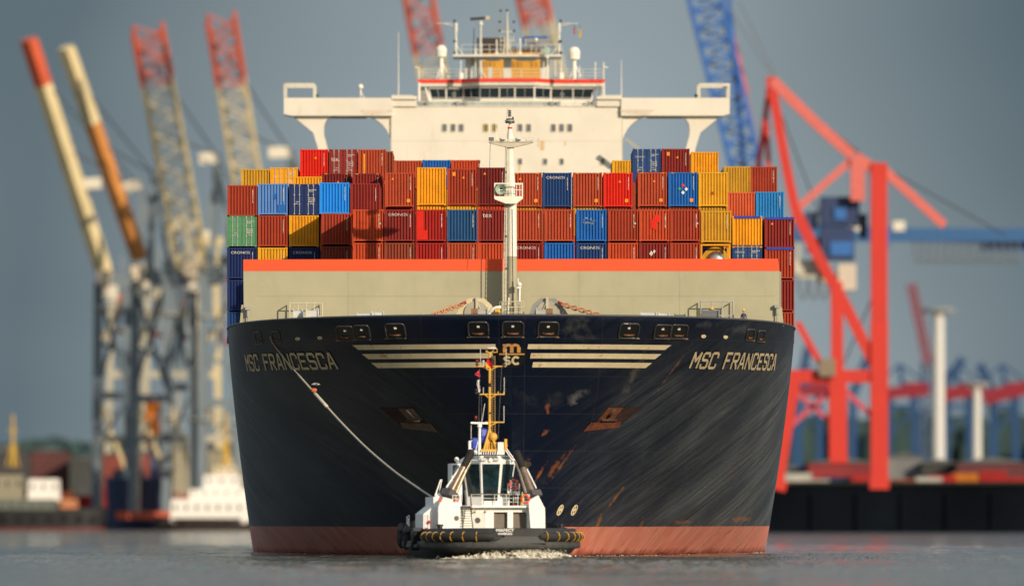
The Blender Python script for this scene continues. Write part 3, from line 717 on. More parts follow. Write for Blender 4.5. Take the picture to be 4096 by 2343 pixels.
# crosstree
mb = MB(); mb.prism([(mx(1217), mz(354)), (mx(1222), mz(357.5)), (mx(1262), mz(367)), (mx(1276), mz(367)), (mx(1318), mz(357.5)), (mx(1324), mz(354))], YM-.5, YM+.4)
mb.box(mx(1215), mx(1326), YM-.5, YM+.5, mz(355), mz(352)); mb.build('crosstree', M('mast_underside_cream', (.55, .50, .38), .5), fmast)
mb = MB()
for u0 in (1222, 1320):
    mb.box(mx(u0-7), mx(u0+7), YM-.55, YM-.1, mz(351), mz(341)); mb.cyl((mx(u0), YM-.3, mz(355)), (mx(u0), YM-.3, mz(350)), .07)
for u0 in (1249, 1288): mb.cyl((mx(u0), YM-.35, mz(353)), (mx(u0), YM-.35, mz(344)), .2, .24, n=14)
mb.box(mx(1298), mx(1306), YM-.3, YM, mz(353), mz(341))
mb.each('floodlight', M('white_lamp_housing', (.68, .66, .6), .4), fmast)
mb = MB()
for u0 in (1249, 1288): mb.box(mx(u0-6), mx(u0+6), YM-.62, YM-.58, mz(351), mz(347))
mb.box(mx(1216), mx(1228), YM-.6, YM-.56, mz(350), mz(342)); mb.each('lamp_glass', glassb, fmast)
mb = MB()
for u0, v1 in ((1233, 300), (1235, 320), (1308, 330), (1290, 325)): mb.cyl((mx(u0), YM, mz(354)), (mx(u0), YM, mz(v1)), .02, n=5)
mb.cyl((mx(1233), YM, mz(330)), (mx(1306), YM, mz(330)), .015, n=5); mb.cyl((mx(1250), YM, mz(304)), (mx(1266), YM, mz(304)), .02, n=5); mb.each('antenna', mw, fmast)
mb = MB(); mb.cyl((mx(1268), YM, mz(306.5)), (mx(1268), YM, mz(301)), .36, n=16); mb.cyl((mx(1268), YM, mz(299)), (mx(1268), YM, mz(295)), .3, n=16); mb.box(mx(1273), mx(1277.5), YM-.3, YM+.1, mz(300), mz(291))
for k in range(4): mb.cyl((mx(1267), YM, mz(290-k*4.2)), (mx(1267), YM, mz(287-k*4.2)), .13, n=10)
mb.each('navigation_lamp', M('lamp_black_grey', (.07, .065, .06), .4), fmast, 35)
mb = MB(); mb.cyl((mx(1268), YM, mz(295)), (mx(1267), YM, mz(272)), .07); mb.cyl((mx(1260), YM, mz(292)), (mx(1262), YM, mz(268)), .03); mb.cyl((mx(1268), YM, mz(301)), (mx(1268), YM, mz(299)), .4, n=16); mb.build('lamp_pole', lg, fmast)
MB().cyl((mx(1219), YM, mz(356)), (mx(1211), YM-.5, mz(640)), .018, n=5).build('halyard', dark, fmast)
# mast-foot rails
mb = MB()
for z in (mz(751), mz(765), mz(778)): mb.tube([(mx(1272)+.95*math.cos(t), YM-1.6+.6*math.sin(t), z) for t in [2*math.pi*i/16 for i in range(16)]], .035, 5, True)
for i in range(10):
    t = 2*math.pi*i/10; mb.cyl((mx(1272)+.95*math.cos(t), YM-1.6+.6*math.sin(t), 17.4), (mx(1272)+.95*math.cos(t), YM-1.6+.6*math.sin(t), mz(751)), .035, n=6)
mb.build('mast_foot_rail', railp, fmast)
mb = MB(); mb.cyl((mx(1291), YM-1, 17.4), (mx(1287.5), YM-1, mz(692)), .06); mb.cyl((mx(1263), YM-1.5, 17.4), (mx(1265), YM-1.5, mz(740)), .06); mb.build('jackstaff', white, SHIP)
mb = MB(); mb.sph((mx(1291), YM-1.2, mz(708)), .2); mb.cyl((mx(1292), YM-1.2, mz(712)), (mx(1291.5), YM-1.2, mz(750)), .08); mb.box(mx(1286), mx(1296), YM-1.3, YM-1.1, mz(718), mz(713)); mb.build('signal_lamp', M('lamp_white', (.8, .8, .76), .4), SHIP, 40)

# ================================================================ superstructure
YB = 970.
def bx(u): return X(u, YB)
def bz(v): return Z(v, YB)
mb = MB(); mb.box(bx(972), bx(1548), YB, YB+15, 17.0, bz(265)); house = mb.build('accommodation_house', cream, SHIP)
mb = MB(); mb.box(bx(972), bx(1548), YB-.012, YB, bz(351), bz(350.2)); mb.box(bx(972)-.02, bx(972)+.06, YB-.02, YB, 30, bz(265)); mb.box(bx(1548)-.06, bx(1548)+.02, YB-.02, YB, 30, bz(265)); mb.build('panel_seam', M('seam_shadow_cream', (.5, .43, .34), .6), house)
def zx(q): return 683.7+.4638*q
def zy(q): return .4638*q
frm = M('window_frame_paint', (.60, .52, .42), .5)
def window(u0, u1, v0, v1, mat, depth=.05):
    cx_, cz_, w_, h_ = (bx(u0)+bx(u1))/2, (bz(v0)+bz(v1))/2, bx(u1)-bx(u0), bz(v0)-bz(v1)
    mb = MB(); mb.prism(rrect(cx_, cz_, w_+.14, h_+.14, .16), YB-.06, YB+.02); f = mb.build('window', frm, house)
    mb = MB(); mb.prism(rrect(cx_, cz_, w_-.05, h_-.05, .12), YB-.075, YB-.061); mb.build('pane', mat, f)
olive = M('curtained_glass', (.20, .17, .04), .3)
for a, b_, c_ in ((897, 922, 0), (942, 967, 0), (985, 1011, 0), (1117, 1143, 1), (1165, 1190, 1), (1301, 1327, 0), (1347, 1373, 0), (1480, 1505, 0), (1524, 1549, 0), (1567, 1594, 0)):
    window(zx(a), zx(b_), zy(665), zy(706), olive if c_ else glassb)
for a, b_ in ((1303, 1325), (1437, 1460), (1526, 1548), (1745, 1768)): window(zx(a), zx(b_), zy(850), zy(883), glassb)
# rust runs under fittings
mb = MB()
for u0, v0, v1, w_ in ((1348, 350, 374, .22), (1338, 344, 366, .06), (1405, 352, 362, .08), (1291, 410, 424, .1)): mb.box(bx(u0)-w_, bx(u0)+w_, YB-.008, YB, bz(v1), bz(v0))
mb.each('rust_run', M('thin_rust_stain', (.60, .44, .25), .7, var=.15, scale=3), house)
# bridge wings
for side in (-1, 1):
    def wx(q):
        u = zx(q); return bx(u) if side < 0 else bx(2520-u)
    def pr(pts): 
        p = [(wx(a), bz(zy(c))) for a, c in pts]; return p if side < 0 else p[::-1]
    mb = MB(); mb.prism(pr([(48, 526), (48, 612), (82, 622), (450, 622), (630, 622), (630, 590), (630, 526)])[::-1], YB-.5, YB+3.5); wing = mb.build('bridge_wing', cream, SHIP)
    # outer leg with flared head
    arc = [(262, 690), (264, 672), (272, 652), (284, 637), (297, 628), (310, 621)]
    mb = MB(); mb.prism(pr([(82, 618), (95, 622), (205, 712), (232, 800), (300, 1780), (372, 1780), (283, 800)] + [(262, 720)] + arc + [(320, 610), (82, 610)])[::-1], YB+.2, YB+2.6)
    mb.build('wing_leg', cream, wing); mb = MB()
    arc2 = [(490, 621), (520, 630), (548, 646), (575, 668), (597, 694), (612, 722), (622, 752), (632, 760), (632, 600), (480, 600)]
    mb.prism(pr(arc2)[::-1], YB+.2, YB+2.6); mb.build('wing_bracket', cream, wing)
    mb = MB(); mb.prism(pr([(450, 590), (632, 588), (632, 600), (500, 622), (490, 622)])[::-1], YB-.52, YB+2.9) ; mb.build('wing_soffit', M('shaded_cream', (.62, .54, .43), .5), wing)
    mb = MB(); mb.prism(pr([(300, 618), (490, 618), (490, 630), (300, 630)])[::-1], YB+.1, YB+3.0); mb.build('tie_beam', M('brown_grey_beam', (.35, .29, .24), .6), wing)
    # frame at the wing end
    mb = MB(); xa, xb = wx(54), wx(212)
    for yy in (YB-.4, YB+3.2):
        mb.bar((xa, yy, bz(244)), (xa, yy, bz(211)), .28); mb.bar((xb, yy, bz(244)), (xb, yy, bz(211)), .28); mb.bar((xa, yy, bz(211.5)), (xb, yy, bz(211.5)), .32)
    mb.bar((xa, YB-.4, bz(211.5)), (xa, YB+3.2, bz(211.5)), .28); mb.build('wing_frame', M('cream_rail', (.6, .57, .48), .5), wing)
    mb = MB(); xx = wx(228); mb.sph((xx, YB, bz(238)), .18); mb.cyl((xx, YB, bz(244)), (xx, YB, bz(238)), .08); mb.build('wing_light', M('dark_green_lamp', (.02, .10, .08), .4), wing, True)
    mb = MB(); mb.box(min(wx(630), wx(760)), max(wx(630), wx(760)), YB-.3, YB+4, bz(265), bz(240)); mb.prism(pr([(625, 512), (735, 512), (760, 526), (760, 534), (625, 534)])[::-1], YB-.6, YB+4); mb.build('wing_bulwark', cream, wing)
    if side < 0:
        mb = MB(); mb.cyl((wx(459), YB, bz(244)), (wx(459), YB, bz(217)), .07); mb.sph((wx(459), YB, bz(216)), .28); mb.cyl((wx(459)+.4, YB, bz(244)), (wx(459), YB, bz(226)), .04); mb.build('satellite_dome', mw, wing, True)
    mb = MB(); uu = zx(662) if side < 0 else zx(1857); mb.cyl((bx(uu), YB, bz(238)), (bx(uu), YB, bz(80 if side < 0 else 150)), .05, .02, n=6); mb.build('whip_antenna', mw, SHIP)
# wheelhouse
Yw = YB+4.5
def wxx(q): return X(994.4+.2197*q, YB+3)
def wzz(q): return Z(.2197*q, YB+3)
yo, yc = YB+4.0, YB+1.6
wplan = [(wxx(325), yo), (wxx(712), yo), (wxx(908), yc), (wxx(1520), yc), (wxx(1718), yo), (wxx(2200), yo), (wxx(2200), YB+12), (wxx(325), YB+12)]
wh = MB().prismz(wplan, bz(266), bz(206)).build('wheelhouse', white, SHIP)
rplan = [(wxx(208), yo-.5), (wxx(700), yo-.5), (wxx(896), yc-.5), (wxx(1530), yc-.5), (wxx(1726), yo-.5), (wxx(2318), yo-.5), (wxx(2318), YB+13), (wxx(208), YB+13)]
MB().prismz(rplan, wzz(938), wzz(897)).build('red_roof_edge', M('red_roof_band', (.72, .035, .012), .5), wh)
MB().prismz([(x, y+.15) for x, y in rplan], wzz(897)+.01, wzz(897)+.04).build('compass_deck', M('deck_pale_grey', (.42, .43, .42), .7), wh)
MB().prismz([(x, y+.1) for x, y in rplan], wzz(975), wzz(938)).build('eave', M('eave_white', (.62, .62, .56), .5), wh)
wf = [(0, 1), (1, 2), (2, 3), (3, 4), (4, 5)]
def facewin(i, fa, fb, lean=0., lean2=0.):
    (xa, ya), (xb, yb) = wplan[i], wplan[i+1]; vs = []; n = Vector((yb-ya, -(xb-xa), 0)).normalized()*.06
    zt, zb = wzz(1000), wzz(1115)
    for f, z in ((fa+lean, zb), (fb-lean2, zb), (fb, zt), (fa, zt)):
        vs.append(Vector((xa+(xb-xa)*f, ya+(yb-ya)*f, z))+n)
    vs += [v-n*.9 for v in vs]
    f1 = MB().add(vs, [(0, 1, 2, 3), (7, 6, 5, 4), (0, 4, 5, 1), (1, 5, 6, 2), (2, 6, 7, 3), (3, 7, 4, 0)]).build('window', glass, wh)
    mb = MB(); a = vs[0]+n*.3; c = vs[1]+n*.3; mb.bar(a, c, .07); mb.bar(vs[2]+n*.3, vs[3]+n*.3, .05); m_ = (vs[0]+vs[1])/2+n*.4; mb.cyl(m_, (vs[2]+vs[3])/2+n*.4, .02, n=5); mb.build('wiper', M('wiper_grey', (.4, .42, .42), .4), f1)
facewin(0, .02, .49, .08); facewin(0, .54, .99); facewin(1, .08, .95, .03); facewin(2, .01, .345); facewin(2, .37, .63); facewin(2, .66, .99); facewin(3, .05, .9, 0, .03); facewin(4, 0., .49); facewin(4, .52, .98, 0, .06)
mb = MB()
for q in (610, 1838):
    c = Vector((wxx(q), (yo)-.1, wzz(1065))); mb.tube([c+Vector((.17*math.cos(R(a)), 0, .17*math.sin(R(a)))) for a in range(0, 360, 30)], .025, 5, True)
mb.each('clear_view_screen', lg, wh)
mb = MB()
for q0, q1 in ((208, 232), (2290, 2318)): mb.box(wxx(q0), wxx(q1), YB+2.6, YB+3.0, bz(264), wzz(938))
for q0, q1 in ((290, 350), (2270, 2215)): mb.bar((wxx(q0), YB+3.5, wzz(990)), (wxx(q1), YB+3.5, bz(262)), .15)
mb.each('roof_post', white, wh)
mb = MB(); mb.box(bx(1030), bx(1490), YB-.1, YB, bz(265), bz(262)); mb.rail([(bx(1045), YB, bz(264)), (bx(1500), YB, bz(264))], bz(243)-bz(264), 2, .022, 1.4); mb.build('bridge_front_rail', M('pale_rail', (.6, .6, .54), .5), wh)
# pale front screen with tinted panes
mb = MB(); mb.box(bx(1040), bx(1380), YB+.5, YB+.6, bz(264), bz(251)); mb.build('screen', M('pale_green_screen', (.42, .46, .42), .4), wh)
mb = MB(); mb.box(bx(1380), bx(1455), YB+.45, YB+.56, bz(264), bz(251)); mb.build('screen', M('bright_white_screen', (.8, .76, .66), .5), wh)
mb = MB()
for u0 in (1045, 1063, 1138, 1158, 1372, 1389, 1462, 1478):
    mb.box(bx(u0-4), bx(u0+4), YB-.2, YB+.3, bz(262), bz(252))
mb.each('deck_vent', M('vent_grey', (.28, .29, .28), .5), wh)
# compass deck gear
YC = YB+5
def cx_(q): return X(994.4+.2197*q, YC)
def cz_(q): return Z(.2197*q, YC)
zr = wzz(897)
def wp(name, mb, mat, sm=False): return (mb.each if name in ('aerial', 'platform_support', 'deck_drum') else mb.build)(name, mat, wh, sm)
mb = MB(); mb.rail([(cx_(215), YC-2, zr), (cx_(2300), YC-2, zr)], cz_(795)-zr, 3, .03, 2.0); wp('compass_deck_rail', mb, M('pale_rail', (.6, .6, .54), .5))
for q, qt, r in ((468, 510, 14), (1972, 530, 15)):
    mb = MB(); x = cx_(q); rr_ = r*YC/F; zt = cz_(qt); mb.cyl((x, YC, zr), (x, YC, zt-2*rr_*1.05), .24, .2, n=12)
    mb.cyl((x, YC, zt-2.1*rr_), (x, YC, zt-rr_), rr_*.92, rr_, n=20, cap=True); mb.sph((x, YC, zt-rr_), rr_, 20, 10)
    for sg in (.9, -.5): mb.cyl((x+sg, YC, zr), (x+.1*sg, YC, zt-3*rr_), .06)
    wp('radome', mb, mw, 40)
mb = MB(); x = cx_(865); mb.cyl((x, YC, zr), (x, YC, cz_(620)), .22); mb.cyl((x, YC, cz_(630)), (x, YC, cz_(570)), .28, .29, n=16); mb.sph((x, YC, cz_(572)), .29, 16, 8); mb.cyl((x+1.1, YC, zr), (x+.1, YC, cz_(700)), .05); wp('small_radome', mb, mw, 40)
mb = MB(); mb.box(cx_(600), cx_(1825), YC-1.5, YC+5, cz_(650), cz_(625)); mb.rail([(cx_(700), YC-1.4, cz_(625)), (cx_(1800), YC-1.4, cz_(625))], cz_(515)-cz_(625), 2, .03, 1.3)
pf = wp('radar_platform', mb, M('platform_white', (.62, .62, .56), .5))
mb = MB()
for a, c in ((740, 805), (1172, 1262), (1590, 1690)): mb.box(cx_(a), cx_(c), YC+1, YC+2.2, zr, cz_(650))
for a, c in ((940, 1160), (1290, 1560)): mb.prism([(cx_(a), cz_(660)), (cx_(a+40), cz_(690)), (cx_(c-40), cz_(690)), (cx_(c), cz_(660))], YC-.2, YC+.6)
mb.box(cx_(740), cx_(870), YC+1.6, YC+3, cz_(735), cz_(650)); wp('platform_support', mb, M('platform_white', (.62, .62, .56), .5))
mb = MB(); x = cx_(912); mb.cyl((x, YC-.5, zr), (x, YC-.5, cz_(500)), .2); mb.cyl((x, YC-.5, cz_(500)), (x, YC-.5, cz_(290)), .14); mb.cyl((x, YC-.5, cz_(290)), (x, YC-.5, cz_(245)), .3, .22); rp = wp('radar_mast', mb, lg, 40)
mb = MB(); mb.bar((cx_(795), YC-.5, cz_(222)), (cx_(965), YC-.5, cz_(210)), .25, .3); mb.build('radar_scanner', dark, rp); mb = MB(); mb.box(cx_(970), cx_(1015), YC-.7, YC-.3, cz_(228), cz_(188)); mb.build('radar_gearbox', M('radar_beige', (.5, .45, .3), .5), rp)
mb = MB(); x = cx_(1214); mb.cyl((x, YC, cz_(620)), (x, YC, cz_(300)), .18, .13); mb.cyl((x, YC, cz_(300)), (x, YC, cz_(110)), .11, .07)
for q in (360, 460): mb.bar((cx_(1130), YC, cz_(q)), (cx_(1300), YC, cz_(q)), .08)
for q in (1140, 1180, 1250, 1282): mb.cyl((cx_(q), YC, cz_(625)), (cx_(q), YC, cz_(410)), .045)
for sg in (-60, 60): mb.cyl((cx_(1214+sg), YC, cz_(620)), (cx_(1214), YC, cz_(470)), .05)
cm = wp('signal_mast', mb, M('mast_cream', (.55, .52, .42), .5), 40)
mb = MB()
for q, z in ((1130, 250), (1130, 350), (1290, 250), (1292, 352), (1140, 125), (1212, 120)): mb.cyl((cx_(q), YC, cz_(z+12)), (cx_(q), YC, cz_(z-12)), .12)
mb.each('mast_lamp', dark, cm)
for q, s_ in ((632, -1), (1800, 1)):
    mb = MB(); x = cx_(q); mb.cyl((x, YC, cz_(625)), (x, YC, cz_(370)), .16, .13); mb.cyl((x, YC, cz_(370)), (x, YC, cz_(262)), .19, .2)
    mb.cyl((x, YC, cz_(300)), (x+s_*1.2, YC, cz_(270)), .04); mb.cyl((x+s_*.3, YC, cz_(265)), (x+s_*2., YC, cz_(268)), .035); mb.cyl((x-s_*.8, YC, cz_(625)), (x, YC, cz_(500)), .05)
    sm_ = wp('side_mast', mb, M('platform_white', (.62, .62, .56), .5), 40)
    mb = MB()
    for z in (240, 470, 600): mb.box(x+s_*.15-.1, x+s_*.15+.15, YC-.3, YC, cz_(z+14), cz_(z-14))
    mb.each('lamp', dark, sm_)
mb = MB(); mb.box(cx_(998), cx_(1045), YC-3.6, YC-3.1, zr, cz_(780)); wp('binnacle', mb, lg)
mb = MB()
for q in (690, 1820): mb.cyl((cx_(q), YC-3, zr), (cx_(q), YC-3, cz_(845)), .28, n=16); mb.cyl((cx_(q), YC-3, cz_(845)), (cx_(q), YC-3, cz_(700)), .05)
wp('deck_drum', mb, mw, 35)
mb = MB()
for q, z in ((1095, 455), (1360, 440), (1540, 445), (1540, 470)):
    mb.cyl((cx_(q), YC-1, cz_(625)), (cx_(q), YC-1, cz_(z)), .07); mb.cyl((cx_(q-20), YC-1, cz_(625)), (cx_(q), YC-1, cz_(560)), .035); mb.cyl((cx_(q+20), YC-1, cz_(625)), (cx_(q), YC-1, cz_(560)), .035)
for q, z in ((1625, 710), (1668, 650), (1755, 700), (2030, 760), (2208, 715), (2303, 715), (215, 770), (690, 700), (808, 800)): mb.cyl((cx_(q), YC-2, zr), (cx_(q), YC-2, cz_(z)), .05)
mb.sph((cx_(1668), YC-2, cz_(665)), .14); mb.sph((cx_(1540), YC-1, cz_(455)), .18); mb.cyl((cx_(170), YC-2, cz_(770)), (cx_(215), YC-2, cz_(780)), .05); mb.cyl((cx_(2303), YC-2, cz_(770)), (cx_(2350), YC-2, cz_(775)), .06)
wp('aerial', mb, mw)
MB().cyl((cx_(830), YC-1, cz_(620)), (cx_(840), YC-1, cz_(330)), .04, n=6).build('whip_antenna', dark, wh)
mb = MB(); c = Vector((cx_(1668), YC-1.8, cz_(582))); mb.cyl(c, c+Vector((0, -.5, 0)), .12, .33, n=18, cap=True); wp('loudhailer', mb, M('pale_green_horn', (.34, .46, .38), .4), 40)
# funnel
YF = YB+28
def fx(q): return X(994.4+.2197*q, YF)
def fz(q): return Z(.2197*q, YF)
mb = MB(); mb.box(fx(922), fx(1592), YF, YF+10, 25, fz(590)); fn = mb.build('funnel', M('funnel_ochre', (.56, .27, .02), .5, var=.15, scale=.6), SHIP)
mb = MB(); mb.box(fx(870), fx(1180), YF-.3, YF+6, fz(590), fz(432)); mb.box(fx(1180), fx(1592), YF+2, YF+8, fz(590), fz(535)); mb.cyl((fx(1495), YF+2, fz(560)), (fx(1495), YF+2, fz(485)), .5); mb.build('funnel_top', M('soot_brown', (.035, .025, .022), .7), fn)
mb = MB(); mb.box(fx(1440), fx(1690), YF+1, YF+2.5, fz(540), fz(435)); mb.build('uptake_casing', M('grey_blue_casing', (.22, .24, .27), .5), fn)
mb = MB(); mb.tube([(fx(1400), YF-.5, fz(520)), (fx(1395), YF-.5, fz(440)), (fx(1420), YF-.5, fz(425)), (fx(1670), YF-.5, fz(428))], .12, 6); mb.build('blue_pipe', M('blue_pipe_paint', (.03, .12, .4), .4), fn)
mb = MB()
for q, w_ in ((935, 20), (975, 14), (1010, 24), (1060, 10), (1278, 18), (1320, 26), (1365, 10), (1480, 22), (1535, 12)): mb.box(fx(q), fx(q+w_), YF-.04, YF, fz(760), fz(700))
mb.each('louvre', M('louvre_shadow', (.30, .15, .015), .6), fn)
# flags on the right hand yard
for q, z0, z1, c_, nm in ((1975, 310, 392, (.30, .12, .16), 'small dull red signal flag hanging from the right yard above the bridge'), (2038, 330, 430, (.45, .30, .08), 'yellow brown signal flag hanging outermost on the right yard above the bridge')):
    mb = MB(); vs = []
    for j in range(9):
        for i in range(4): vs.append((cx_(q)+(i-1.5)*.09, YC-.05+.05*math.sin(i*1.7+j*.6), cz_(z0+(z1-z0)*j/8)))
    mb.add(vs, [(j*4+i, j*4+i+1, (j+1)*4+i+1, (j+1)*4+i) for j in range(8) for i in range(3)])
    t_ = thing('signal_flag', nm, 'flag', (cx_(q), YC, cz_(z1))); mb.build('flag_cloth', M('flag'+str(q), c_, .8), t_, True); MB().cyl((cx_(q), YC, cz_(z0)), (cx_(q)-.05, YC, cz_(270)), .012, n=4).build('halyard', dark, t_)
# lashing frame behind the forward stacks
mb = MB()
for u0 in (981, 1050, 1052, 1120, 1190): mb.box(X(u0-2.5, 852), X(u0+2.5, 852), 856, 856.6, 20, Z(395, 852))
for u0 in (1058, 1114, 1188): mb.box(X(u0-6, 852), X(u0+6, 852), 856, 856.6, Z(402, 852), Z(394, 852))
mb.each('lashing_bridge', M('lashing_grey', (.14, .13, .12), .6), SHIP)
# dark crane post in the left arch and the right one
mb = MB(); mb.bar(P(1555, 345, 966), P(1590, 372, 966), .35); mb.build('davit_arm', grey, SHIP)
mb = MB(); mb.prism([(X(968, 848), 30), (X(978, 848), Z(425, 848)), (X(968, 848), Z(375, 848))], 962, 962.6); mb.each('gusset', cream, SHIP)
# ================================================================ containers
CW = 2.438
def cmat(name, col, **k):
    if col[0] > .15 and col[1] < .16: col = (col[0]*.98, col[1]*.74, col[2]*.62)
    return M('box_'+name, col, .55, spec=.22, var=.10, scale=1.2, rust=k.get('rust', .35), rcol=k.get('rcol', (.10, .035, .02)), dirt=k.get('dirt', .42), stretch=(1, 1, 1))
CC = {
 'orange red': cmat('orange_red', (.50, .085, .030)), 'rust red': cmat('rust_red', (.36, .060, .030)), 'brick red': cmat('brick_red', (.42, .085, .040)),
 'dark red': cmat('dark_red', (.235, .028, .028)), 'maroon': cmat('maroon', (.17, .020, .022)), 'bright red': cmat('bright_red', (.66, .022, .010), rust=.1, dirt=.1), 'crimson': cmat('crimson', (.36, .020, .018)),
 'brown': cmat('brown', (.26, .065, .035)), 'yellow': cmat('yellow', (.70, .36, .018), rcol=(.25, .10, .02)), 'golden yellow': cmat('golden', (.74, .33, .012), rust=.2, rcol=(.3, .1, .02)), 'ochre': cmat('ochre', (.55, .30, .025)),
 'navy blue': cmat('navy', (.010, .028, .125), rust=.1), 'dark blue': cmat('dark_blue', (.014, .055, .19), rust=.15), 'steel blue': cmat('steel_blue', (.018, .085, .22), rust=.3), 'blue': cmat('blue', (.012, .125, .45), rust=.2),
 'bright blue': cmat('bright_blue', (.012, .26, .80), rust=.05, dirt=.06), 'light blue': cmat('light_blue', (.10, .24, .56), rust=.1), 'green': cmat('green', (.09, .26, .13), rust=.3, dirt=.4),
 'salmon red': cmat('salmon', (.60, .14, .06), rust=.1), 'sky blue': cmat('sky_blue', (.02, .22, .55), rust=.05)}
wmark = M('white_marking', (.58, .55, .50), .6, var=.25, scale=4); omark = M('orange_sticker', (.80, .26, .01), .5); rodm = M('galvanised_rod', (.42, .43, .42), .4); gasket = M('gap_dark', (.02, .018, .018), .7)
LEN = 12.19
def corr(mb, x0, x1, y, z0, z1, n, d, axis='x', sgn=1):
    """corrugated sheet; outer flats then recessed flats"""
    pts = []; w = (x1-x0)/n
    for i in range(n):
        a = x0+i*w; pts += [(a+.00*w, 0), (a+.56*w, 0), (a+.66*w, d), (a+.90*w, d)]
    pts.append((x1, 0)); vs = []
    for a, dd in pts:
        for z in (z0, z1): vs.append((a, y+dd*sgn, z) if axis == 'x' else (y+dd*sgn, a, z))
    mb.add(vs, [(2*i, 2*i+2, 2*i+3, 2*i+1) for i in range(len(pts)-1)])
_proto = {}
def proto_meshes(kind, h):
    k = (kind, h)
    if k in _proto: return _proto[k]
    hw = CW/2; out = {}
    def mk(name, mb, smooth=False):
        me = bpy.data.meshes.new(name); me.from_pydata(mb.v, [], mb.f); me.materials.append(None); out[name] = me
    mb = MB(); p = .15
    for sx in (-1, 1):
        for y0 in (0, LEN-p): mb.box(min(sx*hw, sx*(hw-.10)), max(sx*hw, sx*(hw-.10)), y0, y0+p, .0, h)
        xa, xb = sorted((sx*(hw-.012), sx*(hw-.09)))
        mb.box(xa, xb, p, LEN-p, .04, .17); mb.box(xa, xb, p, LEN-p, h-.09, h-.02)
    for y0 in (.01, LEN-.13): mb.box(-hw+.10, hw-.10, y0, y0+.12, .05, .16); mb.box(-hw+.10, hw-.10, y0, y0+.12, h-.12, h-.02)
    # castings
    for sx in (-1, 1):
        for y0 in (-.012, LEN-.166):
            for z0 in (0, h-.118):
                xa, xb = sorted((sx*(hw+.008), sx*(hw-.17))); mb.box(xa, xb, y0, y0+.178, z0-.004, z0+.122)
    mk('frame', mb)
    mb = MB()
    for sx in (-1, 1): corr(mb, .15, LEN-.15, sx*(hw-.03), .16, h-.09, 44, .036, 'y', -sx)
    mk('side_panel', mb)
    mb = MB(); mb.box(-hw+.09, hw-.09, .14, LEN-.14, h-.055, h-.03); mb.box(-hw+.09, hw-.09, .14, LEN-.14, .1, .13); mb.box(-hw+.1, hw-.1, LEN-.1, LEN-.07, .16, h-.12); mk('roof_panel', mb)
    if kind == 'end':
        mb = MB(); corr(mb, -hw+.10, hw-.10, .03, .155, h-.115, 9, .115, 'x', 1); mk('end_panel', mb)
    elif kind == 'door':
        for sx, nm in ((-1, 'left'), (1, 'right')):
            mb = MB(); xa, xb = sorted((sx*.012, sx*(hw-.105))); mb.box(xa, xb, .05, .09, .165, h-.125)
            for t in range(5):
                z0 = .165+(h-.29)*t/5; mb.box(xa+.06, xb-.06, .03, .05, z0+.05, z0+(h-.29)/5-.05)
            mk('door_'+nm, mb)
        for t, xx in enumerate((-.78, -.36, .36, .78)):
            mb = MB(); mb.cyl((xx, .0, .06), (xx, .0, h-.06), .028, n=6)
            for zz in (.10, h*.35, h*.65, h-.12): mb.box(xx-.06, xx+.06, -.02, .03, zz-.03, zz+.03)
            if t in (1, 2): mb.box(min(xx, xx-.3*(1 if t == 1 else -1)), max(xx, xx-.3*(1 if t == 1 else -1)), -.02, .0, h*.42, h*.42+.05)
            else: mb.box(min(xx, xx+.3*(1 if t == 0 else -1)), max(xx, xx+.3*(1 if t == 0 else -1)), -.02, .0, h*.36, h*.36+.05)
            mk('rod_%d' % t, mb)
    _proto[k] = out; return out
def link_mesh(name, me, root, mat):
    o = bpy.data.objects.new(name, me); COL.objects.link(o); o.parent = root
    o.material_slots[0].link = 'OBJECT'; o.material_slots[0].material = mat; return o
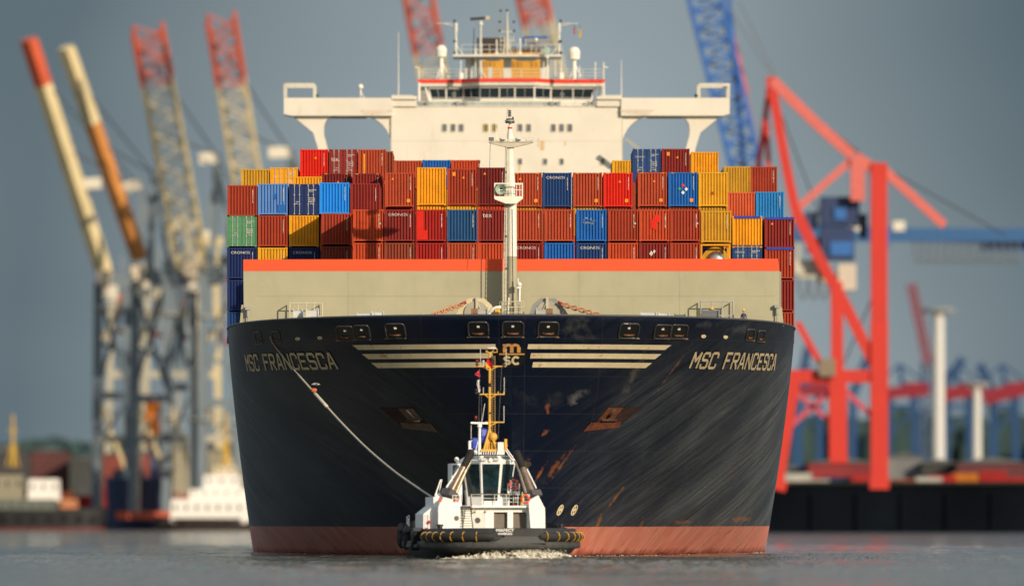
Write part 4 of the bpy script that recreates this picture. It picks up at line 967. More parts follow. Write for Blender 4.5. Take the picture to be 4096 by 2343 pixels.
def container(u, vt, Y, col, label, group, kind='end', h=2.591, text=None, tpos=None, marks='', tarp=None, x=None, z=None):
    x = X(u, Y) if x is None else x; z = Z(vt, Y)-h if z is None else z
    r = thing('shipping_container', label, 'container', (x, Y, z), 0, group)
    pm = proto_meshes(kind, h); mt = CC[col]; hw = CW/2
    link_mesh('frame', pm['frame'], r, mt); link_mesh('side_panel', pm['side_panel'], r, mt); link_mesh('roof_panel', pm['roof_panel'], r, mt)
    if kind == 'end': face = link_mesh('end_panel', pm['end_panel'], r, mt)
    else:
        face = link_mesh('door', pm['door_left'], r, mt); link_mesh('door', pm['door_right'], r, mt)
        for t in range(4): link_mesh('locking_rod', pm['rod_%d' % t], r, rodm)
    def L_(mb, name, mat): return mb.build(name, mat, face, local=True)
    if text:
        mb = MB(); w_, hh, tx, tz = tpos or (1.55, .21, -.12, h-.42); put_text(mb, text, w_, hh, tx, .005, tz, .0); L_(mb, 'lettering', wmark)
    if kind == 'end' and 'n' not in marks:          # column of code characters on the right
        mb = MB(); rn = random.Random(int(u*7+vt))
        for k in range(11):
            zz = h-.42-k*.10; mb.box(.855, .86+rn.uniform(.015, .05), .012, .018, zz-.05, zz+.05)
        L_(mb, 'code_lettering', wmark)
    if kind == 'door':
        mb = MB(); rn = random.Random(int(u))
        for zz, n_ in ((h-.5, 5), (h-.62, 3), (h-1.15, 4), (h-1.3, 4), (h-1.45, 4)):
            for k in range(n_): mb.box(.42+k*.13, .42+k*.13+rn.uniform(.06, .1), .020, .026, zz-.03, zz+.03)
        L_(mb, 'code_lettering', wmark)
    if 't' in marks:
        for tx, tz in ((-.60, h-.52),) if 'T' not in marks else ((.15, h-.75),):
            mb = MB(); mb.prism([(tx-.11, tz-.09), (tx+.11, tz-.09), (tx, tz+.12)], .008, .02); L_(mb, 'warning_label', omark)
    if 's' in marks: mb = MB(); mb.box(.58, .86, .008, .02, .40, .68); L_(mb, 'orange_sticker', omark)
    if 'S' in marks: mb = MB(); mb.box(-.78, -.52, .008, .02, h-.62, h-.30); L_(mb, 'orange_sticker', omark)
    if 'w' in marks: mb = MB(); mb.box(.92, 1.04, -.02, -.014, h-1.2, h-1.08); L_(mb, 'white_sticker', wmark)
    if 'e' in marks:
        mb = MB()
        for k in range(9): mb.box(-.98+k*.05 if k < 5 else .78+(k-5)*.05, -.955+k*.05 if k < 5 else .805+(k-5)*.05, -.004, .006, h-.11, h-.03)
        L_(mb, 'hazard_dashes', M('hazard_yellow', (.7, .45, .03), .5))
    if 'b' in marks:   # repainted red patches
        mb = MB(); mb.box(-.30, .12, -.002, .028, 1.05, 1.75); mb.box(-.02, .42, -.004, .026, 1.55, 2.15); mb.box(-.02, .20, -.006, .024, .95, 1.2); L_(mb, 'repaint_patch', CC['bright red'])
    if 'r' in marks: mb = MB(); mb.box(-hw+.11, -hw+.62, .0, .028, .17, h-.13); mb.box(-hw+.62, -hw+.95, -.003, .025, .17, .9); L_(mb, 'repaint_patch', CC['bright red'])
    if 'p' in marks: mb = MB(); mb.box(.4, 1.0, .0, .028, .2, .85); mb.box(.05, .3, .0, .028, 1.3, 1.75); L_(mb, 'repaint_patch', CC['blue'])
    if 'g' in marks:
        rn = random.Random(5); mb = MB()
        for k in range(16): a, c = rn.uniform(-.7, .2), rn.uniform(1.35, 1.85); mb.box(a, a+rn.uniform(.05, .2), -.001*k, .026, c, c+rn.uniform(.04, .14))
        L_(mb, 'grime_patch', M('grey_grime', (.16, .20, .24), .8, var=.5, scale=6))
    if 'd' in marks:
        for (a, c), cm_ in (((.0, 1.78), (.7, .02, .03)), ((-.28, 1.5), (.02, .3, .12)), ((.28, 1.47), (.7, .7, .7)), ((.0, 1.18), (.75, .75, .7))):
            mb = MB(); mb.prism([(a-.15, c), (a, c-.17), (a+.15, c), (a, c+.17)], -.004, .02); L_(mb, 'hazard_diamond', M('dia%d' % int(a*100+c*100), cm_, .5))
    if 'D' in marks:
        mb = MB(); mb.prism([(-.42, 1.7), (-.25, 1.5), (-.1, 1.72), (-.25, 1.95)], .0, .02); mb.prism([(-.12, 1.85), (0, 1.7), (.1, 1.9), (0, 2.05)], .0, .02); L_(mb, 'white_diamond', wmark)
    if 'q' in marks: mb = MB(); mb.box(-.15, .05, .0, .02, 1.0, 1.25); L_(mb, 'red_tag', CC['brick red'])
    if 'Y' in marks: mb = MB(); mb.box(-.75, -.62, .0, .02, .6, h-.4); L_(mb, 'yellow_stripe', CC['golden yellow'])
    if tarp:
        mb = MB(); n = 18; vs = []
        for j in (0, 1):
            for i in range(n+1): vs.append((-hw+.12+(CW-.24)*i/n, (-.03 if j == 0 else LEN+.03), h-.02+.03*math.sin(i*1.9)+.03))
        vs += [(v[0], v[1], h-.20) for v in vs]; m1 = n+1
        fs = [(i, i+1, m1+i+1, m1+i) for i in range(n)]+[(2*m1+i, 2*m1+i+1, i+1, i) for i in range(n)]+[(3*m1+i, m1+i, m1+i+1, 3*m1+i+1) for i in range(n)]
        mb.add(vs, fs); mb.build('tarpaulin', M('blue_tarp', (.015, .03, .30), .5, var=.3, scale=4), r, local=True)
    return r
ORD = ['first', 'second', 'third', 'fourth', 'fifth', 'sixth', 'seventh', 'eighth', 'ninth', 'tenth', 'eleventh', 'twelfth', 'thirteenth', 'fourteenth', 'fifteenth', 'sixteenth', 'seventeenth', 'eighteenth']
def row(items, phrase, group):
    n = len(items)
    for i, it in enumerate(items):
        u, vt, Y, col = it[:4]; kw = dict(it[4]) if len(it) > 4 else {}
        what = kw.pop('what', 'corrugated container')
        pos = 'leftmost' if i == 0 else 'rightmost' if i == n-1 else ORD[i]+' from left'
        container(u, vt, Y, col, f"{col} {what}, {pos} in {phrase}", group, **kw)
CR = dict(text='CRONOS', what='white-lettered container')
colA = [915, 993, 1071, 1149, 1227, 1312, 1391, 1470.5, 1549, 1627, 1704]
YA, YL = 767., 781.
T1, T2 = 603, 520.5
v1L, v2L = 615, 535
row([(601.5, v1L, YL, 'navy blue', dict(CR)), (678, v1L, YL, 'yellow'), (755.5, v1L, YL, 'navy blue', dict(CR)), (836, 612, 777, 'brown')] +
    [(colA[0], T1, YA, 'orange red'), (colA[1], T1, YA, 'brown'), (colA[2], T1, YA, 'crimson'), (colA[3], T1, YA, 'brick red'), (colA[4], T1, YA, 'orange red', dict(marks='w')),
     (colA[5], T1, YA, 'dark red', dict(CR)), (colA[6], T1, YA, 'blue', dict(marks='n')), (colA[7], T1, YA, 'dark blue', dict(CR)), (colA[8], T1, YA, 'orange red'), (colA[9], T1, YA, 'dark red', dict(marks='D')), (colA[10], T1, YA, 'rust red')] +
    [(1858, 608.5, YL, 'dark blue', dict(kind='door', text='CRONOS', tpos=(.8, .13, -.62, 2.0), what='door-end container')), (1938, 615, YL, 'rust red', dict(tarp=1, what='blue-tarpaulined container'))],
    'the half-hidden row above the orange wall', 'containers of the lowest visible tier')
row([(601.5, v2L, YL, 'green', dict(kind='door', what='weathered door-end container')), (678, v2L, YL, 'rust red'), (755.5, v2L, YL, 'golden yellow', dict(marks='n')), (836, 530, 777, 'rust red')] +
    [(colA[0], T2, YA, 'orange red', dict(marks='w')), (colA[1], T2, YA, 'dark red', dict(CR)), (colA[2], T2, YA, 'crimson', dict(marks='r')), (colA[3], T2, YA, 'steel blue'), (colA[4], T2, YA, 'dark red', dict(text='tex', tpos=(.75, .3, -.5, 2.1), what='container lettered tex', marks='')),
     (colA[5], T2, YA, 'brick red'), (colA[6], T2, YA, 'brick red'), (colA[7], T2, YA, 'blue', dict(marks='g', what='grime-patched container')), (colA[8], T2, YA, 'rust red', dict(marks='w')), (colA[9], T2, YA, 'orange red', dict(marks='b', what='bright-patched container')), (colA[10], T2, YA, 'rust red', dict(marks='w'))] +
    [(1780.5, 524, 773, 'ochre'), (1858, 537, YL, 'golden yellow', dict(marks='n', tarp=1, what='blue-tarpaulined container')), (1938, 540, YL, 'dark red', dict(marks='t', tarp=1, what='blue-tarpaulined container'))],
    'the second row above the orange wall', 'containers of the second visible tier')
Bc = [994, 1073, 1148, 1223, 1311, 1385, 1461, 1536.5, 1622, 1698, 1773]
HC = dict(h=2.896)
def H(**k): d = dict(HC); d.update(k); return d
row([(602, 460, YL, 'rust red'), (678, 456, YL, 'light blue', dict(marks='p', what='patched container')), (755.5, 457, YL, 'navy blue', dict(kind='door', what='door-end container')), (831, 453.5, YL, 'bright blue'), (907.5, 455.5, YL, 'dark red')] +
    [(Bc[0], 429, 797, 'brick red', H(marks='ts')), (Bc[1], 416, 798, 'golden yellow', H(marks='n', h=3.2)), (Bc[2], 419, 798, 'rust red', H(marks='tTS', h=3.1)), (Bc[3], 416, 798, 'maroon', H(marks='t', h=3.2)), (Bc[4], 429, 798, 'brick red', H(marks='tse')), (Bc[5], 429, 798, 'dark blue', H(**CR)), (Bc[6], 429, 798, 'brick red', H(marks='se')), (Bc[7], 429, 798, 'bright red', H(marks='tTse')),
     (Bc[8], 428, 798, 'brick red', H(marks='tTse')), (Bc[9], 428, 798, 'blue', H(marks='dse', what='hazard-diamond container')), (Bc[10], 428, 798, 'yellow', H(marks='nq')), (1842, 477.5, 831, 'salmon red', dict(marks='n')), (1914, 476.5, 831, 'sky blue', dict(marks=''))],
    'the third row above the orange wall', 'containers of the third visible tier')
row([(634, 420, 830, 'ochre', dict(marks='n')), (706, 416, 830, 'golden yellow', dict(kind='door', what='door-end container')), (764, 430.5, 798, 'golden yellow', H(marks='n', z=28.9)), (836, 430.5, 800, 'maroon', H(marks='tTe')), (913, 430.5, 799, 'dark red', H(marks='e'))],
    'the fourth row at the left', 'containers of the fourth visible tier')
row([(1833, 413.5, 866, 'ochre', dict(marks='n')), (1899, 414, 866, 'rust red')], 'the far right upper pair', 'containers of the fourth visible tier')
row([(780.5, 371, 831, 'bright red', H(marks='tT')), (852.5, 371, 831, 'dark red', H(kind='door', text='tex', tpos=(.6, .3, -.72, 2.0), what='door-end container')), (925, 371, 831, 'brick red', H(marks='Y', what='yellow-striped container'))], 'the topmost trio left of the bridge', 'containers of the topmost tier')
row([(1014, 398.5, 850, 'brick red', dict(marks='n')), (1085, 397.5, 850, 'blue', dict(marks='n')), (1156, 397.5, 850, 'orange red', dict(marks='n'))], 'the low trio directly before the white bridge', 'containers of the topmost tier')
row([(1608, 370, 831, 'dark blue', H(kind='door', text='CRONOS', tpos=(.85, .13, -.6, 2.2), what='door-end container')), (1680, 369.5, 831, 'dark red', H(marks='tTS')), (1752.5, 377.5, 845, 'golden yellow', H(marks='n'))], 'the topmost trio right of the bridge', 'containers of the topmost tier')
# one tier seen only as a strip beneath the tall third row
for i, (u, c) in enumerate(zip(Bc, ['orange red', 'golden yellow', 'yellow', 'orange red', 'ochre', 'brown', 'ochre', 'brown', 'brown', 'brown', 'ochre'])):
    container(u, 509, 798.3, c, f"{c} container, thin strip between second and third rows, {ORD[i]+' from left' if 0 < i < 10 else ('leftmost' if i == 0 else 'rightmost')}", 'containers seen as a thin strip between tiers', h=2.591, marks='n')
container(1548.5, 0, 850, 'yellow', 'narrow yellow container sliver between the white bridge and the dark blue doors', None, x=X(1556, 850), z=Z(398, 850)-2.6, marks='n')
container(0, 0, 833, 'brown', 'brown container end peeping out right of the topmost left trio', None, x=X(948, 850), z=Z(396, 852)-2.6, marks='n')
# the tiers that carry the topmost boxes, down to the hatch covers
rn = random.Random(17); under = [(u, 371, 831, 2.896) for u in (780.5, 852.5, 925)]+[(1608, 370, 831, 2.896), (1680, 369.5, 831, 2.896), (1752.5, 377.5, 845, 2.896), (634, 420, 830, 2.591), (706, 416, 830, 2.591), (1833, 413.5, 866, 2.591), (1899, 414, 866, 2.591),
  (1842, 477.5, 831, 2.591), (1914, 476.5, 831, 2.591), (1014, 398.5, 850, 2.591), (1085, 397.5, 850, 2.591), (1156, 397.5, 850, 2.591)]
for u, vt, Y, h in under:
    z = Z(vt, Y)-h
    if u in (1752.5,): z -= 0
    while z-2.6 > 17.6:
        z -= 2.62
        container(u, 0, Y, rn.choice(('rust red', 'dark red', 'orange red', 'navy blue', 'ochre', 'brown')), 'container inside the stack, carrying the topmost visible boxes', 'containers hidden beneath the topmost tiers', x=X(u, Y), z=z, marks='n')
for u in Bc+[764, 836, 913]:
    z = Z(509, 798.3)-2.591
    for k in range(1, 4): container(u, 0, 798.3, rn.choice(('rust red', 'dark red', 'orange red', 'navy blue')), 'container inside the stack, carrying the topmost visible boxes', 'containers hidden beneath the topmost tiers', x=X(u, 798.3), z=z-2.62*k, marks='n')
# outermost stacks beside the wall
for x_, cs, sd in ((X(601.5, YL), (('navy blue', 'upper'), ('dark blue', 'lower')), 'left'), (X(1938, YL), (('dark red', 'upper'), ('rust red', 'lower')), 'right')):
    for k, (c, nm) in enumerate(cs):
        container(0, 0, YL, c, f"{c} container, {nm} one in the outermost stack {sd} of the wall", 'containers in the outermost stacks beside the wall', x=x_, z=Z(615, YL)-2.591*(2+k)-.06*(k+1), marks='n')
# tank container
tx, tz, ty = X(1779, 773), Z(606.5, 773)-2.591, 773
TK = thing('tank_container', 'tank container, silver round vessel inside an open yellow frame, above the orange wall', 'tank container', (tx, ty, tz))
mb = MB(); h = 2.591
for sx in (-1, 1):
    for y in (0, 6): mb.bar((tx+sx*1.15, ty+y, tz), (tx+sx*1.15, ty+y, tz+h), .14)
    for z in (.07, h-.07): mb.bar((tx+sx*1.15, ty, tz+z), (tx+sx*1.15, ty+6, tz+z), .12)
for y in (0, 6):
    for z in (.07, h-.07): mb.bar((tx-1.15, ty+y, tz+z), (tx+1.15, ty+y, tz+z), .13)
for sx in (-1, 1): mb.bar((tx+sx*1.1, ty+.1, tz+h*.55), (tx+sx*.4, ty+.1, tz+.1), .1)
mb.build('frame', CC['golden yellow'], TK)
mb = MB(); mb.cyl((tx, ty+1, tz+1.25), (tx, ty+5.4, tz+1.25), 1.1, n=32); mb.cyl((tx, ty+.85, tz+1.25), (tx, ty+.95, tz+1.25), 1.12, 1.12, n=32); tk = mb.build('vessel', CC['ochre'], TK, 40)
mb = MB(); vs = []; n = 32; prof = [(0, .0), (.02, .35), (.08, .6), (.2, .8), (.38, .95), (.55, 1.0)]
for dy, r in prof: vs += [(tx+.05+math.cos(2*math.pi*i/n)*r*.86, ty+.35+dy, tz+1.2+math.sin(2*math.pi*i/n)*r*.86) for i in range(n)]
mb.add(vs, [(j*n+i, j*n+(i+1) % n, (j+1)*n+(i+1) % n, (j+1)*n+i) for j in range(len(prof)-1) for i in range(n)])
mb.build('dished_end', M('polished_steel', (.55, .54, .50), .28, metal=.85, var=.2, scale=3), TK, True)
mb = MB()
for sx in (.72, 1.0): mb.bar((tx+sx, ty-.02, tz+.1), (tx+sx, ty-.02, tz+h-.1), .04)
for k in range(8): mb.bar((tx+.72, ty-.02, tz+.3+k*.28), (tx+1.0, ty-.02, tz+.3+k*.28), .035)
mb.build('ladder', CC['yellow'], TK)
# ================================================================ tug
TH = R(6.); TX, TY = -1.75, 722.
TUG = thing('tugboat', 'white and black harbour tug with yellow mast towing in front of the big bow', 'tugboat', (TX, TY, 0), TH)
cT, sT = math.cos(TH), math.sin(TH)
def tl(zx, zy, ly):
    """tug-local point from photo-zoom coordinates at local depth ly"""
    u, v = 963.3+.4056*zx, 839+.4056*zy; lx = 0.
    for _ in range(6):
        Y = TY+sT*lx+cT*ly; lx = (X(u, Y)-TX+sT*ly)/cT
    return lx, Z(v, Y)
EACH = ('whip_aerial', 'navigation_lamp', 'red_lamp', 'red_valve', 'wall_lamp', 'stay_wire', 'searchlight', 'floodlight', 'push_pad')
def tb(name, mb, mat, sm=False, parent=None): return (mb.each if name in EACH else mb.build)(name, mat, parent or TUG, sm, local=True)
def tbox(mb, zx0, zx1, zy0, zy1, y0, y1):
    a, b_ = tl(zx0, zy0, y0), tl(zx1, zy1, y0); mb.box(a[0], b_[0], y0, y1, b_[1], a[1])
def T3(zx, zy, ly): q = tl(zx, zy, ly); return Vector((q[0], ly, q[1]))
tblack = M('tug_black_paint', (.022, .024, .027), .42, var=.3, scale=1.5, dirt=.0)
rubber = M('black_rubber', (.018, .018, .018), .75, var=.3, scale=3)
rubber2 = M('grey_worn_rubber', (.05, .053, .055), .7, var=.35, scale=2.5)
tw = M('tug_white_paint', (.90, .90, .88), .4, var=.04, scale=1., rust=.06)
fyel = M('fender_yellow', (.75, .40, .02), .5)
def ring(phi, a, b_, z, n=3.2):
    c, s = math.cos(phi), math.sin(phi); return Vector((a*math.copysign(abs(c)**(2/n), c), b_*math.copysign(abs(s)**(2/n), s), z))
def sheer(y): return .10*max(0, -y/14)**2 + .85*max(0, (y+2)/16)**1.5
LY = [(-1.0, .80, .80), (0, .88, .90), (.45, .93, .95), (.80, .985, .985), (1.15, 1., 1.), (1.95, 1.0, 1.0), (2.25, .985, .985)]
K = 96; mb = MB(); vs = []
for z, fa, fb in LY:
    for i in range(K):
        p = ring(2*math.pi*i/K, 6.15*fa, 13.6*fb, z)
        p.z += sheer(p.y)*max(0, z)/2.25
        vs.append(p)
mb.add(vs, [(j*K+i, j*K+(i+1) % K, (j+1)*K+(i+1) % K, (j+1)*K+i) for j in range(len(LY)-1) for i in range(K)])
# inner face of the bulwark and deck
vi = [ring(2*math.pi*i/K, 5.95, 13.35, 2.25) for i in range(K)]
for p in vi: p.z += sheer(p.y)
vd = [ring(2*math.pi*i/K, 5.95, 13.35, 1.35) for i in range(K)]
o = len(mb.v); mb.add(vi+vd, [(i, K+i, K+(i+1) % K, (i+1) % K) for i in range(K)]); mb.f += [((len(LY)-1)*K+i, (len(LY)-1)*K+(i+1) % K, o+(i+1) % K, o+i) for i in range(K)]; mb.m += [0]*K
thull = tb('hull', mb, tblack, 50)
mb = MB(); mb.add([(0, 0, 1.4)]+[ring(2*math.pi*i/K, 5.96, 13.36, 1.4) for i in range(K)], [(0, 1+i, 1+(i+1) % K) for i in range(K)]); tb('deck', mb, M('tug_deck', (.10, .13, .11), .7))
# heavy lower fender belt
mb = MB(); vs = []
prof = [(0, .78), (.22, .82), (.30, .92), (.30, 1.25), (.2, 1.36), (0, 1.38)]
for dr, z in prof: vs += [ring(2*math.pi*i/K, 6.12+dr, 13.55+dr, z+.15*max(0, ring(2*math.pi*i/K, 6, 13.5, 0).y/14)) for i in range(K)]
mb.add(vs, [(j*K+i, j*K+(i+1) % K, (j+1)*K+(i+1) % K, (j+1)*K+i) for j in range(len(prof)-1) for i in range(K)])
tb('belt_fender', mb, rubber2, 50, thull)
# raised stern plate between the roller fenders
mb = MB(); mb.prism([(-1.2, 1.2), (2.9, 1.2), (1.9, 1.9), (1.9, 2.05), (.25, 2.05), (-.3, 1.7)], -13.86, -13.5); tb('stern_plate', mb, M('tug_dark_grey_paint', (.06, .065, .07), .5), False, thull)
def roller(ph0, ph1, n, hoops, side):
    pts = []; rad = []
    for i in range(n+1):
        t = i/n; ph = ph0+(ph1-ph0)*t; p = ring(ph, 6.42, 13.85, 1.66); p.z += .5*sheer(p.y); pts.append(p)
        rad.append(.34*min(1, (min(t, 1-t)*n*.9+.35)**.5) if True else .34)
    f = tb('roller_fender', MB().tube(pts, rad, 14), rubber, 40, thull)
    L_ = [0]
    for a, b_ in zip(pts[:-1], pts[1:]): L_.append(L_[-1]+(b_-a).length)
    mb = MB(); k = .65
    while k < L_[-1]-.4:
        for i in range(n):
            if L_[i] <= k < L_[i+1]:
                f_ = (k-L_[i])/(L_[i+1]-L_[i]); c = pts[i].lerp(pts[i+1], f_); d = (pts[i+1]-pts[i]).normalized()
                up = Vector((0, 0, 1)); e = d.cross(up).normalized(); q = e.cross(d)
                mb.tube([c+(e*math.cos(t)+q*math.sin(t))*.345 for t in [2*math.pi*j/16 for j in range(16)]], .030, 6, True)
        k += .98
    tb('yellow_hoop', mb, fyel, True, f)
roller(R(208), R(266.5), 46, 7, -1)
roller(R(280.5), R(334), 42, 6, 1)
# tyres on the left quarter and bow, bitts
def tyre(p, nrm, r=.62, rt=.2):
    nrm = Vector(nrm).normalized(); e = nrm.cross(Vector((0, 0, 1))).normalized(); q = Vector((0, 0, 1))
    f = tb('tyre_fender', MB().tube([Vector(p)+(e*math.cos(t)+q*math.sin(t))*r for t in [2*math.pi*j/20 for j in range(20)]], rt, 10, True), rubber, True, thull)
for ph in (180, 172, 163, 154):
    p = ring(R(ph), 6.35, 13.8, 1.55+.1*(180-ph)/9); tyre(p, (p.x*5, p.y*.6, 0), .62, .26)
for ph in (0, 10): p = ring(R(ph), 6.35, 13.8, 1.55); tyre(p, (p.x*5, p.y*.6, 0), .55, .22)
mb = MB(); mb.tube([ring(R(a), 6.5, 13.9, .95) for a in range(184, 204, 2)], .17, 8); tb('side_fender', mb, rubber2, True, thull)
mb = MB(); mb.bar(ring(R(196), 6.5, 13.9, .7), ring(R(198), 6.3, 13.9, 2.0), .75, .25); tb('push_pad', mb, rubber, False, thull)
for x_, y_ in ((-4.6, -8.2), (4.55, -8.4), (-4.9, -6.5)):
    mb = MB(); mb.cyl((x_, y_, 1.4), (x_, y_, 2.62), .19, n=14); mb.cyl((x_, y_, 2.5), (x_, y_, 2.62), .26, n=14); tb('mooring_bitt', mb, M('bitt_black', (.015, .015, .016), .45), 40)
mb = MB(); mb.rail([ring(R(a), 5.9, 13.3, 2.3+sheer(ring(R(a), 5.9, 13.3, 0).y)) for a in (176, 160, 146)], .5, 1, .03, 1.3); tb('bow_rail', mb, tw)
# lettering
mb = MB(); a = tl(666, 1170, -13.9); c = tl(776, 1188, -13.9); put_text(mb, 'PERFECT', c[0]-a[0], a[1]-c[1], (a[0]+c[0])/2, -13.92, (a[1]+c[1])/2, .03); 
a = tl(678, 1193, -13.9); c = tl(765, 1207, -13.9); put_text(mb, 'HAMBURG', c[0]-a[0], a[1]-c[1], (a[0]+c[0])/2, -13.925, (a[1]+c[1])/2, .03); tb('stern_name', mb, M('name_white', (.75, .75, .72), .5), False, thull)
mb = MB(); mb.box(-.3, 2.6, -13.90, -13.5, 1.75, 2.22); tb('name_board', mb, tblack, False, thull)
# ---------------- deckhouse
yh = -7.2
mb = MB(); tbox(mb, 440, 640, 1040, 1172, yh, 4); tbox(mb, 640, 880, 1035, 1068, yh, yh+.3)
for a_, b_ in ((630, 652), (736, 770), (856, 880)): tbox(mb, a_, b_, 1060, 1172, yh-.02, yh+.9)
tbox(mb, 640, 880, 1035, 1172, yh+.9, 5); dh = tb('deckhouse', mb, tw)
mb = MB(); p1, p2 = tl(652, 1066, yh), tl(736, 1172, yh); mb.box(p1[0], p2[0], yh+.35, yh+.5, p2[1], p1[1]); tb('shutter_door', mb, M('taupe_shutter', (.16, .135, .11), .6), False, dh)
mb = MB(); p1, p2 = tl(770, 1066, yh), tl(856, 1172, yh); mb.box(p1[0], p2[0], yh+.35, yh+.5, p2[1], p1[1]); tb('shutter_door', mb, M('taupe_shutter', (.16, .135, .11), .6), False, dh)
mb = MB(); mb.prism([tl(842, 1060, yh), tl(858, 1060, yh), tl(858, 1085, yh)], yh-.03, yh+.1); tb('door_gusset', mb, tw, False, dh)
mb = MB(); c = T3(553, 1118, yh-.03)
mb.tube([c+Vector((.17*math.cos(t), 0, .17*math.sin(t))) for t in [2*math.pi*j/16 for j in range(16)]], .05, 6, True); mb.cyl(c+Vector((0, .02, 0)), c, .14, n=12); tb('porthole', mb, M('porthole_dark', (.10, .10, .11), .3), 40, dh)
mb = MB(); p1, p2 = tl(527, 1068, yh), tl(600, 1170, yh); mb.box(p1[0], p2[0], yh-.025, yh, p2[1], p1[1]); mb.box(p1[0], p2[0], yh-.05, yh-.02, p1[1]-.03, p1[1]); mb.box(p2[0]-.03, p2[0], yh-.05, yh-.02, p2[1], p1[1]); tb('white_door', mb, M('door_white', (.75, .74, .71), .4), False, dh)
mb = MB()
for q in ((537, 1065), (600, 1065)): a = T3(q[0], q[1], yh-.1); mb.sph(a, .09)
tb('wall_lamp', mb, M('amber_lamp', (.7, .35, .08), .3), True, dh)
# deck edge (boat deck) and rails
mb = MB(); tbox(mb, 398, 880, 1028, 1040, yh-.5, 4.5); bd = tb('boat_deck', mb, tw)
mb = MB()
def trail(mb, zxa, zxb, zya, zyb, ly, nb=3, r=.025, posts=5):
    a, b_ = T3(zxa, zyb, ly), T3(zxb, zyb, ly); hgt = T3(zxa, zya, ly).z-a.z
    for k in range(posts+1): p = a.lerp(b_, k/posts); mb.cyl(p, p+Vector((0, 0, hgt)), r, n=6)
    for k in range(1, nb+1): z = Vector((0, 0, hgt*k/nb)); mb.cyl(a+z, b_+z, r, n=6)
trail(mb, 515, 870, 960, 1030, yh-.4, 3, .028, 5); trail(mb, 400, 440, 965, 1030, yh-.4, 3, .028, 2); tb('boat_deck_rail', mb, M('rail_white', (.7, .68, .62), .4), False, bd)
mb = MB(); trail(mb, 510, 780, 955, 1030, yh-.46, 1, .03, 2); mb.cyl(T3(767, 850, yh-.4), T3(767, 1030, yh-.4), .04); tb('dark_handrail', mb, dark, False, bd)
mb = MB(); trail(mb, 738, 808, 893, 942, -4.5, 3, .03, 3); tbox(mb, 738, 812, 940, 958, -4.6, -2); tb('upper_side_rail', mb, tw, False, bd)
# external ladder
mb = MB(); a, b_, c, d = T3(452, 1032, yh-.6), T3(462, 1166, yh-1.3), T3(508, 1032, yh-.6), T3(524, 1166, yh-1.3)
mb.bar(a, b_, .07); mb.bar(c, d, .07); mb.bar(a+Vector((0, 0, .9)), b_+Vector((0, 0, .9)), .04); mb.bar(T3(510, 955, yh-.6), T3(520, 1080, yh-.9), .045)
for k in range(10): t = k/9; mb.bar(a.lerp(b_, t), c.lerp(d, t), .20, .04)
tb('stair', mb, dark)
# engine casings left and right with exhausts
def casing(pts, y0, y1, nm='exhaust_casing'):
    mb = MB(); pp = [tl(x, y, y0) for x, y in pts]
    ar = sum(pp[i][0]*pp[(i+1) % len(pp)][1]-pp[(i+1) % len(pp)][0]*pp[i][1] for i in range(len(pp)))
    if ar > 0: pp = pp[::-1]
    mb.prism(pp[::-1], y0, y1); return tb(nm, mb, tw)
cl = casing([(312, 1172), (312, 1040), (322, 1010), (345, 975), (400, 990), (402, 1040), (446, 1040), (446, 1172)], -8.2, -2)
cl2 = casing([(220, 1172), (220, 1080), (282, 1030), (282, 975), (312, 975), (314, 1172)], -7.2, -1, 'side_casing')
crr = casing([(878, 1172), (866, 1010), (878, 990), (925, 965), (942, 998), (966, 1045), (968, 1172)], -8.0, -2)
mb = MB(); c = T3(424, 1105, -8.2); mb.cyl(c, c+Vector((0, -.03, 0)), .19, n=18); tb('round_vent', mb, M('vent_mesh_grey', (.13, .13, .12), .6), 35, cl)
mb = MB(); p1, p2 = tl(228, 1082, -7.3), tl(272, 1172, -7.3); mb.box(p1[0], p2[0], -7.23, -7.2, p2[1], p1[1]); mb.box(p2[0]+.1, p2[0]+.18, -7.3, -7.2, p2[1], p1[1]+.6); mb.box(p1[0]+.25, p1[0]+.32, -7.3, -7.2, p2[1], p1[1]); tb('casing_door', mb, M('door_white', (.75, .74, .71), .4), False, cl2)
mb = MB(); 
for q in ((256, 1128), (238, 1172)): mb.sph(T3(q[0], q[1], -7.4), .12)
tb('red_valve', mb, M('valve_red', (.6, .03, .03), .4), True, cl2)
exm = M('exhaust_steel', (.30, .22, .165), .35, metal=.7, var=.35, scale=4); soot = M('soot_black', (.010, .009, .009), .8); boxm = M('exhaust_box_grey', (.085, .08, .08), .6)
for (bx0, by0), (tx0, ty0), yb in (((385, 950), (515, 700), -6.6), ((888, 955), (793, 705), -6.4)):
    a, b_ = T3(bx0, by0, yb), T3(tx0, ty0, yb+1.2); d = b_-a
    mid = a.lerp(b_, .62); ex = tb('exhaust_pipe', MB().cyl(a-d*.05, mid, .29, .27, n=18), exm, 40)
    mb = MB(); mb.cyl(mid, a.lerp(b_, .97), .285, .30, n=18); mb.sph(a.lerp(b_, .97), .30, 14, 8, 1.1); tb('sooty_tip', mb, soot, 40, ex)
    n = d.normalized(); side = 1 if tx0 > bx0 else -1
    a2, b2 = a+Vector((side*.42, .1, -.1)), a.lerp(b_, .55)+Vector((side*.30, .1, 0)); tb('small_exhaust', MB().cyl(a2, b2, .13, n=12).cyl(b2, b2+n*.9, .14, n=12), M('pale_steel_pipe', (.45, .40, .30), .3, metal=.7), 40, ex)
    mb = MB(); mb.bar(a-d*.10-Vector((0, 0, 0)), a+d*.035, 1.05, .95); tb('exhaust_box', mb, boxm, False, ex)
    mb = MB(); mb.cyl(a+Vector((-side*.3, 0, .4)), a.lerp(b_, .6)+Vector((-side*.3, 0, 0)), .06); tb('exhaust_brace', mb, tw, False, ex)
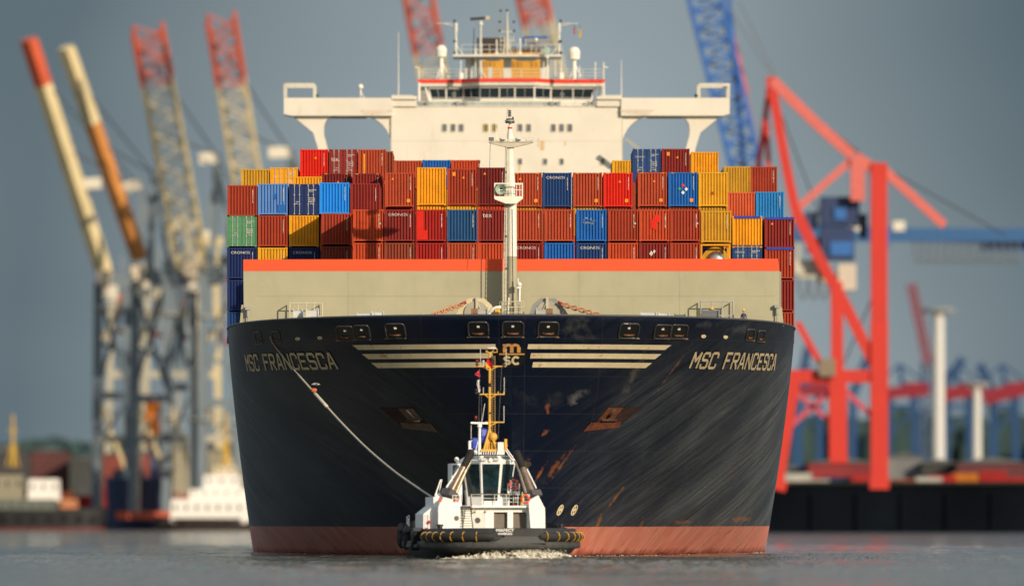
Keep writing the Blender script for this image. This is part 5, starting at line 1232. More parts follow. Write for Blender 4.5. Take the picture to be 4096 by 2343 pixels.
# wheelhouse : tapering octagon, wider at the top
yw0 = -4.6
xc = tl(634, 1000, yw0)[0]
zb_, zm_, zt_, zr_ = tl(622, 1030, yw0)[1], tl(622, 975, yw0)[1], tl(622, 765, yw0)[1], tl(622, 722, yw0)[1]
def oct_(wx_, wy, z, cxo=0., ch=.60):
    return [Vector((xc+cxo+sx*wx_*a, yw0+2.6+sy*wy*b_, z)) for sx, sy, a, b_ in ((-1,-1,1-ch*1.0,1),(1,-1,1-ch,1),(1,-1,1,1-ch),(1,1,1,1-ch),(1,1,1-ch,1),(-1,1,1-ch,1),(-1,1,1,1-ch),(-1,-1,1,1-ch))]
w_b, w_t = 1.62, 2.02
ringsW = [oct_(w_b*.98, 2.25, zb_), oct_(w_b, 2.3, zm_), oct_(w_t, 2.85, zt_), oct_(w_t+.04, 2.9, zt_+.18), oct_(1.55, 2.2, zr_+.0)]
mb = MB(); vs = [v for r_ in ringsW for v in r_]; mb.add(vs, [(j*8+i, j*8+(i+1) % 8, (j+1)*8+(i+1) % 8, (j+1)*8+i) for j in range(4) for i in range(8)]+[tuple(range(32, 40))])
whs = tb('wheelhouse', mb, tw)
def wpane(i, fa, fb, z0, z1, nm='window', lvl=1, mat=glass, off=.04):
    A, B_, C, D = ringsW[lvl][i], ringsW[lvl][(i+1) % 8], ringsW[lvl+1][(i+1) % 8], ringsW[lvl+1][i]
    n = (B_-A).cross(D-A).normalized(); ctr = (A+B_+C+D)/4
    if n.dot(ctr-Vector((xc, yw0+2.6, ctr.z))) < 0: n = -n
    def q(f, t): return A.lerp(B_, f).lerp(D.lerp(C, f), t)
    vs = [q(fa, z0)+n*off, q(fb, z0)+n*off, q(fb, z1)+n*off, q(fa, z1)+n*off]; vs += [v-n*(off-.005) for v in vs]
    return tb(nm, MB().add(vs, [(0, 1, 2, 3), (7, 6, 5, 4), (0, 4, 5, 1), (1, 5, 6, 2), (2, 6, 7, 3), (3, 7, 4, 0)]), mat, False, whs)
tg = M('tug_window_glass', (.008, .024, .030), .10, var=.7, scale=2.5, spec=.3)
wpane(0, .08, .92, -.22, .96, mat=tg); wpane(7, .10, .92, .02, .96, mat=tg); wpane(1, .08, .90, .02, .96, mat=tg); wpane(6, .15, .85, .2, .95, mat=tg); wpane(2, .1, .9, .2, .95, mat=tg)
for i in (7, 0, 1): wpane(i, .12, .88, .2, .85, 'roof_window', 3, M('roof_glass_green', (.09, .13, .12), .15))
mb = MB()
for q in (590, 667): a = T3(q, 745, yw0-.5); mb.box(a.x-.2, a.x+.2, a.y, a.y+.3, a.z-.1, a.z+.1)
tb('floodlight', mb, M('lamp_grey_white', (.55, .56, .55), .3), False, whs)
mb = MB(); a = T3(632, 745, yw0-.2); mb.cyl(a+Vector((0, -.25, -.05)), a+Vector((0, .3, .12)), .17, .05, n=12); mb.sph(T3(770, 748, yw0+.8), .13); mb.sph(T3(424, 745, yw0+1.2), .18); mb.cyl(T3(424, 752, yw0+1.2), T3(430, 770, yw0+1.2), .1); tb('searchlight', mb, tw, 35, whs)
# left side annex with blue windows
mb = MB(); tbox(mb, 394, 458, 770, 1030, -3.4, -.5); an = tb('side_cabin', mb, tw)
mb = MB(); tbox(mb, 400, 440, 780, 925, -3.43, -3.39); tb('window', mb, M('cabin_glass_blue', (.07, .10, .13), .2), False, an)
# top deck of the wheelhouse
zt0 = zr_
mb = MB()
for q in (508, 520, 532, 545, 560, 680, 690, 700, 708): a = T3(q, 716, yw0+1); b2 = T3(q, 640 if q > 600 or q < 520 else 690, yw0+1); mb.cyl(a, b2, .06)
mb.cyl(T3(503, 632, yw0+1), T3(503, 690, yw0+1), .1)
for q in (632, 680): mb.cyl(T3(505, q, yw0+1), T3(520, q, yw0+1), .03)
for q in range(560, 720, 14): mb.cyl(T3(q, 716, yw0+.6), T3(q+3, 696, yw0+.6), .035)
mb.cyl(T3(730, 680, yw0+1), T3(770, 735, yw0+1), .04); mb.cyl(T3(725, 690, yw0+1), T3(762, 745, yw0+1), .04)
tb('top_rail', mb, tw, False, whs)
mb = MB()
def lump(mb, c, sx, sy, sz, seed):
    rn = random.Random(seed); n, m_ = 14, 8; vs = []
    for j in range(m_+1):
        for i in range(n):
            ph = -math.pi/2+math.pi*j/m_; t = 2*math.pi*i/n; k = 1+rn.uniform(-.12, .12)
            f = lambda v, e: math.copysign(abs(v)**e, v)
            vs.append(Vector(c)+Vector((f(math.cos(t), .5)*f(math.cos(ph), .5)*sx*k, f(math.sin(t), .5)*f(math.cos(ph), .5)*sy*k, f(math.sin(ph), .6)*sz*k)))
    mb.add(vs, [(j*n+i, j*n+(i+1) % n, (j+1)*n+(i+1) % n, (j+1)*n+i) for j in range(m_) for i in range(n)])
lump(mb, T3(536, 652, yw0+2), .36, .5, .48, 1); lump(mb, T3(592, 600, yw0+2.2), .38, .4, .55, 2); tb('blue_cover', mb, M('blue_cover_cloth', (.02, .055, .42), .5, var=.3, scale=6), False, whs)
mb = MB(); mb.cyl(T3(563, 712, yw0+1.5), T3(565, 555, yw0+1.5), .13, .10); mb.sph(T3(565, 541, yw0+1.5), .19); mb.cyl(T3(565, 541, yw0+1.5), T3(565, 524, yw0+1.5), .14); mb.cyl(T3(535, 712, yw0+1.5), T3(560, 615, yw0+1.5), .035); rm = tb('radar_post', mb, tw, 40)
mb = MB(); mb.bar(T3(511, 521, yw0+1.5), T3(615, 524, yw0+1.5), .16, .14); tb('radar_scanner', mb, tw, False, rm)
# yellow mast
ym = M('mast_yellow', (.68, .38, .06), .45, var=.1, rust=.1)
yv = yw0+1.8
mb = MB(); top = T3(625, 560, yv)
for q, dy in ((586, -.6), (664, -.6), (625, .9), (606, -.2)): mb.cyl(T3(q, 690, yv)+Vector((0, dy, 0)), top, .085)
mb.cyl(T3(625, 690, yv), T3(627, 92, yv), .11, .085, n=12)
mb.bar(T3(573, 690, yv-.6), T3(730, 690, yv-.6), .16); mb.bar(T3(725, 690, yv-.6), T3(725, 620, yv-.6), .2); mb.bar(T3(716, 660, yv-.6), T3(736, 660, yv-.6), .12)
for zy_, a_, b_ in ((518, 598, 715), (347, 565, 718), (176, 535, 725)):
    mb.cyl(T3(a_, zy_, yv), T3(b_, zy_, yv), .055)
    mb.cyl(T3((a_+626)/2, zy_, yv), T3(626, zy_+26, yv), .045); mb.cyl(T3((b_+626)/2, zy_, yv), T3(626, zy_+26, yv), .045)
mb.cyl(T3(600, 70, yv), T3(672, 70, yv), .04)
for s_ in (605, 655): mb.cyl(T3(s_, 70, yv), T3(626, 105, yv), .04)
for q in (672, 605): mb.cyl(T3(q, 70, yv), T3(q, 90, yv), .03)
mb.cyl(T3(605, 90, yv), T3(672, 90, yv), .03)
for q in (678, 713): mb.cyl(T3(q, 330, yv), T3(q, 347, yv), .05)
mb.sph(T3(648, 607, yv-.2), .33, 14, 8); mb.box(T3(635, 650, yv).x, T3(665, 650, yv).x, yv-.3, yv+.3, T3(650, 690, yv).z, T3(650, 640, yv).z)
mast = tb('mast', mb, ym, 40)
mb = MB()
for q in (637, 656): mb.cyl(T3(q+4, 690, yv+.2), T3(q+2, 110, yv+.2), .03, n=6)
for k in range(40): z = 118+k*14.3; mb.cyl(T3(640, z, yv+.2), T3(659, z, yv+.2), .018, n=5)
tb('mast_ladder', mb, M('ladder_brown', (.30, .20, .08), .5), False, mast)
mb = MB(); mb.cyl(T3(637, 68, yv), T3(637, 63, yv), .42, .38, n=20); mb.cyl(T3(637, 63, yv), T3(637, 59, yv), .38, .3, n=20); tb('antenna_dish', mb, M('dish_white', (.75, .74, .7), .4), 35, mast)
mb = MB()
for q, z in ((549, 165), (549, 150), (712, 160), (712, 172), (627, 295), (627, 462), (545, 320), (545, 338), (542, 498), (627, 284)): mb.cyl(T3(q, z+6, yv), T3(q, z-6, yv), .11, n=10)
tb('navigation_lamp', mb, M('lamp_dark', (.03, .025, .025), .3), 35, mast)
mb = MB()
for q, z in ((549, 140), (627, 270), (627, 440), (542, 485), (549, 172)): mb.cyl(T3(q, z+5, yv), T3(q, z-5, yv), .09, n=10)
tb('red_lamp', mb, M('lamp_red', (.5, .03, .02), .3), 35, mast)
mb = MB()
for q, z0, z1 in ((570, 176, 70), (728, 176, 70), (716, 347, 243), (714, 520, 418), (588, 347, 305), (513, 640, 530)): mb.cyl(T3(q, z0, yv), T3(q, z1, yv), .028, n=6)
mb.cyl(T3(578, 515, yv), T3(597, 403, yv), .028, n=6); mb.cyl(T3(588, 176, yv), T3(588, 150, yv), .03); mb.sph(T3(588, 146, yv), .1); tb('whip_aerial', mb, M('aerial_white', (.6, .6, .58), .4), False, mast)
mb = MB()
for a_, b_ in (((565, 190), (560, 520)), ((575, 350), (577, 520)), ((700, 178), (678, 620)), ((660, 180), (655, 350))): mb.cyl(T3(*a_, yv), T3(*b_, yv), .012, n=4)
tb('stay_wire', mb, M('wire_grey', (.2, .2, .2), .5), False, mast)
# winch bits, fire monitor on the left casing
mb = MB(); a, b_ = T3(292, 968, -6), T3(326, 868, -6); mb.bar(a, b_, .3, .08); mb.bar(a+Vector((.25, 0, 0)), b_+Vector((.1, 0, 0)), .05); mb.sph(T3(318, 985, -6), .42, 12, 8); tb('winch_head', mb, tw, 35)
mb = MB(); mb.bar(T3(318, 1003, -8.3), T3(330, 978, -8.3), .25); tb('red_marker', mb, M('pale_red', (.55, .12, .10), .5))
mb = MB(); tbox(mb, 772, 805, 975, 1020, yh, yh+.6); tb('deck_locker', mb, M('locker_white', (.7, .66, .58), .5)); mb = MB(); tbox(mb, 775, 800, 1008, 1028, yh-.1, yh+.3); tb('red_hose_reel', mb, M('hose_red', (.25, .03, .02), .5))
mb = MB(); tbox(mb, 160, 212, 1163, 1182, -7, -6); tb('deck_winch_base', mb, dark)
# lifebuoys hung on the rails
lb = M('lifebuoy_orange_red', (.80, .06, .02), .5)
def buoy(q, z, ly, lab, r=.29):
    c = T3(q, z, ly); w_ = frame(TUG) @ c; t = thing('lifebuoy', lab, 'lifebuoy', w_, TH, 'lifebuoys on the tug rails')
    tor = MB().tube([Vector((r*math.cos(k), 0, r*math.sin(k))) for k in [2*math.pi*i/24 for i in range(24)]], r*.29, 10, True).build('ring', lb, t, True, local=True)
    mb = MB()
    for k in range(4):
        a = math.pi/4+k*math.pi/2; d = Vector((math.cos(a), 0, math.sin(a))); e = Vector((-math.sin(a), 0, math.cos(a)))
        mb.tube([d*r+(d*math.cos(j)+Vector((0, 1, 0))*math.sin(j))*r*.31 for j in [2*math.pi*i/12 for i in range(12)]], .03, 5, True)
    mb.build('reflective_band', M('band_silver', (.6, .6, .58), .4), tor, True, local=True)
buoy(775, 897, -4.75, 'highest orange lifebuoy, on the upper rail right of the tug wheelhouse windows', .32)
buoy(416, 981, -5.9, 'left orange lifebuoy half behind the grey exhaust box on the tug', .27); buoy(846, 988, -7.9, 'lower right orange lifebuoy beside the tug exhaust base')
# national flag and pennants
FL = thing('flag', 'black red and gold flag flying on the tug yellow mast', 'flag', frame(TUG) @ T3(645, 188, yv-.15), TH)
p0 = Vector(FL.location)
def fpt(a, c):   # a 0..1 from hoist, c 0..1 from top
    q = T3(644-34*a-8*c*a, 114+20*a+66*c-12*a*c, yv-.2); return frame(TUG) @ (q+Vector((0, -.12*math.sin(6*a+2.5*c), 0)))
mb = MB(); n = 12
fm = [M('flag_black', (.015, .013, .013), .8), M('flag_red', (.55, .012, .012), .8), M('flag_gold', (.70, .40, .02), .8)]
vs = [fpt(i/n, j/n) for j in range(n+1) for i in range(n+1)]
for j in range(n):
    mb.mi = j*3//n
    for i in range(n): pass
mb.v = [tuple(v) for v in vs]
for j in range(n):
    for i in range(n): mb.f.append((j*(n+1)+i, j*(n+1)+i+1, (j+1)*(n+1)+i+1, (j+1)*(n+1)+i)); mb.m.append(min(2, (i+j)*3//(2*n)))
mb.build('flag_cloth', fm, FL, True)
MB().cyl(frame(TUG) @ T3(645, 112, yv-.2), frame(TUG) @ T3(645, 192, yv-.2), .015, n=4).build('halyard', dark, FL)
for zy0, zy1, cm_, lab in ((196, 240, M('pennant_red', (.5, .03, .06), .8), 'small red and white pennant high on the left stay of the tug mast'), (258, 335, M('pennant_white', (.6, .58, .58), .8, var=.3, scale=8), 'long pale house pennant lower on the left stay of the tug mast')):
    mb = MB(); vs = []
    for j in range(9):
        for i in range(5):
            f = j/8; q = T3(566-(30 if zy0 < 200 else 14)*i/4*(1-.5*f if zy0 < 200 else 1)-4*math.sin(f*6), zy0+(zy1-zy0)*f+(6*i if zy0 < 200 else 0)*(1-f), yv-.1)
            vs.append(frame(TUG) @ (q+Vector((0, .08*math.sin(i*1.5+j), 0))))
    mb.add(vs, [(j*5+i, j*5+i+1, (j+1)*5+i+1, (j+1)*5+i) for j in range(8) for i in range(4)])
    t = thing('pennant', lab, 'flag', frame(TUG) @ T3(566, zy1, yv)); mb.build('pennant_cloth', cm_, t, True)
# ---------------------------------------------------------------- tow line
ct = [(672, 838, 754), (677, 850, 753), (693, 873, 751.5), (724, 911, 749.5), (748, 938, 748), (779, 973, 746.5), (799, 995, 745.5), (850, 1051, 743.5), (911, 1112, 740.5), (978, 1169, 735.5), (1036, 1210, 729), (1076, 1236, 722)]
ct = [(u_, v_, min(y_, stem_y(X(u_, y_), Z(v_, y_))-.35)) for u_, v_, y_ in ct]
pts = []
for i in range(len(ct)-1):
    p0, p1, p2, p3 = [P(*ct[min(max(k, 0), len(ct)-1)]) for k in (i-1, i, i+1, i+2)]
    for k in range(6):
        t = k/6; pts.append(.5*((2*p1)+(p2-p0)*t+(2*p0-5*p1+4*p2-p3)*t*t+(3*p1-p0-3*p2+p3)*t**3))
pts.append(P(*ct[-1]))
TR = thing('tow_rope', 'pale tow rope hanging from the ship bow opening down to the tug', 'rope', pts[-1])
n = len(pts); mb = MB().tube(pts, [.05 if i < n*.33 else .08 for i in range(n)], 8); mb.build('rope', M('pale_rope', (.42, .38, .34), .8, var=.3, scale=12), TR, True)
i0 = int(n*.50); mb = MB(); mb.tube(pts[i0-2:i0+6], .13, 8); mb.build('chafe_sleeve', M('sleeve_beige', (.55, .52, .45), .8), TR, True)
mb = MB(); lump(mb, pts[i0-3]+Vector((.05, -.1, .12)), .22, .15, .14, 9); mb.build('orange_whipping', M('orange_whipping', (.6, .14, .05), .7), TR)
# gull
GL = P(783, 956, 744); G = thing('seagull', 'small pale gull flying by the tow rope before the dark hull', 'seagull', GL)
mb = MB()
ps = [(-.28, .0), (-.2, .06), (-.05, .10), (.12, .09), (.22, .06), (.27, .085), (.33, .07), (.39, .05)]
mb.tube([GL+Vector((x, 0, z*.5)) for x, z in ps], [.01, .04, .09, .085, .05, .052, .035, .008], 10); gb = mb.build('body', M('gull_white', (.62, .63, .64), .7), G, True)
for s_ in (-1, 1):
    vs = []
    for j, (dy, dz_, c_) in enumerate(((.05, .0, .20), (.25, .10, .19), (.48, .09, .13), (.72, -.02, .03))):
        for th_ in (.012, -.012):
            vs += [GL+Vector((.1-c_*.3-.02*j*j, s_*dy*.7-.1, .03+dz_+th_)), GL+Vector((.1+c_*.7-.02*j*j, s_*dy*.7-.1, .03+dz_+th_))]
    fs = []
    for j in range(3):
        a = j*4; fs += [(a, a+1, a+5, a+4), (a+2, a+6, a+7, a+3), (a, a+4, a+6, a+2), (a+1, a+3, a+7, a+5)]
    fs += [(0, 2, 3, 1), (12, 13, 15, 14)]
    MB().add(vs, fs).build('wing', M('gull_grey', (.42, .44, .47), .7), G)
MB().cyl(GL+Vector((.385, 0, .028)), GL+Vector((.45, 0, .015)), .012, .003, n=6).build('beak', M('beak_yellow', (.6, .35, .04), .5), G)
# ---------------------------------------------------------------- foam and bow wave
fo = bpy.data.materials.new('foam'); nt, N, L, b = nodes(fo)
nn = N.new('ShaderNodeTexNoise'); nn.inputs['Scale'].default_value = 3.; nn.inputs['Detail'].default_value = 6
ge = N.new('ShaderNodeNewGeometry'); L.new(ge.outputs['Position'], nn.inputs['Vector'])
rp_ = N.new('ShaderNodeValToRGB'); rp_.color_ramp.elements[0].position = .36; rp_.color_ramp.elements[0].color = (.34, .30, .20, 1); rp_.color_ramp.elements[1].position = .52; rp_.color_ramp.elements[1].color = (.92, .90, .80, 1)
L.new(nn.outputs['Fac'], rp_.inputs['Fac']); L.new(rp_.outputs[0], b.inputs['Base Color']); b.inputs['Roughness'].default_value = .7
rn = random.Random(11); mb = MB()
def blob(c, r, sz=.8):
    vs = []; n = 6
    for z, k in ((-.8, .6), (0, 1.), (.8, .55)):
        for i in range(n): t = 2*math.pi*(i+rn.random()*.5)/n; rr_ = r*k*rn.uniform(.65, 1.3); vs.append((c[0]+math.cos(t)*rr_, c[1]+math.sin(t)*rr_, c[2]+z*r*sz*rn.uniform(.7, 1.3)))
    fs = [(j*n+i, j*n+(i+1) % n, (j+1)*n+(i+1) % n, (j+1)*n+i) for j in range(2) for i in range(n)]+[tuple(range(2*n, 3*n))]
    mb.add(vs, fs)
Mt = frame(TUG)
for k in range(7500):
    ph = rn.gauss(279, 17)
    if not 222 < ph < 325: continue
    cen = math.exp(-((ph-279)/16)**2); 
    side2 = .75*math.exp(-((ph-300)/12)**2)
    amp = .16+.62*cen+.26*side2
    out_ = abs(rn.gauss(0, .5))*(.6+amp); p = ring(R(ph), 5.75+out_, 12.9+out_, 0)
    z = max(0, rn.gauss(.15, .6))*amp*math.exp(-out_*.7)*(1+.35*math.sin(ph*1.3)+.25*math.sin(ph*3.1))
    blob(Mt @ Vector((p.x, p.y, z)), rn.uniform(.03, .085) if z < .5 else rn.uniform(.015, .05))
for k in range(900):   # spray
    ph = rn.gauss(276, 4.5); p = ring(R(ph), 5.9, 13.2+rn.random()*.3, 0); blob(Mt @ Vector((p.x, p.y, .35+abs(rn.gauss(0, .36))+.12*math.sin(ph*2.5))), rn.uniform(.012, .035))
for k in range(700):   # along the ship side
    s = rn.random()**.7; sd = rn.choice((-1, -1, 1)); q = hpt(s*.9, 0, sd); 
    blob((q.x+sd*rn.random()*.4, q.y-rn.random()*.6, rn.uniform(0, .05)), rn.uniform(.02, .05))
fm_ = mb.build('bow_wave_foam', fo); tag(fm_, 'white and ochre foam churned up along the tug hull', None, None, 'stuff')
# ---------------------------------------------------------------- people
def person(loc, rz, lab, suit, helmet, pose=0, parent=None):
    """standing figure, continuous skinned body; origin at the feet"""
    V_ = [(0,0,.95),(0,0,1.12),(0,.01,1.32),(0,.01,1.46),(0,-.01,1.55),(0,-.02,1.66),(0,-.02,1.74)]
    Rd = [(.15,.11),(.14,.10),(.17,.11),(.10,.09),(.055,.055),(.085,.095),(.07,.08)]
    E = [(0,1),(1,2),(2,3),(3,4),(4,5),(5,6)]
    def ch(par, pts):
        i = par
        for p, r in pts: V_.append(p); Rd.append(r if isinstance(r, tuple) else (r, r)); E.append((i, len(V_)-1)); i = len(V_)-1
        return i
    for s in (-1, 1):
        ch(0, [((s*.10,0,.88),(.10,.10)),((s*.11,-.02,.50),(.065,.065)),((s*.11,.0,.28),(.06,.06)),((s*.11,.02,.09),(.045,.045)),((s*.12,-.12,.04),(.045,.03))])
        if pose == 0: arm = [((s*.20,.01,1.41),(.065,.065)),((s*.26,-.04,1.14),(.045,.045)),((s*.20,-.26,1.02),(.036,.036)),((s*.17,-.34,1.02),(.03,.022))]
        else: arm = [((s*.20,.01,1.41),(.065,.065)),((s*.27,.02,1.13),(.045,.045)),((s*.26,-.10,.90),(.036,.036)),((s*.25,-.13,.82),(.03,.022))]
        w = ch(2, arm); hx_, hy, hz = V_[w]
        dd = (0, -1, -.2) if pose == 0 else (0, -.25, -1)
        for k, ln in enumerate((.075, .085, .08, .065)):
            off = (k-1.5)*.02; p1 = (hx_+off, hy+dd[1]*.05, hz+dd[2]*.05); p2 = (hx_+off, hy+dd[1]*(.05+ln*.6), hz+dd[2]*(.05+ln*.6)-.008); p3 = (hx_+off, hy+dd[1]*(.05+ln)-.0, hz+dd[2]*(.05+ln)-.025)
            ch(w, [(p1, .010), (p2, .009), (p3, .008)])
        ch(w, [((hx_-s*.04, hy+dd[1]*.02, hz+dd[2]*.02), .011), ((hx_-s*.055, hy+dd[1]*.06, hz+dd[2]*.05), .009)])
    me = bpy.data.meshes.new('body'); me.from_pydata(V_, E, []); o = bpy.data.objects.new('tmp', me); COL.objects.link(o)
    md = o.modifiers.new('s', 'SKIN'); md.use_smooth_shade = True
    for i, r in enumerate(Rd): me.skin_vertices[0].data[i].radius = r
    me.skin_vertices[0].data[0].use_root = True
    o.modifiers.new('u', 'SUBSURF').levels = 1
    bpy.context.view_layer.update(); m2 = bpy.data.meshes.new_from_object(o.evaluated_get(bpy.context.evaluated_depsgraph_get())); bpy.data.objects.remove(o)
    m2.materials.clear(); m2.materials.append(suit); m2.materials.append(M('skin', (.42, .24, .16), .6)); m2.materials.append(M('boots_dark', (.03, .025, .02), .7))
    for p in m2.polygons:
        z = p.center.z; x = abs(p.center.x); hand = x > .13 and ((pose == 0 and p.center.y < -.27) or (pose == 1 and z < .87 and x > .2))
        p.material_index = 1 if (z > 1.5 or hand) else 2 if z < .12 else 0
        p.use_smooth = True
    t = thing('person', lab, 'person', loc, rz); b_ = bpy.data.objects.new('body', m2); COL.objects.link(b_); b_.parent = t
    mb = MB(); mb.sph((0, -.015, 1.72), .135, 16, 8, .9, -.05); mb.cyl((0, -.03, 1.705), (0, -.03, 1.72), .17, .165, n=16); mb.build('helmet', helmet, t, 40, local=True)
    mb = MB(); mb.sph((-.035, -.112, 1.665), .011, 6, 4); mb.sph((.035, -.112, 1.665), .011, 6, 4); mb.build('eyes', M('eye_dark', (.02, .015, .01), .4), t, True, local=True)
    mb = MB(); mb.tube([(0, -.105, 1.66), (0, -.135, 1.63), (0, -.11, 1.62)], [.008, .014, .01], 6); mb.cyl((-.02, -.108, 1.59), (.02, -.108, 1.59), .005, n=5); mb.build('nose_and_mouth', M('skin_shadow', (.35, .18, .12), .6), t, True, local=True)
    return t
hy = M('helmet_yellow', (.80, .50, .02), .35); cov = M('blue_grey_coverall', (.10, .11, .17), .8)
for (u0, v0, rz, lab, ps_) in ((1770, 764, R(55), 'crew member in grey-blue coverall and yellow helmet beside the deck rail, right of the bow', 0), (1849, 767, R(-40), 'crew member in grey-blue coverall and yellow helmet just right of the deck rail frame', 1), (1240, 771, R(20), 'crew member mostly hidden at the mast foot, only a yellow helmet showing', 1)):
    Yp = 750.5 if u0 > 1700 else 744.5; zt = Z(v0, Yp); person((X(u0, Yp), Yp, zt-1.84), rz, lab, cov, hy, ps_)
mb = MB(); c = T3(826, 985, yh-.6); mb.cyl(c-Vector((0, 0, .45)), c+Vector((0, 0, .2)), .14, .12, n=12); sf = tb('smoke_float', mb, M('float_yellow', (.78, .62, .08), .5), 40)
mb = MB(); mb.cyl(c+Vector((0, 0, .2)), c+Vector((0, 0, .5)), .07, .05, n=10); tb('float_cap', mb, M('float_green', (.35, .5, .05), .5), 40, sf)
# ================================================================ far shore
def Q(u, v, Y, dy=0.): return P(u, v, Y)+Vector((0, dy, 0))
haz = lambda c, k=.0: tuple(c)
crA = M('crane_cream', (.62, .52, .30), .6, var=.12, scale=.12); crB = M('crane_orange', (.58, .24, .06), .6, var=.2, scale=.1); crR = M('crane_tip_red', (.52, .09, .035), .6, var=.1, scale=.15)
crG = M('crane_leg_slate', (.15, .195, .235), .6, var=.15, scale=.1); crL = M('crane_leg_pale', (.42, .40, .32), .6, var=.1, scale=.1); crRed = M('crane_red', (.55, .022, .010), .55, var=.08, scale=.1); crBl = M('crane_blue', (.02, .12, .42), .5, var=.15, scale=.1); crNv = M('crane_navy_house', (.012, .035, .12), .5, var=.1, scale=.1)
crW = M('crane_white', (.70, .66, .56), .5)
EACH6 = ('cable_loop', 'trolley_girder', 'pale_brace', 'walkway', 'stay', 'cable', 'cross_beam', 'bogie', 'window', 'door', 'brace', 'leg', 'boom_strut', 'boom', 'boom_tip', 'machinery_house', 'trolley_cabin', 'blue_panel')
def part(name, mb, mat, root): return (mb.each if name in EACH6 and len(mb.st) <= 24 else mb.build)(name, mat, root)
def gantry(label, Y, boom, kind, w_, apex, legs, tipfrac=.16, bcol=crA, strut=None, zbase=1185, hb=690, extra=None):
    """ship-to-shore crane with its boom luffed up; boom = (u,v) hinge, (u,v) tip"""
    (ua, va), (ub, vb) = boom; base = P(legs[0], zbase, Y); root = thing('gantry_crane', label, 'crane', (base.x, Y, 3.), 0, 'port cranes with raised booms')
    a, b_ = P(ua, va, Y), P(ub, vb, Y-20); m_ = a.lerp(b_, 1-tipfrac)
    if kind == 'box':
        part('boom', MB().bar(a, m_, w_, w_).bar(a+Vector((0, 9, 0)), m_+Vector((0, 9, 0)), w_, w_), bcol, root); part('boom_tip', MB().bar(m_, b_, w_*1.02, w_).bar(m_+Vector((0, 9, 0)), b_+Vector((0, 9, 0)), w_, w_), crR if bcol is crA else crA, root)
    else:
        part('boom', MB().lattice(a, m_, w_, 6, 12, .24), bcol, root); part('boom_tip', MB().lattice(m_, b_, w_, 6, 4, .30), crR, root)
    ap = P(*apex, Y)
    mb = MB(); mb.bar(ap, P(apex[0]-12, hb, Y), 1.4); mb.bar(ap, P(apex[0]+45, hb, Y), 1.2); mb.bar(ap+Vector((0, 18, 0)), P(apex[0]-12, hb, Y+18), 1.4); mb.bar(ap, ap+Vector((0, 18, 0)), 1.2); part('apex_frame', mb, crG, root)
    mb = MB(); mb.cyl(ap, a.lerp(b_, .55), .18, n=5); mb.cyl(ap, a.lerp(b_, .85), .18, n=5); mb.cyl(ap, P(apex[0]+150, hb-5, Y), .2, n=5); part('stay', mb, dark, root)
    mb = MB(); z1 = Z(hb, Y)
    mb.bar(P(ua-10, hb, Y), P(max(legs)+130, hb, Y), 3.0, 3.5); mb.bar(P(ua-10, hb, Y+18), P(max(legs)+130, hb, Y+18), 3., 3.5); part('trolley_girder', mb, crG, root)
    for l in legs:
        for dy in (0, 18): part('leg', MB().bar(P(l+(6 if l < sum(legs)/len(legs) else -4), hb, Y+dy), Vector((X(l, Y), Y+dy, 3.)), 2.0, 1.6), crG if dy == 0 else crL, root)
    mb = MB(); l0, l1 = min(legs), max(legs)
    k_ = (l0*7) % 90; mb.bar(P(l0, 960+k_*.5, Y), P(l1, 960+k_*.5, Y), 1.3, 1.8); mb.bar(P(l0, 800+k_, Y), P(l1, 840+k_, Y), .8, .9); mb.bar(P(l0, 1120, Y), P(l1, 960+k_*.5, Y), .7)
    mb.bar(P(l0, 980, Y), P(l1, hb, Y), 1.0); mb.bar(P(l1, 980, Y), P(l0, hb, Y), 1.0); part('cross_beam', mb, crG, root)
    mb = MB(); c = P(ua-2, hb-12, Y-4); mb.box(c.x-1.7, c.x+1.5, c.y-1.2, c.y+2, c.z-2., c.z+1.6); part('highlight_box', mb, M('highlight_pale', (.66, .56, .42), .6), root)  # pale box added at the hinge to stand for a blurred highlight
    # stair tower, walkways and hanging spreader
    st_ = P(max(legs)+18, hb, Y+4); part('stair_tower', MB().lattice(Vector((st_.x, st_.y, 3)), st_, 2.2, 2.2, 12, .16), crL, root)
    mb = MB()
    for v_ in (745+legs[0]*.08, 1010+legs[0]*.06): mb.bar(P(min(legs), v_, Y-2), P(max(legs)+20, v_+6, Y-2), .5, .3)
    mb.bar(P(min(legs)-4, 1090, Y), P(max(legs)+4, 1090, Y), 1.2, 1.6); part('walkway', mb, crL, root)
    sx_ = (legs[0]*.35+legs[1]*.65); mb = MB(); mb.bar(P(sx_-16, 800+legs[0]*.1, Y+9), P(sx_+16, 800+legs[0]*.1, Y+9), 1.2, 1.); mb.bar(P(sx_, hb, Y+9), P(sx_, 800+legs[0]*.1, Y+9), .35); part('spreader', mb, crR, root)
    mb = MB(); mb.bar(P(legs[0]+4, 870, Y+18), P(legs[1]-4, hb+20, Y+18), .9); mb.bar(P(legs[1]-4, 1180, Y+18), P(legs[0]+4, 980, Y+18), .9); part('pale_brace', mb, crA, root)
    mb = MB(); mb.box(X(ua+60, Y), X(ua+130, Y), Y+2, Y+14, Z(hb-6, Y), Z(hb-46, Y)); part('machinery_house', mb, crL, root)
    mb = MB(); c = P(ua+12, hb+28, Y-2); mb.box(c.x-1.8, c.x+1.8, c.y-1.5, c.y+3, c.z-1.6, c.z+1.8); part('cabin', mb, crW, root)
    if strut:
        mb = MB()
        for s0, s1 in strut: mb.bar(P(*s0, Y-3), P(*s1, Y-3), 2.6)
        part('boom_strut', mb, crW, root)
    mb = MB()
    for l in legs: mb.box(X(l, Y)-4, X(l, Y)+4, Y-1.5, Y+19.5, 2.6, 4.4)
    part('bogie', mb, crR, root)
    return root
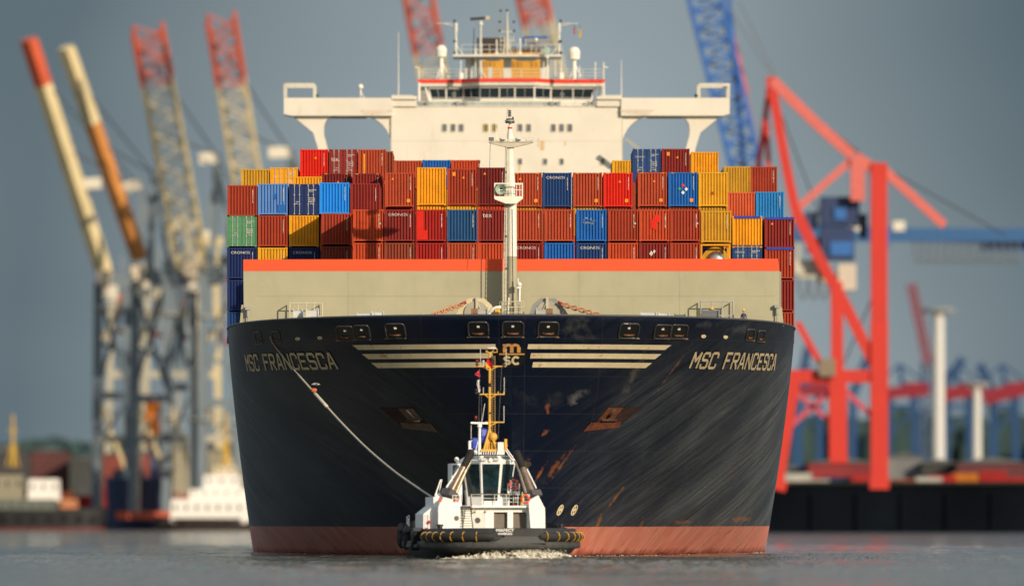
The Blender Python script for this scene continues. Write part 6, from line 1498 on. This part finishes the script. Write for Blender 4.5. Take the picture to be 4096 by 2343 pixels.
gantry('raised box boom crane with red tip, leftmost of the far port cranes', 2300, ((262, 690), (70, 98)), 'box', 2.9, (352, 470), (238, 322), .19, crA, [((208, 457), (252, 455))], hb=700)
gantry('raised box boom crane with tan and rust-orange boom, second of the far cranes', 2260, ((345, 640), (163, 118)), 'box', 2.7, (382, 432), (330, 418), .36, crB, [((292, 475), (350, 455))], hb=690)
gantry('raised lattice boom crane, cream with red tip, third of the far cranes', 2230, ((478, 660), (366, 70)), 'lat', 6.8, (538, 385), (412, 482), .22, crA, [((495, 395), (540, 392))], hb=680)
gantry('raised lattice boom crane with red tip, fourth, just left of the container ship', 2210, ((650, 660), (548, 42)), 'lat', 6.2, (722, 380), (500, 590), .26, crA, [((668, 380), (722, 378))], hb=690)
gantry('raised lattice boom crane with orange tip rising behind the left of the bridge', 2180, ((1160, 640), (1030, -60)), 'lat', 6.2, (1190, 330), (1090, 1190), .26, crA, None, hb=690)
gantry('raised lattice boom crane with orange tip rising behind the right of the bridge', 2160, ((1470, 640), (1310, -60)), 'lat', 6.2, (1480, 330), (1400, 1500), .16, crA, None, hb=690)
CRN = []
for i, (u0, v0, w_, c_) in enumerate(((300, 760, 34, crL), (388, 730, 30, crL), (445, 560, 36, crL), (516, 600, 30, crA), (620, 700, 34, crG))):
    Y = 2520.+25*i; t = thing('gantry_crane', ['pale','narrow pale','tall grey-beige','cream','slate'][i]+' portal crane frame standing farther back on the left quay, '+ORD[i]+' from left', 'crane', (X(u0, Y), Y, 3.), 0, 'pale crane frames farther back on the left')
    for du in (-w_, w_): part('leg', MB().bar(P(u0+du*.7, v0, Y), Vector((X(u0+du, Y), Y, 3.)), 1.7), c_, t)
    mb = MB(); mb.bar(P(u0-w_*.9, v0, Y), P(u0+w_*1.3, v0, Y), 2.6); mb.bar(P(u0-w_, 930, Y), P(u0+w_, 930, Y), 1.8); part('cross_beam', mb, c_, t)
    mb = MB(); mb.bar(P(u0-w_, 930, Y), P(u0+w_*.8, v0, Y), .9); mb.bar(P(u0+w_, 1150, Y), P(u0-w_, 930, Y), .9); part('brace', mb, crG if c_ is not crG else crA, t)
    mb = MB(); mb.box(X(u0-12, Y), X(u0+20, Y), Y-1, Y+8, Z(v0, Y), Z(v0-26, Y)); part('machinery_house', mb, (crR, crW, crL, crW, crB)[i], t)
    mb = MB(); mb.bar(P(u0, v0-26, Y), P(u0+4, v0-120, Y), 1.1); mb.bar(P(u0+4, v0-120, Y), P(u0+50, v0, Y), .5); part('mast', mb, crG, t)
# blue lattice boom crane
Yb2 = 1850.
root = thing('luffing_crane', 'tall blue lattice boom crane leaning left, behind the right bridge wing', 'crane', (X(1890, Yb2), Yb2, 3.))
mb = MB(); mb.lattice(P(1890, 560, Yb2), P(1748, -20, Yb2), 5.4, 4.5, 14, .36, (1, 0, 0), 6.2); part('boom', mb, crBl, root)
mb = MB(); mb.bar(P(1862, 560, Yb2+4), P(1810, -20, Yb2+4), 1.0); part('boom_girder', mb, crBl, root)
mb = MB(); mb.bar(P(1808, 55, Yb2+6), P(1852, 235, Yb2+6), 1.7); mb.bar(P(1852, 235, Yb2+6), P(1895, 430, Yb2+6), .8); part('red_walkway', mb, M('pinkish_red_girder', (.55, .12, .14), .6), root)
mb = MB(); mb.cyl(P(1800, 0, Yb2), P(1925, 195, Yb2), .12, n=5); mb.cyl(P(1835, 0, Yb2), P(1930, 190, Yb2), .12, n=5); part('stay', mb, M('stay_grey', (.15, .17, .19), .6), root)
mb = MB()
for u0 in (1780, 1890):
    for dy in (0, 16): mb.bar(P(u0, 560, Yb2+dy), Vector((X(u0, Yb2), Yb2+dy, 3)), 1.8)
mb.bar(P(1770, 560, Yb2), P(1900, 560, Yb2), 3.); part('portal', mb, crBl, root)
# red crane
Yr = 1760.
root = thing('gantry_crane', 'bright red gantry crane with tall A-frame on the right quay', 'crane', (X(2100, Yr), Yr, 3.))
def rb(pts, w_, name, mat=crRed, dys=(0,)):
    for dy in dys:
        mb = MB()
        for p0, p1 in zip(pts[:-1], pts[1:]): mb.bar(P(*p0, Yr+dy), P(*p1, Yr+dy), w_)
        part(name, mb, mat, root)
rb([(1915, 192), (1952, 400), (1978, 525)], 1.7, 'a_frame_leg', dys=(0,)); rb([(1915, 195), (1898, 330), (1882, 430)], 1.0, 'a_frame_leg', dys=(6,)); rb([(1905, 300), (1912, 430)], .9, 'a_frame_leg', dys=(12,))
stm = M('red_stay_girder', (.60, .13, .11), .55)
rb([(1920, 200), (2030, 308), (2120, 388)], 1.9, 'upper_tie', stm); rb([(2125, 390), (2188, 430)], 2., 'upper_tie', stm); rb([(2200, 425), (2348, 560)], 1.6, 'rear_tie', stm)
rb([(2120, 395), (1978, 522)], 1.3, 'brace', stm); rb([(2132, 395), (2132, 500)], 2.6, 'post', stm)
rb([(1978, 525), (2035, 640), (2095, 745), (2190, 935)], 2.0, 'diagonal_leg'); rb([(2185, 405), (2186, 800)], 3.0, 'leg', dys=(0, 14)); rb([(2186, 800), (2186, 1200)], 3.2, 'leg', dys=(0, 14)); rb([(2080, 700), (2082, 930)], 2.2, 'leg', dys=(0,)); rb([(2082, 930), (2084, 1150)], 3.3, 'leg', dys=(0, 14))
rb([(1982, 800), (2058, 935)], 1.2, 'brace'); rb([(1958, 935), (2190, 935)], 2.4, 'cross_beam', dys=(0, 14)); rb([(1975, 930), (1932, 1195)], 2.5, 'leg'); rb([(1962, 960), (2080, 1060)], 1., 'brace', M('violet_red_brace', (.45, .07, .12), .6)); rb([(2080, 960), (1962, 1060)], 1., 'brace', M('violet_red_brace', (.45, .07, .12), .6)); rb([(2090, 960), (2186, 1050)], 1., 'brace', M('violet_red_brace', (.45, .07, .12), .6))
mb = MB(); c = P(2058, 915, Yr-2); mb.box(c.x-1.6, c.x+1.4, c.y-1, c.y+2, c.z-1.5, c.z+1.7); part('cable_reel_house', mb, M('dull_beige', (.22, .17, .12), .7), root)
for u0, v0, w0, h0, cc in ((2020, 545, 30, 40, crNv), (2150, 560, 16, 60, crNv), (2060, 690, 50, 20, crL), (2000, 660, 30, 22, crW), (2110, 610, 26, 36, crBl), (2205, 590, 18, 50, crBl)):
    mb = MB(); mb.box(X(u0-w0/2, Yr), X(u0+w0/2, Yr), Yr+4, Yr+9, Z(v0+h0/2, Yr), Z(v0-h0/2, Yr)); part('equipment_box', mb, cc, root)
mb = MB()
for p0, p1 in (((1918, 200), (2350, 560)), ((1918, 205), (2186, 420)), ((1915, 215), (2040, 540)), ((2186, 410), (2500, 585)), ((2186, 700), (2086, 930))): mb.cyl(P(*p0, Yr+3), P(*p1, Yr+3), .13, n=5)
part('cable', mb, dark, root)
mb = MB(); mb.box(X(2042, Yr), X(2138, Yr), Yr+2, Yr+10, Z(560, Yr), Z(488, Yr)); mb.box(X(2042, Yr), X(2125, Yr), Yr+1, Yr+9, Z(645, Yr), Z(565, Yr)); mb.box(X(2010, Yr), X(2060, Yr), Yr+3, Yr+9, Z(625, Yr), Z(590, Yr)); part('machinery_house', mb, crNv, root)
mb = MB(); mb.box(X(2065, Yr), X(2120, Yr), Yr+.6, Yr+1, Z(635, Yr), Z(600, Yr)); mb.box(X(2075, Yr), X(2105, Yr), Yr+1.5, Yr+2, Z(545, Yr), Z(515, Yr)); part('blue_panel', mb, M('crane_bright_blue', (.02, .13, .42), .5), root)
mb = MB(); mb.box(X(1975, Yr), X(2060, Yr), Yr+2, Yr+8, Z(680, Yr), Z(645, Yr)); mb.box(X(2085, Yr), X(2130, Yr), Yr+2, Yr+8, Z(720, Yr), Z(655, Yr)); part('trolley_cabin', mb, M('crane_pale_cabin', (.55, .52, .44), .5), root)
mb = MB(); mb.bar(P(2186, 1185, Yr), P(2186, 1215, Yr), 3.6); mb.bar(P(1932, 1190, Yr), P(1925, 1215, Yr), 4.); part('bogie', mb, crRed, root)
# blue horizontal boom with festoon
Yh = 1950.
root = thing('gantry_crane', 'long blue horizontal crane girder with hanging cable loops at far right', 'crane', (X(2400, Yh), Yh, 3.))
mb = MB(); mb.bar(P(1960, 583, Yh), P(2700, 585, Yh), 1.6, 2.8); mb.bar(P(1960, 570, Yh+6), P(2700, 600, Yh+6), 1.4, 2.6); mb.bar(P(2440, 610, Yh+3), P(2700, 612, Yh+3), 2., 2.5)
for k in range(18): mb.bar(P(2200+k*28, 572, Yh), P(2214+k*28, 600, Yh), .35)
part('girder', mb, M('far_girder_blue', (.02, .10, .27), .6), root)
mb = MB()
for k in range(13):
    u0 = 2272+k*20; mb.tube([P(u0, 600, Yh), P(u0+2, 645, Yh), P(u0+10, 655, Yh), P(u0+18, 645, Yh), P(u0+20, 600, Yh)], .28, 5)
for k in range(4):
    u0 = 1985+k*26; mb.tube([P(u0, 690, Yh), P(u0+3, 730, Yh), P(u0+12, 745, Yh), P(u0+22, 730, Yh), P(u0+25, 690, Yh)], .28, 5)
part('cable_loop', mb, M('festoon_grey', (.14, .17, .20), .6), root)
mb = MB()
for u0 in (2640, 2780): mb.bar(P(u0, 590, Yh), Vector((X(u0, Yh), Yh, 3.)), 2.)
part('leg', mb, crBl, root)
mb = MB(); mb.bar(P(1985, 686, Yh), P(2080, 686, Yh), 1.); mb.bar(P(1985, 686, Yh), P(1985, 590, Yh), .8); part('rail_beam', mb, crL, root)
for u0 in (2126, 2235): mb = MB(); c = P(u0, 562, Yh); mb.box(c.x-1.2, c.x+1.2, c.y-1, c.y+1, c.z-1., c.z+1.); mb.bar(P(u0, 583, Yh), P(u0, 562, Yh), .8); part('floodlight', mb, crW, root)
# light masts
for u0, vt, vb, w_, Y, lab in ((2334, 772, 1136, 3.3, 2420, 'thick white light mast with a flat head, right of the red crane'), (2429, 955, 1132, 2.5, 2450, 'shorter grey-white light mast farther right')):
    zb0 = Z(vb, Y)-2; r_ = thing('light_mast', lab, 'light mast', (X(u0, Y), Y, 2.))
    part('pole', MB().cyl((X(u0, Y), Y, 2.), (X(u0, Y), Y, Z(vt, Y)), w_/2*1.05, w_/2*.85, n=14), M('mast_pale', (.62, .62, .60), .5), r_)
    mb = MB(); mb.cyl((X(u0, Y), Y, Z(vt, Y)), (X(u0, Y), Y, Z(vt-5, Y)), w_*1.3, n=14)
    for k in range(8): a = k*math.pi/4; mb.box(X(u0, Y)+math.cos(a)*w_*1.1-.4, X(u0, Y)+math.cos(a)*w_*1.1+.4, Y+math.sin(a)*w_-.4, Y+math.sin(a)*w_+.4, Z(vt+7, Y), Z(vt, Y))
    part('lamp_head', mb, M('head_grey', (.30, .31, .30), .5), r_)
Y = 3200.; r_ = thing('luffing_crane', 'distant dark maroon crane boom leaning left behind the light masts', 'crane', (X(2305, Y), Y, 3))
part('boom', MB().lattice(P(2308, 905, Y), P(2266, 705, Y), 2.2, 2, 10, .5), M('far_maroon', (.20, .06, .09), .6), r_); part('tower', MB().lattice(Vector((X(2308, Y), Y, 3)), P(2308, 900, Y), 4, 4, 8, .5), M('far_navy', (.04, .08, .17), .6), r_)
# far cranes clutter on the right horizon
rn = random.Random(3); far_b = M('far_blue', (.03, .075, .18), .8, spec=.1); far_r = M('far_red', (.24, .03, .045), .8, spec=.1)
for i, (u0, s_, lab) in enumerate(((2010, 1., 'distant blue and red quay crane just right of the ship bow'), (2245, 1.1, 'distant blue and red quay crane between the red crane and the white light mast'), (2385, 1., 'distant blue and red quay crane between the two light masts'), (2500, .95, 'distant blue and red quay crane at the far right edge'))):
    Y = 3000.+60*i; r_ = thing('gantry_crane', lab, 'crane', (X(u0, Y), Y, 3.), 0, 'distant blue and red quay cranes')
    z0, zt = 3., Z(965, Y)
    for du in (-34, 34):
        for dy in (0, 16): part('leg', MB().bar(Vector((X(u0+du*s_, Y), Y+dy, z0)), Vector((X(u0+du*s_*.8, Y), Y+dy, zt)), 1.8), far_b, r_)
    part('girder', MB().bar(P(u0-58*s_, 974+i*5, Y), P(u0+60*s_, 970-i*3, Y), 3.4, 3.2+.5*i), far_r, r_); part('machinery_house', MB().box(X(u0+5, Y), X(u0+62, Y), Y, Y+12, Z(972, Y), Z(950, Y)), far_r, r_)
    mb = MB(); mb.bar(P(u0, 970, Y), P(u0-8, 905, Y), 1.4); mb.bar(P(u0-8, 905, Y), P(u0-80, 968, Y), .7); mb.bar(P(u0-8, 905, Y), P(u0+80, 968, Y), .7); part('apex_frame', mb, far_b, r_)
    mb = MB(); mb.bar(P(u0-30, 1010, Y), P(u0+30, 1010, Y), 1.5); mb.bar(P(u0-30, 1080, Y), P(u0+30, 1010, Y), .8); part('cross_beam', mb, far_b, r_)
for i, (u0, va, ub_, vb_) in enumerate(((2120, 960, 2170, 860), (2330, 965, 2395, 890), (1985, 960, 2010, 860), (2470, 960, 2435, 905))):
    Y = 3400.; r_ = thing('luffing_crane', ['distant slim blue crane boom behind the red crane legs', 'distant slim blue crane boom just right of the white light mast', 'distant slim blue crane boom beside the ship hull', 'distant slim blue crane boom near the short light mast'][i], 'crane', (X(u0, Y), Y, 3.), 0, 'distant slim blue crane booms')
    part('boom', MB().lattice(P(u0, va+20, Y), P(ub_, vb_, Y), 2., 2., 8, .5), far_b, r_); part('tower', MB().bar(Vector((X(u0, Y), Y, 3.)), P(u0, va+20, Y), 3.), far_b, r_)
# wooded shore
gw = M('far_woodland', (.022, .050, .050), .9, var=.4, scale=.03)
mb = MB(); rn = random.Random(8)
for x_ in range(-60, 420, 1):
    xx = x_*4.; Y = 3650+rn.uniform(-30, 40); h_ = 33+5*math.sin(xx*.011)+rn.uniform(-4, 4)
    if xx < 60 and xx > -60: continue
    lump(mb, (xx, Y, h_*.5), 7+rn.random()*4, 7, h_*.55, x_)
t = mb.build('far_woods', gw); tag(t, 'dark green belt of distant woods along the far shore', None, None, 'stuff')
# land and quays
land = MB(); land.prismz([(X(1900, 1900), 1905), (1500, 1905), (1500, 9000), (-1500, 9000), (-1500, 2320), (X(1900, 1900), 2320)], -1, 3.); t = land.build('harbour_ground', M('harbour_ground', (.10, .10, .095), .9, var=.2, scale=.02)); tag(t, None, None, kind='structure')
q = MB(); q.box(X(1900, 1900), 1500, 1900, 1905, -2, Z(1205, 1900)); 
for k in range(60): q.box(X(1905, 1900)+k*9., X(1905, 1900)+k*9.+1.2, 1899.2, 1900, -2, Z(1225, 1900))
t = thing('quay_wall', 'long dark quay wall along the water on the right', 'quay wall', (X(2250, 1900), 1900, 0)); q.build('wall', M('quay_black_green', (.004, .006, .010), .9, spec=.04, var=.4, scale=.05), t)
q.__init__(); q.box(X(1900, 1900), 1500, 1899.0, 1906, Z(1205, 1900), Z(1205, 1900)+.7); q.build('coping', M('coping_dark', (.015, .02, .018), .8, spec=.1), t)
q = MB(); q.box(-1500, X(700, 2310), 2310, 2320, -2, 5.5); t = thing('quay_wall', 'low dark quay wall behind the tugs on the left', 'quay wall', (X(300, 2310), 2310, 0)); q.build('wall', M('quay_black_green', (.004, .006, .010), .9, spec=.04), t)
# sheds and stacks ashore
def shed(u0, u1, vt, Y, col, lab, name='warehouse', cat='warehouse', dep=30, group=None):
    zt = Z(vt, Y); x0, x1 = X(u0, Y), X(u1, Y); t = thing(name, lab, cat, ((x0+x1)/2, Y, 2.8), 0, group)
    part('wall', MB().box(x0, x1, Y, Y+dep, 2.8, zt), M('shed_'+'_'.join('%d' % (c*100) for c in col), col, .8, var=.25, scale=.06), t)
    r = MB(); r.prism([(x0-.5, zt), (x1+.5, zt), ((x0+x1)/2, zt+(x1-x0)*.05+.5)], Y-.5, Y+dep+.5); part('roof', r, M('shed_roof', (.10, .105, .11), .8), t)
    mb = MB(); n = max(1, int((x1-x0)/9))
    for k in range(n): xx = x0+(x1-x0)*(k+.5)/n; mb.box(xx-1.8, xx+1.8, Y-.1, Y, 3., 3+(zt-3)*.55)
    part('door', mb, M('shed_door', (.05, .055, .06), .7), t)
shed(2010, 2180, 1150, 2000, (.20, .02, .025), 'long dark red shed behind the red crane feet')
shed(2205, 2292, 1135, 2050, (.20, .21, .22), 'grey shed right of the red crane foot')
shed(2292, 2382, 1150, 2045, (.045, .05, .05), 'low blackish shed below the thick white light mast')
shed(1930, 2012, 1165, 2010, (.04, .06, .08), 'small dark blue-grey shed beside the ship side on the right quay')
shed(2380, 2560, 1150, 2030, (.10, .025, .03), 'low dark maroon shed at the right edge of the quay')
shed(-60, 72, 1122, 2420, (.05, .05, .055), 'dark grey shed at the far left of the shore')
shed(78, 168, 1122, 2430, (.09, .03, .03), 'dark maroon shed, second from left on the shore')
shed(172, 245, 1142, 2415, (.04, .05, .05), 'low dark green shed, third from left on the shore')
shed(255, 420, 1128, 2440, (.22, .05, .04), 'dull red shed below the leftmost cranes')
shed(430, 560, 1118, 2460, (.28, .27, .20), 'pale beige shed below the third crane')
shed(560, 655, 1150, 2400, (.22, .24, .18), 'greenish grey shed right beside the ship hull')
rn = random.Random(21)
pal = [('red', (.45, .03, .03)), ('rust', (.35, .10, .05)), ('blue', (.03, .12, .40)), ('white', (.55, .54, .50)), ('orange', (.60, .20, .03)), ('green', (.05, .16, .12)), ('navy', (.02, .04, .12))]
spots = [(1985, 1175, 'white'), (1995, 1205, 'blue'), (2030, 1190, 'white'), (2310, 1185, 'white'), (2345, 1180, 'red'), (2400, 1175, 'orange'), (2415, 1195, 'red'), (2470, 1170, 'red'), (2520, 1185, 'red'), (2150, 1180, 'red'), (2080, 1185, 'navy'), (2250, 1190, 'rust')]
fc = proto_meshes('end', 2.591)
for i, (u0, v0, c) in enumerate(spots):
    Y = 1925+i*3.; t = thing('shipping_container', f"far {c} container on the right quay, {ORD[sorted([s[0] for s in spots]).index(u0)]} from left along the quay top", 'container', (X(u0, Y), Y, Z(1205, 1900)-.1), R(90)*0, 'containers standing on the right quay')
    col = dict(pal)[c]; mt = M('yard_'+c, tuple(k_*.7 for k_ in col), .7, var=.3, scale=.5, spec=.15)
    for nm, me_ in (('frame', fc['frame']), ('side_panel', fc['side_panel']), ('roof_panel', fc['roof_panel']), ('end_panel', fc['end_panel'])):
        o = link_mesh(nm, me_, t, mt); o.scale = (2.2, .6, (Z(v0, Y)-Z(1205, 1900)+.1)/2.591*1.0)
spl = [(30, 'red'), (75, 'rust'), (120, 'orange'), (160, 'rust'), (215, 'red'), (268, 'red'), (300, 'red'), (350, 'navy'), (420, 'rust'), (455, 'red'), (500, 'orange'), (545, 'red'), (590, 'blue')]
for i, (u0, c) in enumerate(spl):
    Y = 2335.; t = thing('shipping_container', f"far {c} container on the left shore behind the tugs, {ORD[i]} from left", 'container', (X(u0, Y), Y, 3.), 0, 'containers standing on the left shore')
    mt = M('yard_'+c, dict(pal)[c], .6, var=.2, scale=.5); k = rn.uniform(1.8, 3.2)
    for nm, me_ in (('frame', fc['frame']), ('side_panel', fc['side_panel']), ('roof_panel', fc['roof_panel']), ('end_panel', fc['end_panel'])):
        o = link_mesh(nm, me_, t, mt); o.scale = (1.8, .6, k)
# ---------------------------------------------------------------- moored craft at left
def boat(label, Y, ua, ub, vdeck, hullc, sup, name='tugboat', cat='tugboat', red=False, stack=None, mast=None, dep=10, bowl=False):
    x0, x1 = X(ua, Y), X(ub, Y); zt = Z(vdeck, Y); t = thing(name, label, cat, ((x0+x1)/2, Y, 0)); L_ = x1-x0
    mb = MB(); n = 24; vs = []
    for z, f in ((-1, .90), (0, .94), (zt*.6, .98), (zt, 1.)):
        for i in range(n):
            a = 2*math.pi*i/n; c, s = math.cos(a), math.sin(a); px = math.copysign(abs(c)**.62, c)*L_/2*f; py = math.copysign(abs(s)**.7, s)*dep/2*f
            sh = .9*max(0, abs(px)/(L_/2)-.5)**1.5*2 if z > 0 else 0
            vs.append(((x0+x1)/2+px, Y+py, z+sh*z/zt))
    fs = [(j*n+i, j*n+(i+1) % n, (j+1)*n+(i+1) % n, (j+1)*n+i) for j in range(3) for i in range(n)]+[tuple(range(3*n, 4*n))]
    part('hull', mb.add(vs, fs), hullc, t)
    if red:
        mb = MB(); vs = []
        for z in (0.02, .5):
            for i in range(n): a = 2*math.pi*i/n; c, s = math.cos(a), math.sin(a); vs.append(((x0+x1)/2+math.copysign(abs(c)**.62, c)*L_/2*.975, Y+math.copysign(abs(s)**.7, s)*dep/2*.985, z))
        part('boot_top', mb.add(vs, [(i, (i+1) % n, n+(i+1) % n, n+i) for i in range(n)]), M('boat_red', (.16, .02, .02), .6), t)
    for k, (a, b_, v0, v1, mt, d0) in enumerate(sup):
        z0, z1 = Z(v1, Y), Z(v0, Y); h = part('deckhouse', MB().prism([(X(a, Y), z0), (X(b_, Y), z0), (X(b_-3, Y), z1), (X(a+3, Y), z1)], Y-dep*d0/2, Y+dep*d0/2), mt, t)
        mb = MB(); nw = max(2, int((X(b_, Y)-X(a, Y))/2.2))
        for i in range(nw): xx = X(a, Y)+(X(b_, Y)-X(a, Y))*(i+.5)/nw; mb.box(xx-.35, xx+.35, Y-dep*d0/2-.03, Y-dep*d0/2, z0+(z1-z0)*.55, z0+(z1-z0)*.75)
        part('window', mb, glass, h)
    if name == 'tugboat':
        mb = MB()
        for k in range(9): px_ = x0+L_*(.08+.84*k/8); mb.tube([Vector((px_+.55*math.cos(q_), Y-dep/2-.15, zt*.62+.55*math.sin(q_))) for q_ in [2*math.pi*i/12 for i in range(12)]], .2, 6, True)
        mb.each('tyre_fender', blk, t)
    if stack: a, b_, v0, v1, mt = stack; part('funnel', MB().box(X(a, Y), X(b_, Y), Y-1.5, Y+1.5, Z(v1, Y), Z(v0, Y)), mt, t)
    if mast:
        u0, v0, v1, mt = mast; mb = MB(); mb.cyl(P(u0, v1, Y), P(u0, v0, Y), .45, .25, n=8)
        for f in (.3, .6): mb.bar(P(u0-12, v0+(v1-v0)*f, Y), P(u0+12, v0+(v1-v0)*f, Y), .3)
        mb.bar(P(u0-16, v1, Y), P(u0, v0+(v1-v0)*.5, Y), .3); mb.bar(P(u0+16, v1, Y), P(u0, v0+(v1-v0)*.5, Y), .3); part('mast', mb, mt, t)
    return t
bwh = M('boat_white', (.82, .80, .76), .5, var=.05); bcr = M('boat_cream', (.60, .52, .38), .5); blk = M('boat_black', (.008, .009, .012), .6); bor = M('boat_orange', (.55, .22, .10), .5)
boat('moored tug with black hull, white house and yellow mast at far left', 2200, -90, 270, 1268, blk, [(-60, 145, 1240, 1275, M('boat_slate_green', (.12, .14, .12), .6), .8), (70, 150, 1190, 1245, bwh, .6), (-20, 60, 1180, 1240, M('boat_dull_cream', (.26, .24, .17), .6), .5), (150, 195, 1240, 1270, bor, .5)], red=True, mast=(32, 1030, 1160, M('boat_mast_yellow', (.55, .34, .03), .5)), dep=12)
boat('dark navy barge hull moored between the two far tugs', 2290, 262, 420, 1190, M('boat_navy', (.015, .03, .085), .6), [(280, 360, 1165, 1195, M('boat_slate', (.05, .09, .13), .5), .6), (372, 400, 1090, 1190, M('boat_blue_grey', (.10, .13, .24), .5), .4)], name='barge', cat='barge', dep=14, stack=(362, 398, 980, 1112, M('bright_orange_funnel', (.85, .24, .01), .5)))
boat('white moored tug with dark brown hull and yellow mast beside the ship', 2120, 385, 645, 1288, M('boat_brown_black', (.03, .018, .014), .6), [(425, 636, 1240, 1300, bwh, .9), (470, 632, 1215, 1245, bwh, .7), (505, 598, 1180, 1220, bwh, .6), (530, 590, 1158, 1184, bcr, .5)], mast=(562, 1020, 1165, M('boat_mast_yellow', (.55, .34, .03), .5)), dep=11)
# funnel smoke
sm_ = bpy.data.materials.new('exhaust_smoke'); sm_.use_nodes = True; nt = sm_.node_tree; nt.nodes.clear(); o_ = nt.nodes.new('ShaderNodeOutputMaterial'); v_ = nt.nodes.new('ShaderNodeVolumePrincipled'); v_.inputs['Color'].default_value = (.62, .58, .42, 1); v_.inputs['Density'].default_value = .05; nt.links.new(v_.outputs[0], o_.inputs['Volume'])
mb = MB(); pts = [Vector((X(1222, 1005)+(.8*math.sin(k*.9)), 1006+k*.6, Z(100, 1005)+k*2.0)) for k in range(14)]; mb.tube(pts, [1.2+.17*k+.15*math.sin(k*2.1) for k in range(14)], 16); t = mb.build('funnel_smoke', sm_, smooth=True); tag(t, 'faint yellowish exhaust smoke rising from the ship funnel', None, None, 'stuff')
